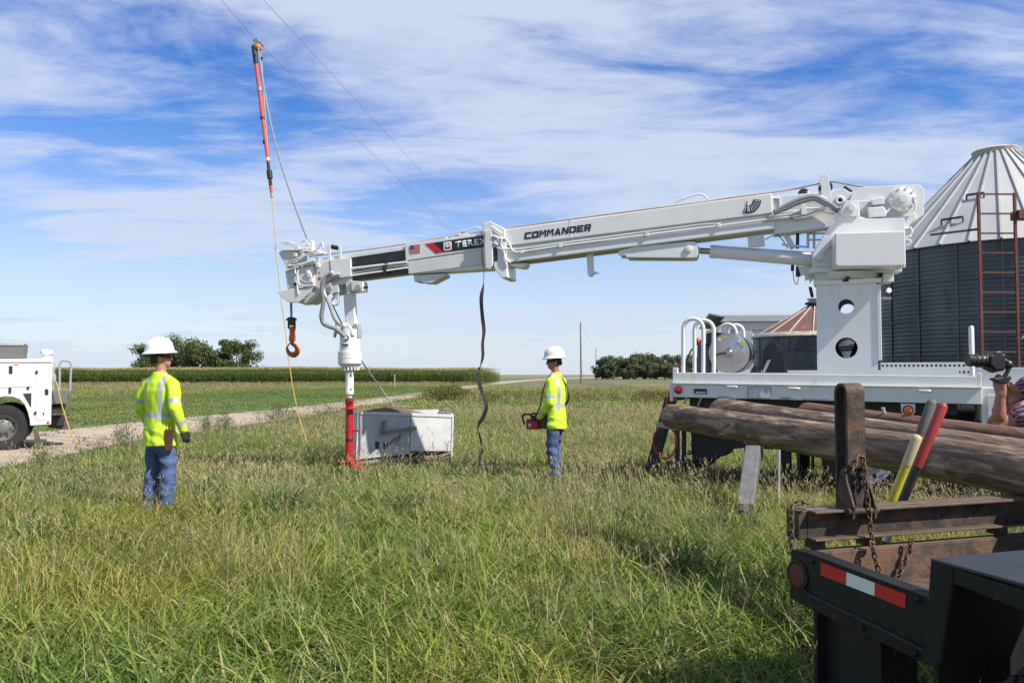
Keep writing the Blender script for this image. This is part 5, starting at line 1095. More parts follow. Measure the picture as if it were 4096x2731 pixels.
# ------------------------------------------------------------------ white bin full of soil
wl0, wr0 = P(V('y4', 688, 933)[0], 900, 12.8), P(V('y4', 1494, 957)[0], 900, 13.65)
WB = Fr(wl0.x, wl0.y, math.atan2(wr0.y - wl0.y, wr0.x - wl0.x))
m_bin = mat('weathered_white_boards', (.52, .52, .51), .7, var=.10, vscale=5, col2=(.20, .17, .13), c2lo=.60, c2hi=.72, c2scale=3.0, bump=.2, bscale=20)
m_dirt = mat('dug_soil', (.13, .078, .046), .95, var=.35, vscale=14, bump=1.0, bscale=30)
m_plank = mat('grey_plank', (.22, .19, .15), .85, var=.2, vscale=12, stretch=(.3, 1, 1))
wb = thing('soil_bin', WB.w(.85, .5, 0), 'weathered white plywood bin with stained doors, heaped with brown soil', 'bin')
def HW(lst, yo=0.0): return WB.pts('y4', lst, yo)
wl_ = HW([(688, 933), (1131, 943), (1126, 1285), (672, 1335)])
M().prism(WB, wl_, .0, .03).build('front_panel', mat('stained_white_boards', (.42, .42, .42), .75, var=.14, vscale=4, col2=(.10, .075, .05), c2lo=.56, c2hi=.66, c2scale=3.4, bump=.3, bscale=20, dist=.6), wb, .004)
M().prism(WB, HW([(1137, 944), (1493, 957), (1480, 1262), (1132, 1262)]), .0, .03).build('front_panel', m_bin, wb, .004)
zt_ = WB.hit('y4', 688, 933)[1]; xr = WB.hit('y4', 1494, 957)[0]
M().box(WB, .02, xr - .02, .55, .58, .12, zt_ - .02).build('back_panel', m_bin, wb); M().box(WB, .0, .03, (.032), .55, .1, zt_ - .01).build('side_panel', m_bin, wb); M().box(WB, xr - .03, xr, .032, .55, .15, zt_ - .06).build('side_panel', m_bin, wb)
M().box(WB, .03, xr - .03, .032, .55, .1, .16).build('floor', m_plank, wb)
M().prism(WB, HW([(688, 931), (1131, 941), (1131, 966), (688, 956)]), -.015, -.002).build('top_trim', m_bin, wb, .003); M().prism(WB, HW([(1137, 942), (1493, 955), (1493, 981), (1137, 968)]), -.015, -.002).build('top_trim', m_bin, wb, .003)
M().prism(WB, HW([(688, 957), (700, 958), (688, 1333), (674, 1335)]), -.015, -.002).build('corner_trim', m_bin, wb, .003); M().prism(WB, HW([(1478, 982), (1493, 983), (1484, 1310), (1468, 1310)]), -.015, -.002).build('corner_trim', m_bin, wb, .003)
for a in ((836, 1180), (905, 1185)): x_, y_ = a; M().prism(WB, HW([(x_, y_), (x_ + 38, y_ + 4), (x_ + 34, y_ + 66), (x_ + 2, y_ + 62)]), -.004, .0).build('hand_hole', m_dark, wb)
for (xa, ya_, xb_, yb_) in ((885, 1108, 1182, 1068), (922, 1005, 902, 1112)): M().beam(L(WB, 'y4', xa, ya_, -.05), L(WB, 'y4', xb_, yb_, -.05), .05, .05, WB.y).build('latch_bar', m_plank, wb, .004)
M().prism(WB, HW([(1370, 1300), (1470, 1262), (1482, 1275), (1385, 1318)]), .0, .05).build('skid', m_plank, wb)
M().box(WB, .05, xr - .05, .1, .5, .02, .1).build('skid', m_plank, wb)
# soil heap
m = M(); nx, ny = 40, 22; xa, xb_ = .03, xr - .03; vs_, fs = [], []
pk = WB.hit('y4', 955, 893, .28)
for j in range(ny + 1):
    for i in range(nx + 1):
        x, y = xa + (xb_ - xa) * i / nx, .035 + .51 * j / ny; e = math.exp(-(((x - pk[0]) / .58) ** 2) - (((y - .28) / .25) ** 2))
        z = zt_ - .10 + (pk[1] - zt_ + .11) * e + .022 * noise.noise((x * 9, y * 9, 1)) + .010 * noise.noise((x * 24, y * 24, 2)) - .03 * (x / xb_); vs_.append(WB.w(x, y, z))
for j in range(ny):
    for i in range(nx): a = j * (nx + 1) + i; fs.append((a, a + 1, a + nx + 2, a + nx + 1))
tag(m.add(vs_, fs, True).build('soil_heap', m_dirt, loc=WB.w(.85, .5, zt_ - .1), sharp=180), 'heap of dug brown soil on top of the white bin', 'soil', kind='stuff')
pal = thing('pallet_crate', WB.w(pk[0] + .3, .7, zt_), 'small slatted wooden rack lying on the soil heap', 'rack')
pt0 = [L(WB, 'y4', x, y, .3) for x, y in ((1010, 886), (1150, 892))]
for dz, yo in ((0, 0), (0, .2), (-.05, 0)): M().beam(pt0[0] + WB.y * yo + Vector((0, 0, dz)), pt0[1] + WB.y * yo + Vector((0, 0, dz)), .03, .025).build('slat', m_plank, pal)
for f in (.3, .65, 1.0): q = pt0[0].lerp(pt0[1], f); M().beam(q + WB.y * -.02, q + WB.y * .22, .03, .02).build('cross_slat', m_plank, pal); M().beam(q, q - Vector((0, 0, .08)), .025, .025).build('rack_leg', m_plank, pal)
cp = [B('z1', 778, 870, .3), B('z1', 862, 1042, .4), L(WB, 'y4', 730, 515, .2), L(WB, 'y4', 800, 620, .3), L(WB, 'y4', 870, 715, .4), L(WB, 'y4', 940, 820, .35), L(WB, 'y4', 1000, 895, .3)]
tag(M().tube(smooth_path(cp, 5), .012, 6).build('steel_cable', m_hoseg, loc=cp[-1]), 'steel cable running from the auger drive down to the soil bin', 'cable')
bx0, by0 = WB.w(.85, .5, 0).xy
DIRT += [(WB.w(x, .5, 0).x, WB.w(x, .5, 0).y, .55) for x in (.35, .8, 1.3, xr - .45)]
pf = gp(906, 96); tag(M().tube([pf, pf + Vector((.02, 0, 1.55))], [.09, .08], 8).build('fence_post', mat('pale_post', (.30, .27, .22), .9, var=.1)), 'pale wooden fence post in front of the corn', 'post')

# ------------------------------------------------------------------ service truck at the track
SV = Fr(P(122, 900, 16.4).x, 16.4, math.radians(28))
m_sw = mat('cream_white_body', (.66, .68, .62), .4, var=.03, coat=.3, col2=(.55, .55, .48), c2lo=.62, c2hi=.8, c2scale=5)
m_mesh = mat('grey_grate', (.16, .16, .15), .6, .4, var=.15, vscale=40)
m_flap = mat('muddy_flap', (.10, .07, .05), .9, var=.2)
def HS_(lst, yo=0.0): return SV.pts('y1', lst, yo)
sv = thing('service_truck', SV.w(-1.2, 1.0, 0), 'cream service truck with side lockers and amber-free white beacon parked on the track'.replace('amber-free ', ''), 'truck')
arch = [(290, 1090), (285, 1030), (265, 950), (235, 885), (190, 838), (120, 812), (40, 808), (-40, 830), (-110, 885), (-150, 960), (-165, 1090)]
body = M().prism(SV, HS_([(-700, 448), (500, 446), (508, 462), (490, 1080)] + arch + [(-700, 1090)]), .0, 2.05).build('body', m_sw, sv, .012)
M().prism(SV, HS_([(-700, 486), (500, 484), (500, 474), (-700, 476)]), -.012, -.002).build('drip_rail', m_galv, body, .003)
rd = M().prism(SV, HS_([(352, 512), (368, 494), (470, 494), (486, 510), (462, 1018), (440, 1036), (362, 1040), (344, 1010)]), -.012, -.002).build('locker_door', m_sw, body, .005)
M().prism(SV, HS_([(-260, 498), (305, 494), (320, 510), (322, 700), (305, 716), (-260, 730)]), -.012, -.002).build('locker_door', m_sw, body, .005)
for a in ((86, 515, 122, 590), (432, 738, 468, 795)):
    M().prism(SV, HS_([(a[0], a[1]), (a[2], a[1]), (a[2], a[3]), (a[0], a[3])]), -.02, -.013).build('paddle_latch', m_dark, body, .003)
for x, y in ((355, 575), (342, 968), (98, 735), (272, 725), (98, 762)): M().prism(SV, HS_([(x - 12, y - 14), (x + 12, y - 14), (x + 12, y + 14), (x - 12, y + 14)]), -.024, -.013).build('hinge', m_dark, body, .003)
M().prism(SV, HS_([(220, 782), (304, 776), (300, 920)]), -.006, .0).build('fuel_door', m_dark, body)
M().prism(SV, HS_([(135, 500), (180, 500), (180, 548), (135, 548)]), -.016, -.013).build('sticker', m_decalwht, body); M().prism(SV, HS_([(135, 500), (180, 500), (180, 512), (135, 512)]), -.018, -.0162).build('sticker_band', m_decalred, body)
M().prism(SV, HS_([(408, 962), (432, 962), (420, 1005)]), -.016, -.013).build('sticker', m_decalred, body)
M().prism(SV, HS_([(450, 1052), (478, 1050), (478, 1066), (450, 1067)]), -.012, .0).build('reflector', m_lens_r, body)
M().prism(SV, HS_([(-700, 282), (232, 293), (215, 441), (-700, 441)], .2), .2, 1.7).build('tool_rack', m_mesh, sv, .008); M().prism(SV, HS_([(-700, 278), (234, 290), (230, 318), (-700, 312)], .19), .18, .2).build('rack_rim', m_alu, sv, .004)
q = L(SV, 'y1', 450, 440, .3); M().lathe(Vector((q.x, q.y, 0)), (0, 0, 1), [(q.z, .0), (q.z, .10), (q.z + .02, .09), (q.z + .05, .07), (q.z + .07, .105), (q.z + .10, .12), (q.z + .15, .115), (q.z + .175, .08), (q.z + .18, 0)], 24).build('beacon', m_decalwht, sv)
for yo in (.15, 1.8): M().tube(smooth_path([L(SV, 'y1', x, y, yo) for x, y in ((572, 750), (575, 600), (578, 500), (600, 466), (635, 464), (670, 470), (686, 500), (682, 600), (674, 750))], 5), .022, 10).build('grab_rail', m_galv, sv)
M().prism(SV, HS_([(500, 752), (690, 749), (690, 795), (655, 800), (655, 874), (500, 880)], .1), .1, 1.95).build('tail_shelf', m_mesh, sv, .008)
M().prism(SV, HS_([(490, 905), (620, 902), (626, 940), (600, 976), (490, 972)], .2), .2, 1.8).build('bumper', m_dark, sv, .01)
M().prism(SV, HS_([(440, 1082), (660, 1062), (705, 1108), (690, 1130), (480, 1112)], .6), .6, 1.3).build('hitch_frame', m_flap, sv, .01)
M().prism(SV, HS_([(500, 585), (540, 600), (540, 650), (505, 690)], .1), .1, .5).build('rear_outlet', m_galv, sv, .01)
M().prism(SV, HS_([(330, 1120), (370, 1165), (430, 1330), (330, 1330)], .1), .1, .13).build('mud_flap', m_flap, sv)
w0 = SV.hit('y1', 20, 1200)[0]
m_dirtyrub = m_rubber
wheel(SV, w0, .08, .45, .28, sv, rim=m_mesh); wheel(SV, w0, 1.95, .45, .28, sv, rim=m_mesh)
M().box(SV, w0 - 2.2, .2, .5, 1.6, .45, .62).build('chassis', m_dark, sv)
tag(M().tube(smooth_path([L(SV, 'y1', x, y, -.05) for x, y in ((518, 635), (548, 690), (588, 860), (640, 1030), (690, 1170), (750, 1285), (830, 1372), (900, 1410))], 5), .012, 7).build('ground_cord', m_ropey, loc=SV.w(.5, -.05, 0)), 'yellow cord running from the service truck tail into the grass', 'cord')
# ------------------------------------------------------------------ pole trailer
m_rsteel = mat('rusted_steel', (.036, .028, .024), .7, .2, var=.35, vscale=14, col2=(.10, .055, .034), c2lo=.45, c2hi=.62, c2scale=16, bump=.3, bscale=60)
m_rsteel2 = mat('rust_brown_plate', (.055, .04, .032), .75, .1, var=.3, vscale=8, col2=(.145, .078, .046), c2lo=.46, c2hi=.6, c2scale=7, bump=.3, bscale=50)
m_trail = mat('worn_black_paint', (.013, .013, .013), .6, spec=.25, var=.25, vscale=8, col2=(.075, .045, .028), c2lo=.60, c2hi=.72, c2scale=18, bump=.25, bscale=40, dist=.6, stretch=(1, 1, .5))
m_bright = mat('worn_edge_steel', (.14, .10, .072), .55, .4, var=.2, vscale=20, col2=(.2, .1, .06), c2scale=14)
m_chain = mat('rusty_chain', (.12, .075, .05), .7, .5, var=.3, vscale=20, col2=(.28, .2, .14), c2lo=.55, c2hi=.7, c2scale=20)
m_tapew = mat('tape_white', (.66, .72, .70), .35, var=.05, col2=(.3, .3, .28), c2lo=.7, c2hi=.75, c2scale=12)
TA = math.radians(18); tc0 = P(1812, 1262, 3.3)
TL_ = Fr(tc0.x, tc0.y, TA); TS = Fr(tc0.x, tc0.y, TA - PI / 2)          # TL_: x across the trailer; TS: x along it towards the tongue
tr = thing('pole_trailer', TL_.w(.9, -.6, 0), 'dark steel pole trailer with rusty bunk beam and red and white reflective tape', 'trailer')
def HT(lst, yo=0.0, reg='z8'): return TS.pts(reg, lst, yo)
def HL(lst, yo=0.0, reg='z8'): return TL_.pts(reg, lst, yo)
sb = M().prism(TS, HT([(128, 500), (260, 527), (1252, 893), (1215, 1420), (240, 952), (115, 882), (122, 800)]), .0, .012).build('side_board', m_trail, tr, .003)
M().prism(TS, HT([(135, 492), (262, 516), (1250, 882), (1250, 900), (262, 534), (135, 508)]), -.004, .06).build('top_edge', m_trail, sb, .003)
tl_ = M().lathe(L(TS, 'z8', 186, 700, -.002), -TS.y, [(0, 0), (0, .060), (.006, .060), (.010, .05)], 24).build('tail_light', m_rubber, tr); M().lathe(L(TS, 'z8', 186, 703, -.002), -TS.y, [(.004, .049), (.009, .046), (.012, .02), (.012, 0)], 24).build('lens', mat('dull_red_lens', (.10, .010, .010), .5, var=.1), tl_)
for pts_, mt_ in (([(372, 597), (578, 676), (578, 780), (372, 702)], m_decalred), ([(579, 676), (805, 762), (803, 868), (576, 780)], m_tapew), ([(806, 762), (1054, 853), (1050, 968), (804, 868)], m_decalred)):
    M().prism(TS, HT(pts_), -.003, -.0005).build('reflective_tape', mt_, sb)
pn = M().prism(TS, HT([(1272, 560), (1452, 640), (1452, 775), (1345, 1445), (1205, 1405), (1248, 890)]), -.012, .012).build('fender_post', m_trail, tr, .006)
sk = M().prism(TS, HT([(1452, 640), (2000, 812), (2330, 925), (2330, 1150), (2000, 985), (1452, 768)]), -.012, .0).build('fender_skirt', m_trail, tr, .005)
fz = TS.hit('z8', 1272, 560)[1]; fx0 = TS.hit('z8', 1272, 560)[0]
M().box(TS, fx0, fx0 + 1.9, -.014, .52, fz - .012, fz).build('fender_top', mat('scraped_black_deck', (.022, .023, .026), .42, var=.25, vscale=6, col2=(.18, .12, .08), c2lo=.68, c2hi=.74, c2scale=16, bump=.2, bscale=30, dist=.3), tr, .004)
M().box(TS, fx0 + .25, fx0 + 1.9, .50, .52, .3, fz - .014).build('wheel_well', m_trail, tr)
for px_, py_ in ((300, 590), (300, 880), (1150, 900), (1130, 1330), (700, 1120), (1300, 700), (1280, 1300), (1400, 760)):
    q = L(TS, 'z8', px_, py_, -.002); M().lathe(q, -TS.y, [(0, .011), (.004, .010), (.007, .006), (.007, 0)], 8).build('rivet', m_trail, sb)
M().tube(smooth_path([L(TS, 'z8', x, y, -.008) for x, y in ((200, 770), (260, 850), (420, 930), (800, 1110), (1200, 1310))], 4), .006, 6).build('light_wire', m_rubber, sb)
# rear cross plate and tail sheet
a, b = TL_.hit('z8', 330, 525, -.03), TL_.hit('z8', 1670, 468, -.03); bz = TL_.hit('z8', 1130, 810, -.03)[1]; zbb = TS.hit('z8', 115, 882)[1] + .02
M().box(TL_, .012, 1.75, -.03, -.012, zbb, a[1]).build('rear_plate', m_rsteel2, tr, .003); M().box(TL_, .012, 1.75, -.012, .03, a[1] - .01, a[1] + .004).build('rear_lip', m_bright, tr, .002)
fx1 = fx0
M().box(TS, .03, fx0 - .03, .05, 1.7, zbb, zbb + .012).build('floor_pan', m_rsteel2, tr)
M().box(TS, fx0 - .02, fx0, .012, 1.75, bz - .1, fz - .02).build('front_plate', m_trail, tr)
M().box(TS, .3, fx0 + 3.0, .55, .65, .45, .62).build('frame_rail', m_trail, tr); M().box(TS, .3, fx0 + 3.0, 1.25, 1.35, .45, .62).build('frame_rail', m_trail, tr)
M().box(TS, .12, .14, .02, .5, .06, zbb).build('mud_flap', m_trail, tr)
M().box(TS, .14, fx0 - .3, .06, .08, .14, zbb - .01).build('under_skirt', m_trail, tr)
wheel(TS, fx0 + .50, .04, .37, .24, tr, rim=m_dark); wheel(TS, fx0 + 1.30, .04, .37, .24, tr, rim=m_dark)
# bunk beam
yb = .02
bl, br = TL_.hit('z8', 262, 190, yb), TL_.hit('z8', 262, 405, yb); zT, zB = bl[1], br[1]; xL = bl[0]; xR = xL + 1.9
bk = M().box(TL_, xL, xR, yb, yb + .012, zB, zT).build('bunk_beam', m_rsteel, tr, .002)
M().box(TL_, xL, xR, yb - .05, yb - .0, zT - .004, zT + .006).build('beam_flange', m_bright, bk, .002); M().box(TL_, xL, xR, yb + .012, yb + .07, zT - .004, zT + .007).build('beam_flange', m_bright, bk, .002)
M().box(TL_, xL, xR, yb - .05, yb, zB - .006, zB + .003).build('beam_flange', m_bright, bk, .002); M().box(TL_, xL, xR, yb + .012, yb + .07, zB - .006, zB + .003).build('beam_flange', m_rsteel, bk, .002)
M().box(TL_, xL - .045, xL - .002, yb + .0, yb + .08, zB - .004, zT + .004).build('end_box', m_rsteel, bk, .003)
for xx in (xL + .02, xL + .28, xL + 1.0): M().box(TL_, xx, xx + .05, yb - .02, yb + .05, a[1] + .004, zB - .006).build('beam_foot', m_rsteel, bk, .002)
# hairpin stake
def stake(xc, parent):
    w, dep, th = .092, .078, .014; top = TL_.hit('z7', 610, 257, yb)[1]; z0 = zT + .008; r = dep / 2; y0 = yb - .035
    out_ = [(0, z0)] + [(r - r * cos(PI * i / 10), top - r + r * sin(PI * i / 10)) for i in range(11)] + [(dep, z0)]
    inn = [(th, z0)] + [(r - (r - th) * cos(PI * i / 10), top - r + (r - th) * sin(PI * i / 10)) for i in range(11)] + [(dep - th, z0)]
    fr = Fr(*TL_.w(xc - w / 2, y0, 0).xy, TA + PI / 2)          # x runs away along y, y runs to -x
    m = M(); n = len(out_); vs_ = [fr.w(x, y, z) for y in (0, -w) for L_ in (out_, inn) for x, z in L_]; fs = []
    for i in range(n - 1): fs += [(i, i + 1, n + i + 1, n + i), (2 * n + i, 3 * n + i, 3 * n + i + 1, 2 * n + i + 1), (i, 2 * n + i, 2 * n + i + 1, i + 1), (n + i, n + i + 1, 3 * n + i + 1, 3 * n + i)]
    fs += [(0, n, 3 * n, 2 * n), (n - 1, 3 * n - 1, 4 * n - 1, 2 * n - 1)]
    s_ = m.add(vs_, fs).build('stake', m_rsteel, parent, .002)
    for dx in (-.055, .055):
        lug = [(-.06, zT + .01), (-.03, zT + .16), (-.005, zT + .18), (.005, zT + .12), (.03, zT + .06), (.045, zT + .02), (.04, zT - .03), (.0, zT - .05), (-.04, zT - .03)]
        f2 = Fr(*TL_.w(xc + dx, y0, 0).xy, TA - PI / 2); M().prism(f2, lug, -.006, .006).build('stake_lug', m_rsteel, s_, .002)
    M().cyl(TL_.w(xc - .075, y0 - .025, zT + .0), TL_.w(xc + .075, y0 - .025, zT + .0), .016, n=10).build('hinge_pin', m_rsteel, s_)
    for dz in (.10, .135, .17): 
        for dx in (-.018, .018): q = TL_.w(xc + dx, y0, zT + dz); M().cyl(q, q - TL_.y * .018, .011, n=6).build('bolt', m_rsteel, s_)
    return s_
xs = TL_.hit('z7', 640, 700, yb - .035)[0]; stake(xs, tr); stake(xs + 1.55, tr)
# chains: every link its own piece
def chain(pts_, lab, pitch=.026, r=.0042):
    pp = smooth_path(pts_, 12); t = thing('chain', pp[-1], lab, 'chain'); me = None; s_acc = 0; last = pp[0]; k = 0; acc = 0.0; marks = [pp[0]]
    for p in pp[1:]:
        d = (p - last).length
        if acc + d >= pitch: marks.append(p); acc = 0
        else: acc += d
        last = p
    base = M(); n = 12; lp = []
    for i in range(n):
        a = 2 * PI * i / n; lp.append(Vector(((pitch * .26) * (1 if cos(a) > 0 else -1) + pitch * .40 * cos(a), pitch * .36 * sin(a), 0)))
    base.tube(lp + [lp[0], lp[1]], r, 5, False)
    mesh = bpy.data.meshes.new('link'); mesh.from_pydata(base.v, [], base.f); mesh.materials.append(m_chain); mesh.polygons.foreach_set('use_smooth', [True] * len(base.f))
    for i in range(len(marks) - 1):
        a, b = marks[i], marks[i + 1]; d = (b - a).normalized(); sd3 = d.orthogonal().normalized(); q = Matrix.Rotation((PI / 2) * (i % 2) + .6, 3, d) @ sd3
        o = bpy.data.objects.new('link', mesh); C.objects.link(o); o.parent = t; m3 = Matrix((d, q, d.cross(q))).transposed(); o.matrix_local = Matrix.Translation((a + b) / 2 - pp[-1]) @ m3.to_4x4()
    return t
yc = yb - .075
chain([L(TL_, 'z7', x, y, yc) for x, y in ((600, 970), (618, 900), (640, 838), (662, 826), (690, 850), (702, 960), (712, 1060), (728, 1190), (742, 1310), (752, 1420), (768, 1530))] + [L(TL_, 'z8', x, y, yc - .02) for x, y in ((775, 440), (800, 540), (825, 640), (870, 735))], 'rusty chain looped over the hairpin stake and hanging in front of the bunk beam')
chain([L(TL_, 'z8', x, y, -.06) for x, y in ((1092, 408), (1088, 490), (1060, 560), (1035, 620), (1005, 690), (955, 762))], 'short rusty chain hanging inside the trailer box below the bunk beam')
chain([L(TL_, 'z7', x, y, yb - .02) for x, y in ((260, 1200), (230, 1188), (180, 1192), (130, 1225), (118, 1245))] + [L(TL_, 'z8', x, y, yb - .03) for x, y in ((130, 190), (134, 260), (132, 340), (140, 420), (130, 520))], 'rusty chain dangling off the free end of the bunk beam')
# ------------------------------------------------------------------ timber poles on the trailer
m_timber = mat('weathered_timber', (.125, .078, .05), .85, var=.6, vscale=26, col2=(.33, .265, .195), c2lo=.49, c2hi=.66, c2scale=9, bump=1.0, bscale=38, stretch=(1, 1, .22), dist=1.1)
m_timber2 = mat('red_brown_timber', (.13, .062, .040), .85, var=.45, vscale=9, col2=(.28, .17, .11), c2lo=.50, c2hi=.68, c2scale=8, bump=1.0, bscale=18, stretch=(1, 1, .3), dist=1.1)
m_endg = mat('cut_end', (.20, .155, .115), .9, var=.2, vscale=20, bump=.3)
def log(p0, p1, r0, r1, mt, lab, seed):
    p0, p1 = Vector(p0), Vector(p1); d = p1 - p0; Ln = d.length; m = M(); n, k = 56, 170; vs_, fs = [], []
    for i in range(k + 1):
        z = Ln * i / k; r = r0 + (r1 - r0) * i / k
        for j in range(n):
            a = 2 * PI * j / n; g_ = noise.noise((cos(a) * 7, sin(a) * 7 + seed, z * .8 + 3)); rr = r * (1 + .045 * noise.noise((cos(a) * 1.2 + seed, sin(a) * 1.2, z * .7)) + .022 * noise.noise((cos(a) * 4, sin(a) * 4 + seed, z * 2.2)) - .05 * max(0, .12 - abs(g_)) / .12 * max(0, noise.noise((cos(a) * 2, sin(a) * 2, z * 1.5 + seed)) + .3) + .02 * noise.noise((cos(a) * 11, sin(a) * 11, z * 5)))
            if i in (0, k): rr *= .965
            vs_.append(Vector((rr * cos(a), rr * sin(a), z)))
    for i in range(k):
        for j in range(n): fs.append((i * n + j, i * n + (j + 1) % n, (i + 1) * n + (j + 1) % n, (i + 1) * n + j))
    b = len(fs); fs += [tuple(range(n - 1, -1, -1)), tuple(k * n + j for j in range(n))]
    me = bpy.data.meshes.new('timber_pole'); me.from_pydata(vs_, [], fs); me.materials.append(mt); me.materials.append(m_endg); me.polygons.foreach_set('use_smooth', [True] * b + [False, False]); me.polygons.foreach_set('material_index', [0] * b + [1, 1])
    o = bpy.data.objects.new('timber_pole', me); C.objects.link(o); o.location = p0; o.rotation_euler = d.to_track_quat('Z', 'Y').to_euler()
    return tag(o, lab, 'timber pole', 'timber poles loaded on the trailer')
def extend(a, b, f): return b + (b - a) * f
q0, q1 = P(1540, 955, 7.0), P(2352, 1083, 3.8); log(q0, extend(q0, q1, .75), .104, .122, m_timber, 'thick weathered pole, outermost on the trailer, its end closest to the truck step', 1)
q0, q1 = P(1654, 943, 6.66), P(2352, 1063, 3.87) + Vector((.0, .02, .0)); log(q0, extend(q0, q1, .7), .104, .118, m_timber, 'weathered pole lying between the outermost pole and the slim reddish one', 4)
q0, q1 = P(1850, 948, 6.0), P(2352, 1020, 4.29); log(q0, extend(q0, q1, 1.0), .078, .09, m_timber2, 'slim reddish-brown pole behind the two thick poles', 8)
# pole hardware
tag(M().tube([L(WF, 'V', 1568, 930, 6.9) if False else P(*V('z7', 872, 545), 5.2), P(*V('z7', 845, 450), 5.2)], .012, 7).build('pole_step', m_galv), 'steel step bolt sticking up from the slim reddish pole', 'bolt')
# ------------------------------------------------------------------ tool handles
m_grey = mat('grey_grip', (.12, .115, .10), .7, var=.15); m_yelf = mat('yellow_fibreglass', (.50, .42, .03), .45, var=.12, vscale=10, col2=(.3, .25, .06), c2lo=.6, c2hi=.75, c2scale=12)
m_tang = mat('tan_grip', (.46, .40, .22), .7, var=.12); m_redg = mat('red_grip', (.34, .03, .028), .55, var=.15, col2=(.2, .05, .04), c2scale=10); m_blkf = mat('black_fibreglass_handle', (.02, .02, .022), .35, var=.1)
def handle(lab, segs, top, bot, d0, d1, r, head):
    a, b = P(*V('z7', *top), d0), P(*V('z7', *bot), d1); dv = (b - a); e = a + dv * (1.0 + (b.z - .42) / max(.05, (a.z - b.z)))
    t = thing('tool_handle', e, lab, 'tool handle', 'tools standing in the trailer'); last = None
    for (f0, f1, mt_, nm) in segs:
        p0, p1 = a.lerp(e, f0), a.lerp(e, f1); dd = (p1 - p0).normalized()
        if f0 == 0: M().tube([p0, p0 + dd * .006, p0 + dd * .018, p1], [r * .5, r * .85, r * 1.1, r * 1.08], 14).build(nm, mt_, t)
        else: M().tube([p0, p1], r, 14).build(nm, mt_, t)
    bl_ = [(-.10, .0), (.10, .0), (.11, -.18), (.06, -.28), (0, -.31), (-.06, -.28), (-.11, -.18)]
    M().prism(Fr(e.x, e.y, TA), [(x, max(.30, e.z + .05 + z * .35)) for x, z in bl_], -.004, .004).build('blade', m_rsteel, t)
    return t
handle('yellow tool handle with tan grip standing in the trailer behind the beam', [(0, .16, m_tang, 'grip'), (.16, 1, m_yelf, 'shaft')], (1122, 665), (905, 1210), 3.55, 3.62, .0195, 0)
handle('black tool handle with a long red grip and white label', [(0, .30, m_redg, 'grip'), (.30, .62, m_blkf, 'shaft'), (.62, .66, m_decalwht, 'label_band'), (.66, 1, m_blkf, 'shaft')], (1325, 415), (985, 1210), 3.62, 3.70, .0205, 0)
handle('yellow tool handle with dark grey grip beside the red one', [(0, .17, m_grey, 'grip'), (.17, 1, m_yelf, 'shaft')], (1238, 388), (1010, 1010), 3.78, 3.82, .0205, 0)
# ------------------------------------------------------------------ people
m_hivis = mat('hi_vis_yellow', (.50, .72, .03), .75, var=.05, vscale=5)
m_refl = mat('reflective_tape_grey', (.40, .43, .43), .45, .1, var=.06, vscale=14)
m_navy = mat('navy_panel', (.03, .032, .05), .8, var=.15)
m_denim = mat('denim', (.05, .09, .19), .85, var=.22, vscale=7, col2=(.12, .18, .31), c2lo=.5, c2hi=.75, c2scale=4, bump=.15, bscale=160)
m_denim2 = mat('dark_denim', (.05, .085, .17), .85, var=.25, vscale=7, col2=(.10, .15, .25), c2lo=.55, c2hi=.75, c2scale=4, bump=.15, bscale=160)
m_skin = mat('skin', (.42, .20, .125), .5, var=.08, vscale=12)
m_skint = mat('tanned_skin', (.34, .145, .085), .5, var=.1, vscale=14)
m_hair = mat('dark_hair', (.012, .010, .009), .6, var=.3, vscale=60, bump=.5, bscale=200)
m_glove = mat('dark_leather_glove', (.028, .02, .017), .7, var=.2, vscale=30, col2=(.10, .085, .07), c2lo=.6, c2hi=.72, c2scale=18)
m_boot = mat('brown_boot', (.06, .035, .02), .7, var=.2)
m_hat = mat('hard_hat_white', (.70, .70, .68), .3, var=.03, coat=.3, col2=(.68, .62, .52), c2lo=.66, c2hi=.8, c2scale=9)
m_lensd = mat('dark_lens', (.008, .008, .01), .12, var=.0)
m_leather = mat('brown_leather', (.07, .025, .015), .6, var=.2, vscale=20)
m_ctrl = mat('red_plastic', (.36, .012, .02), .4, var=.08)
m_blackp = mat('black_plastic', (.012, .012, .013), .4, var=.1)

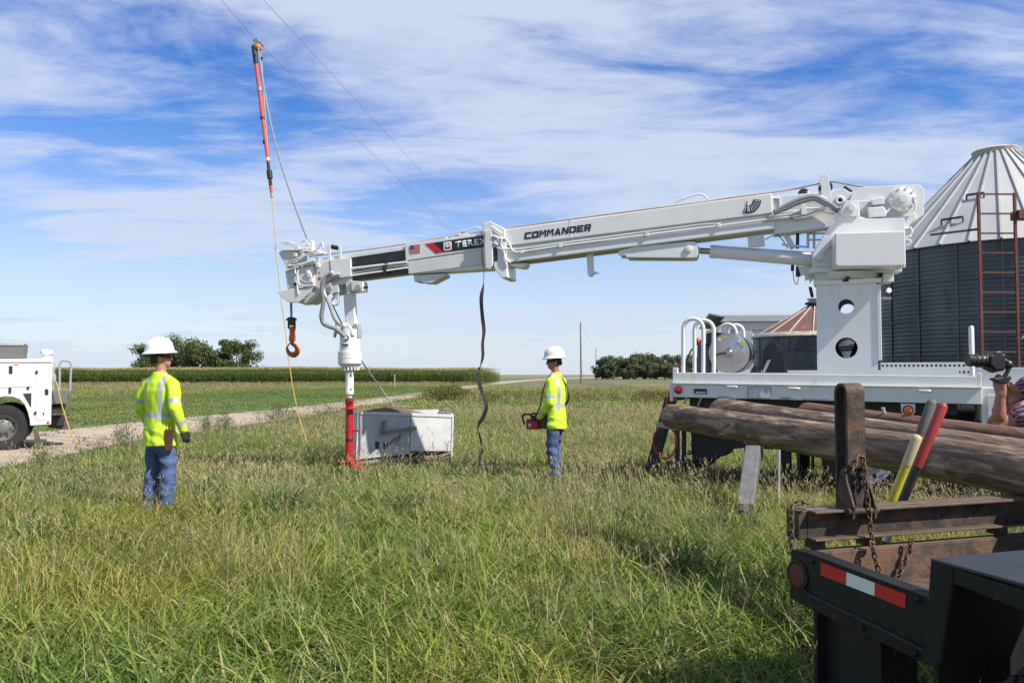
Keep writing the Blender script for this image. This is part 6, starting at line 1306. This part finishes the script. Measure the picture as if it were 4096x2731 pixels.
def plaid():
    m = bpy.data.materials.new('plaid_cloth'); m.use_nodes = True; n, l = m.node_tree.nodes, m.node_tree.links; b = n['Principled BSDF']; b.inputs['Roughness'].default_value = .9
    t = N(n, 'ShaderNodeTexCoord'); res = None; cols = ((.26, .03, .04), (.04, .05, .10), (.55, .50, .52))
    def bands(axis, freq, thr, ph):
        s_ = N(n, 'ShaderNodeSeparateXYZ'); mp = N(n, 'ShaderNodeMapping'); mp.inputs['Rotation'].default_value = (.5, .35, .6); l.new(t.outputs['Object'], mp.inputs[0]); l.new(mp.outputs[0], s_.inputs[0])
        a = N(n, 'ShaderNodeMath', operation='MULTIPLY_ADD'); l.new(s_.outputs[axis], a.inputs[0]); a.inputs[1].default_value = freq; a.inputs[2].default_value = ph
        f = N(n, 'ShaderNodeMath', operation='FRACT'); l.new(a.outputs[0], f.inputs[0]); g = N(n, 'ShaderNodeMath', operation='LESS_THAN'); l.new(f.outputs[0], g.inputs[0]); g.inputs[1].default_value = thr; return g.outputs[0]
    prev = None; base = N(n, 'ShaderNodeRGB'); base.outputs[0].default_value = (*cols[0], 1); prev = base.outputs[0]
    for ax, fq, th_, ph, c, k in ((0, 36, .42, 0, cols[1], .7), (2, 36, .42, .2, cols[1], .7), (0, 36, .14, .3, cols[2], .7), (2, 36, .14, .5, cols[2], .7)):
        mx = N(n, 'ShaderNodeMix', data_type='RGBA'); mu = N(n, 'ShaderNodeMath', operation='MULTIPLY'); l.new(bands(ax, fq, th_, ph), mu.inputs[0]); mu.inputs[1].default_value = k
        l.new(mu.outputs[0], mx.inputs[0]); l.new(prev, mx.inputs[6]); mx.inputs[7].default_value = (*c, 1); prev = mx.outputs[2]
    l.new(prev, b.inputs['Base Color']); return m
m_plaid = plaid()

def loft(m, rings, n=28):
    """closed body of elliptical rings (centre, rx, ry) stacked along z"""
    vs_, fs = [], []
    for c, rx, ry in rings: vs_ += [Vector((c[0] + rx * cos(2 * PI * j / n), c[1] + ry * sin(2 * PI * j / n), c[2])) for j in range(n)]
    for i in range(len(rings) - 1):
        for j in range(n): fs.append((i * n + j, i * n + (j + 1) % n, (i + 1) * n + (j + 1) % n, (i + 1) * n + j))
    fs += [tuple(range(n - 1, -1, -1)), tuple((len(rings) - 1) * n + j for j in range(n))]
    return m.add(vs_, fs, True)
def limb(m, pts, rs, n=14):
    pts = [Vector(p) for p in pts]
    m.tube(pts, rs, n)
    for p, r in zip(pts, rs): m.ball(p, r, 7)
    return m
def skinned(m, voxel, it=4, fac=.5, disp=None):
    me = bpy.data.meshes.new('tmp'); me.from_pydata(m.v, [], m.f); o = bpy.data.objects.new('tmp', me); C.objects.link(o)
    r = o.modifiers.new('r', 'REMESH'); r.mode = 'VOXEL'; r.voxel_size = voxel
    s_ = o.modifiers.new('s', 'SMOOTH'); s_.factor = fac; s_.iterations = it
    bpy.context.view_layer.update(); out_ = bpy.data.meshes.new_from_object(o.evaluated_get(bpy.context.evaluated_depsgraph_get()))
    C.objects.unlink(o); bpy.data.objects.remove(o)
    if disp:
        nrm = [v.normal.copy() for v in out_.vertices]
        for v, nn in zip(out_.vertices, nrm): v.co += nn * disp(v.co)
    out_.polygons.foreach_set('use_smooth', [True] * len(out_.polygons)); return out_
def hand(m, w, d, nrm, side, s=1.0, curl=(.35, .6), g=1.0, spread=.0, tcurl=.3):
    """palm and five unequal fingers. d: wrist to knuckles, nrm: the way the palm faces, side: towards the thumb"""
    w, d, nrm, side = Vector(w), Vector(d).normalized(), Vector(nrm).normalized(), Vector(side).normalized()
    for i, (off, ln) in enumerate(((.030, .074), (.010, .083), (-.010, .077), (-.029, .058))):
        k = w + d * (.085 - .004 * abs(i - 1)) * s + side * off * s
        limb(m, [w + side * off * .7 * s + d * .005, w + d * .045 * s + side * off * .95 * s, k], [.017 * s * g, .0155 * s * g, .0125 * s * g], 10)
        a = curl[0] + .10 * i; d1 = d * cos(a) + nrm * sin(a) + side * (spread * (1.5 - i)); p1 = k + d1.normalized() * ln * .5 * s
        a2 = a + curl[1]; p2 = p1 + (d * cos(a2) + nrm * sin(a2)).normalized() * ln * .32 * s; a3 = a2 + curl[1] * .7; p3 = p2 + (d * cos(a3) + nrm * sin(a3)).normalized() * ln * .24 * s
        limb(m, [k, p1, p2, p3], [.0115 * s * g, .0102 * s * g, .0092 * s * g, .0078 * s * g], 9)
    t0 = w + d * .022 * s + side * .026 * s; t1 = t0 + (d * .65 + side * .6 + nrm * .35).normalized() * .042 * s; t2 = t1 + (d * .8 + side * (.35 - tcurl) + nrm * (.3 + tcurl)).normalized() * .034 * s; t3 = t2 + (d * .85 + side * (.1 - tcurl) + nrm * (.3 + tcurl)).normalized() * .024 * s
    limb(m, [t0, t1, t2, t3], [.0165 * s * g, .0125 * s * g, .011 * s * g, .009 * s * g], 9)
    return m
def seg_dist(p, a, b):
    ab = b - a; t = max(0, min(1, (p - a).dot(ab) / ab.length_squared)); return (p - a - ab * t).length, t
def person(loc, rotz, label, arms, hands, head_yaw=0.0, head_pitch=0.0, shirt='hivis', jeans=m_denim, skin=m_skin, gloves=(True, True), legs=None, bulk=1.0, lean=0.0, navy=False):
    """local axes: faces +y, right hand at +x. arms: per side (shoulder, elbow, wrist); hands: per side (dir, palm normal, thumb side, curl)"""
    t = thing('person', loc, label, 'person'); t.rotation_euler = (0, 0, rotz); rg = random.Random(int(abs(loc[0]) * 100))
    def put(name, me, mts, parent=t):
        for m_ in (mts if isinstance(mts, list) else [mts]): me.materials.append(m_)
        o = bpy.data.objects.new(name, me); C.objects.link(o); o.parent = parent; return o
    HP = Vector((0, 0, 1.55)); RH = Matrix.Rotation(head_yaw, 3, 'Z') @ Matrix.Rotation(head_pitch, 3, 'X')
    def hd(x, y, z): return HP + RH @ (Vector((x, y, z)) - HP)
    legs = legs or {1: ((.095, 0, .88), (.105, .03, .49), (.11, -.01, .09)), -1: ((-.095, 0, .88), (-.11, .02, .49), (-.12, -.02, .09))}
    torso = [((0, 0, .745), .196, .150), ((0, 0, .80), .194, .150), ((0, .0, .95), .180, .136), ((0, .0, 1.08), .176, .127), ((0, -.005, 1.22), .188, .130), ((0, -.01, 1.33), .192, .128), ((0, -.012, 1.41), .172, .108), ((0, -.012, 1.47), .120, .082), ((0, -.012, 1.50), .092, .072), ((0, -.008, 1.53), .068, .066)]
    torso = [((c[0], c[1] + lean * max(0, c[2] - .9), c[2]), rx * bulk, ry * bulk) for c, rx, ry in torso]
    # --- body: one continuous surface
    m = M(); loft(m, [(c, rx * .86, ry * .86) for c, rx, ry in torso])
    for s_ in (1, -1):
        sh, el, wr = [Vector(p) for p in arms[s_]]; limb(m, [Vector((sh.x * .5, sh.y, sh.z - .01)), sh + Vector((-.02 * s_, 0, -.04)), sh.lerp(el, .5), el, el.lerp(wr, .35), wr], [.045, .052, .048, .040, .040, .027])
        dv, nr, sd4, cu = hands[s_]; hand(m, wr, dv, nr, sd4, 1.0, cu)
        hp, kn, an = [Vector(p) for p in legs[s_]]; limb(m, [hp, hp.lerp(kn, .5), kn, kn.lerp(an, .3), an], [.085, .075, .055, .055, .038]); limb(m, [an - Vector((0, 0, .03)), an + Vector((s_ * .01, .14, -.055))], [.036, .03])
    limb(m, [(0, -.012, 1.44), (0, 0, 1.53), hd(0, 0, 1.60)], [.060, .056, .054])
    m.ball(hd(0, -.005, 1.705), 1, 12, (.074, .094, .105)); m.ball(hd(0, .035, 1.645), 1, 10, (.058, .060, .075)); m.ball(hd(0, .060, 1.605), 1, 8, (.036, .036, .030))
    limb(m, [hd(0, .088, 1.695), hd(0, .112, 1.655)], [.011, .015], 8); m.ball(hd(0, .090, 1.622), 1, 6, (.026, .012, .010)); m.ball(hd(0, .083, 1.712), 1, 6, (.052, .016, .012))
    for s_ in (1, -1): m.ball(hd(s_ * .076, -.008, 1.668), 1, 7, (.012, .022, .034)); m.ball(hd(s_ * .03, .083, 1.69), 1, 6, (.014, .010, .010))
    put('body', skinned(m, .0085, 3), skin)
    # --- hair
    m = M(); m.ball(hd(0, -.010, 1.712), 1, 14, (.080, .098, .108)); m.ball(hd(0, -.05, 1.66), 1, 10, (.066, .056, .06))
    me = skinned(m, .009, 2, .5, lambda p: .003 * noise.noise(p * 60)); bm = bmesh.new(); bm.from_mesh(me); inv = RH.transposed()
    bmesh.ops.delete(bm, geom=[v for v in bm.verts if (lambda q: (q.y > .030 and q.z < .20) or (q.z < .07) or (q.y > -.01 and q.z < .13))(inv @ (v.co - HP))], context='VERTS'); bm.to_mesh(me); bm.free(); put('hair', me, m_hair)
    # --- jeans
    m = M(); loft(m, [((0, 0, .70), .158 * bulk, .118), ((0, 0, .76), .158 * bulk, .116), ((0, -.004, .84), .155 * bulk, .114), ((0, 0, .92), .135 * bulk, .10)])
    for s_ in (1, -1):
        hp, kn, an = [Vector(p) for p in legs[s_]]; hp = hp + Vector((-.016 * s_, 0, -.07)); limb(m, [hp, hp.lerp(kn, .4), kn, kn.lerp(an, .45), an + Vector((0, 0, -.02))], [.080, .092, .080, .080, .078])
    def dj(p): return .012 * noise.noise((p.x * 7, p.y * 7, p.z * 16 + p.x * 9)) + .005 * noise.noise((p.x * 16, p.y * 16, p.z * 30)) + (.006 * sin(p.z * 42 + p.x * 20) if .38 < p.z < .6 or p.z < .25 else 0)
    put('jeans', skinned(m, .010, 4, .5, dj), jeans)
    # --- boots
    for s_ in (1, -1):
        an = Vector(legs[s_][2]); m = M(); limb(m, [an + Vector((0, 0, .10)), an + Vector((0, -.01, -.02)), an + Vector((0, -.02, -.045)), an + Vector((s_ * .015, .08, -.045)), an + Vector((s_ * .02, .15, -.05))], [.056, .058, .046, .046, .040]); put('boot', skinned(m, .010, 2), m_boot)
    # --- shirt
    m = M(); loft(m, torso)
    for s_ in (1, -1):
        sh, el, wr = [Vector(p) for p in arms[s_]]; e_ = 1.0 if shirt == 'hivis' else .0
        if e_: limb(m, [Vector((sh.x * .45, sh.y, sh.z + .022)), sh + Vector((-.015 * s_, 0, -.03)), sh.lerp(el, .5), el, el.lerp(wr, .5), el.lerp(wr, .96)], [.062, .076, .071, .062, .056, .046])
        else: limb(m, [Vector((sh.x * .45, sh.y, sh.z + .012)), sh, sh.lerp(el, .4), sh.lerp(el, .70)], [.075, .084, .078, .074])
    def ds(p):
        w_ = .011 * noise.noise((p.x * 11 + 3, p.y * 11, p.z * 4)) + .006 * noise.noise((p.x * 20, p.y * 20, p.z * 9 + p.x * 8)); low = max(0, 1.1 - p.z) * 1.4
        return w_ + low * .022 * noise.noise((p.x * 14 + p.z * 5, p.y * 14, p.z * 9)) + (.004 * sin(p.z * 55 + p.x * 25) if p.z < .92 else 0)
    me = skinned(m, .0085, 4, .5, ds); mts = [m_hivis, m_refl, m_navy, m_plaid]; idx = []
    arm_ = {s_: [Vector(p) for p in arms[s_]] for s_ in (1, -1)}
    for p in me.polygons:
        c = p.center; k = 0
        if shirt == 'plaid': idx.append(3); continue
        on_arm = None
        for s_ in (1, -1):
            a, b, d = arm_[s_]; d0, t0 = seg_dist(c, a, b); d1, t1 = seg_dist(c, b, d)
            tor = ((c.x / (.197 * bulk)) ** 2 + ((c.y - lean * max(0, c.z - .9)) / (.150 * bulk)) ** 2) < 1
            if not tor and min(d0, d1) < .095: on_arm = (0, t0) if d0 < d1 else (1, t1)
        if on_arm:
            if on_arm[0] == 0 and .66 < on_arm[1] < .84: k = 1
            if on_arm[0] == 1 and .52 < on_arm[1] < .72: k = 1
        else:
            if 1.04 < c.z < 1.092: k = 1
            elif abs(abs(c.x) - (.105 + .03 * max(0, (c.z - 1.1)) * (1 if c.y < 0 else 0))) < .025 and c.z > 1.0 and c.z < 1.5 and (c.y < 0 or c.z > 1.0): k = 1
            elif c.y > .035 and c.z < 1.04 and lean >= 0 and navy: k = 2
        idx.append(k)
    so_ = put('shirt', me, mts); me.polygons.foreach_set('material_index', idx)
    # --- gloves
    for s_, gl in zip((1, -1), gloves):
        if not gl: continue
        wr = Vector(arms[s_][2]); el = Vector(arms[s_][1]); dv, nr, sd4, cu = hands[s_]; m = M(); hand(m, wr, dv, nr, sd4, 1.06, cu, 1.08, .10); limb(m, [wr + (el - wr).normalized() * .05, wr], [.040, .034]); put('glove', skinned(m, .0045, 2), m_glove)
    # --- hard hat with full brim
    def ring_(z, rx, ry, dz=0): return [hd(rx * cos(2 * PI * j / 40), -.004 + ry * sin(2 * PI * j / 40), z + dz * (abs(sin(2 * PI * j / 40)) ** 2)) for j in range(40)]
    prof = [(1.742, .120, .140), (1.734, .150, .172), (1.724, .158, .180), (1.730, .158, .180), (1.745, .144, .165), (1.757, .130, .150), (1.79, .128, .146), (1.825, .118, .134), (1.855, .098, .112), (1.878, .070, .080), (1.891, .038, .042), (1.895, .012, .014), (1.895, .001, .001)]
    vs_, fs = [], []
    for z, rx, ry in prof: vs_ += ring_(z, rx, ry)
    for i in range(len(prof) - 1):
        for j in range(40): fs.append((i * 40 + j, i * 40 + (j + 1) % 40, (i + 1) * 40 + (j + 1) % 40, (i + 1) * 40 + j))
    me = bpy.data.meshes.new('hard_hat'); me.from_pydata(vs_, [], fs); me.polygons.foreach_set('use_smooth', [True] * len(fs)); hat = put('hard_hat', me, m_hat)
    m = M()
    for x in (-.028, 0, .028): m.tube([hd(x, -.004 + .138 * cos(a), 1.778 + .119 * sin(a)) for a in [PI * (.12 + .76 * i / 12) for i in range(13)]], .0085, 6)
    me = bpy.data.meshes.new('hat_ridge'); me.from_pydata(m.v, [], m.f); me.polygons.foreach_set('use_smooth', m.sm); put('hat_ridge', me, m_hat, hat)
    m = M(); m.tube(smooth_path([hd(-.078, .0, 1.692), hd(-.070, .066, 1.690), hd(-.030, .101, 1.686), hd(0, .104, 1.692), hd(.030, .101, 1.686), hd(.070, .066, 1.690), hd(.078, 0, 1.692)], 5), .012, 7)
    me = bpy.data.meshes.new('sunglasses'); me.from_pydata(m.v, [], m.f); me.polygons.foreach_set('use_smooth', m.sm); put('sunglasses', me, m_lensd)
    def extra(name, m, mt, parent=t):
        me = bpy.data.meshes.new(name); me.from_pydata(m.v, [], m.f); me.polygons.foreach_set('use_smooth', m.sm); return put(name, me, mt, parent)
    return t, extra, hd, hat

def local_frame(): return Fr(0, 0, 0)
# worker seen from behind
w1 = G(364, 860 + 1.5 / 8.67 * F); 
W1, ex, hd, hat = person(Vector((w1.x, w1.y, 0)), math.radians(-24), 'worker in white hard hat, yellow hi-vis shirt and jeans seen from behind, arms down',
    {1: ((.195, -.01, 1.42), (.262, -.05, 1.15), (.275, .06, .90)), -1: ((-.195, -.01, 1.42), (-.262, -.03, 1.14), (-.235, .10, .92))},
    {1: ((.05, .35, -.93), (-.7, .55, .1), (.1, .9, .3), (.3, .55)), -1: ((.1, .4, -.9), (.8, .3, 0), (0, .9, .3), (.4, .5))}, head_yaw=math.radians(-38), head_pitch=math.radians(4), gloves=(True, True))
m = M(); m.prism(Fr(0, 0, math.radians(40)), [(.075, .70), (.145, .70), (.150, .84), (.145, .92), (.07, .92), (.065, .84)], -.175, -.135); pch = ex('tool_pouch', m, m_leather)
for x in (.09, .125): m = M(); q = Fr(0, 0, math.radians(40)); m.tube([q.w(x, -.155, .86), q.w(x + .005, -.155, 1.0)], .008, 6); ex('pencil', m, m_yellow, pch)
m = M(); m.prism(Fr(0, 0, 0), [(.05, .675), (.085, .678), (.085, .695), (.05, .692)], -.116, -.108); ex('pocket_label', m, m_leather)
hi = lambda x, y, z: hd(x, y, z)
m = M(); m.add([hd(-.086, -.105, 1.812), hd(-.066, -.119, 1.812), hd(-.066, -.117, 1.824), hd(-.086, -.103, 1.824)], [(0, 1, 2, 3)]); ex('hat_tag', m, m_decalred, hat)
c_ = hd(.113, -.02, 1.80); o_ = hd(.2, -.03, 1.82); m = M(); m.lathe(c_, o_ - c_, [(0, .0), (.003, .022), (.0035, .018), (.004, 0)], 16); ex('hat_badge', m, mat('badge', (.5, .25, .22), .5, var=.3, vscale=60), hat)
# worker with the remote control
w2 = G(2216 / 4096 * 2352, 860 + 1.5 / 11.34 * F)
W2, ex, hd, hat = person(Vector((w2.x + .02, w2.y, 0)), math.radians(62), 'worker in white hard hat and hi-vis shirt holding a red remote at his waist',
    {1: ((.195, -.01, 1.42), (.25, .02, 1.10), (.10, .25, .93)), -1: ((-.195, -.01, 1.42), (-.235, -.03, 1.11), (-.11, .20, .90))},
    {1: ((-.5, .8, -.25), (-.3, -.1, -.9), (-.7, .3, .3), (.7, .9)), -1: ((.35, .85, -.35), (.3, -.1, -.9), (.7, .3, .3), (.7, .9))}, head_yaw=math.radians(28), head_pitch=math.radians(-4), jeans=m_denim2, skin=m_skint, navy=True,
    legs={1: ((.095, .02, .88), (.10, .05, .49), (.10, .02, .09)), -1: ((-.09, -.02, .88), (-.10, .01, .49), (-.105, -.06, .09))})
W2M = Matrix.Translation(W2.location) @ Matrix.Rotation(math.radians(62), 4, 'Z')
def w2p(x, y, z): return W2M @ Vector((x, y, z))
f2 = Fr(*w2p(0, 0, 0).xy, math.radians(62))
rc = thing('remote_control', w2p(0, .32, .78), 'red radio remote control with black handles held at the worker\'s waist', 'remote control')
M().box(f2, -.13, .13, .22, .40, .73, .86).build('case', m_ctrl, rc, .015, 3); M().box(f2, -.12, .12, .23, .39, .861, .872).build('control_panel', m_blackp, rc, .004)
for s_ in (-1, 1):
    M().tube(smooth_path([f2.w(s_ * .13, .26, .84), f2.w(s_ * .14, .30, .93), f2.w(s_ * .14, .44, .93), f2.w(s_ * .13, .42, .80)], 4), .014, 8).build('handle', m_blackp, rc)
M().tube(smooth_path([f2.w(-.14, .44, .93), f2.w(0, .455, .935), f2.w(.14, .44, .93)], 3), .014, 8).build('guard_bar', m_blackp, rc)
for x in (-.07, 0, .07): b_ = M().cyl(f2.w(x, .32, .87), f2.w(x, .325, .905), .007, n=8).build('joystick', m_blackp, rc)
M().lathe(f2.w(-.131, .33, .79), -f2.x, [(0, .03), (.012, .028), (.013, 0)], 14).build('side_knob', m_steel, rc)
stp = [f2.w(-.14, .27, .86), f2.w(-.15, .165, 1.05), f2.w(-.125, .135, 1.25), f2.w(-.085, .085, 1.42), f2.w(-.06, -.01, 1.515), f2.w(.0, -.105, 1.44), f2.w(.085, -.145, 1.30), f2.w(.165, -.125, 1.15), f2.w(.215, .0, 1.02), f2.w(.19, .14, .92), f2.w(.14, .25, .86)]
m = M(); pp = smooth_path(stp, 6); vs_, fs = [], []
for i, p in enumerate(pp):
    tt_ = (pp[min(i + 1, len(pp) - 1)] - pp[max(i - 1, 0)]).normalized(); ctr = f2.w(0, 0, p.z); nn = (p - ctr); nn = (nn - tt_ * nn.dot(tt_)).normalized(); sd5 = tt_.cross(nn)
    vs_ += [p + sd5 * .019 + nn * .006, p - sd5 * .019 + nn * .006, p - sd5 * .019 - nn * .002, p + sd5 * .019 - nn * .002]
for i in range(len(pp) - 1):
    for j in range(4): a, b = 4 * i + j, 4 * i + (j + 1) % 4; fs.append((a, b, b + 4, a + 4))
m.add(vs_, fs, True).build('shoulder_strap', m_strap, rc)
# man filming at the edge, behind the poles
el_ = P(*V('z7', 1752, 605), 4.9); wr_ = P(*V('z7', 1768, 345), 4.86); base3 = Vector((el_.x + .40, 4.98, 0)); rz3 = math.radians(97)
inv3 = (Matrix.Translation(base3) @ Matrix.Rotation(rz3, 4, 'Z')).inverted()
def l3(p): return tuple(inv3 @ Vector(p))
def l3d(d): return tuple(inv3.to_3x3() @ Vector(d))
W3, ex, hd, hat = person(base3, rz3, 'man in red plaid shirt and vest filming over the poles with a camera gimbal',
    {-1: ((-.195, 0, 1.42), l3(el_), l3(wr_)), 1: ((.195, 0, 1.42), (.20, .26, 1.20), l3(P(*V('z7', 1885, 395), 5.08)))},
    {-1: (l3d((.05, .1, 1)), l3d((.75, .5, 0)), l3d((-.35, .6, .4)), (.9, .9)), 1: (l3d((-.15, -.1, 1)), l3d((-.6, -.6, 0)), l3d((-.4, .5, .4)), (.9, .9))}, shirt='plaid', gloves=(False, False), skin=m_skint, head_yaw=0)
m = M(); loft(m, [((0, 0, .98), .190, .142), ((0, 0, 1.10), .184, .136), ((0, -.005, 1.24), .198, .140), ((0, -.01, 1.36), .190, .136), ((0, -.012, 1.46), .14, .10)]); ex('safety_vest', m, m_hivis)
m = M(); loft(m, [((0, 0, 1.06), .189, .141), ((0, 0, 1.11), .188, .140)]); ex('vest_tape', m, m_refl)
CF = Fr(0, 4.86, 0)
vc = thing('video_camera', L(CF, 'z7', 1760, 240), 'black video camera with long lens on a handheld gimbal', 'camera')
def HC(lst, yo=0.0): return CF.pts('z7', lst, yo)
lens = M().tube([L(CF, 'z7', 1510, 80), L(CF, 'z7', 1530, 80), L(CF, 'z7', 1535, 80), L(CF, 'z7', 1660, 80), L(CF, 'z7', 1690, 82)], [.036, .038, .035, .035, .032], 20).build('lens', m_blackp, vc)
for x in (1560, 1600, 1635): M().tube([L(CF, 'z7', x, 80), L(CF, 'z7', x + 12, 80)], .0375, 20).build('focus_ring', m_rubber, lens)
cb = M().prism(CF, HC([(1655, 45), (1680, 35), (1700, 10), (1740, 8), (1755, 30), (1775, 35), (1775, 150), (1700, 160), (1660, 120)]), -.045, .05).build('camera_body', m_blackp, vc, .008)
M().prism(CF, HC([(1640, 130), (1770, 140), (1780, 160), (1700, 175), (1645, 145)]), -.03, .03).build('base_plate', m_blackp, vc, .004)
M().tube(smooth_path([L(CF, 'z7', x, y, -.02) for x, y in ((1760, 70), (1800, 80), (1838, 110), (1830, 150), (1810, 190), (1790, 215))], 4), .012, 8).build('gimbal_arm', m_blackp, vc)
M().ball(L(CF, 'z7', 1825, 115, -.01), .03, 8).build('gimbal_motor', m_blackp, vc); M().ball(L(CF, 'z7', 1780, 95, .05), .028, 8).build('gimbal_motor', m_blackp, vc)
M().prism(CF, HC([(1690, 222), (1830, 200), (1832, 225), (1800, 262), (1740, 258)]), -.03, .03).build('gimbal_base', m_blackp, vc, .005)
M().tube([L(CF, 'z7', 1785, 235, .04), L(CF, 'z7', 1815, 440, .05)], .016, 12).build('grip_handle', m_blackp, vc)
M().tube([L(CF, 'z7', 1710, 165), L(CF, 'z7', 1705, 178)], .008, 6).build('lock_knob', m_galv, vc)
# ------------------------------------------------------------------ plants last: they know what stands on the ground
grass_fields(); corn_field(); trees()
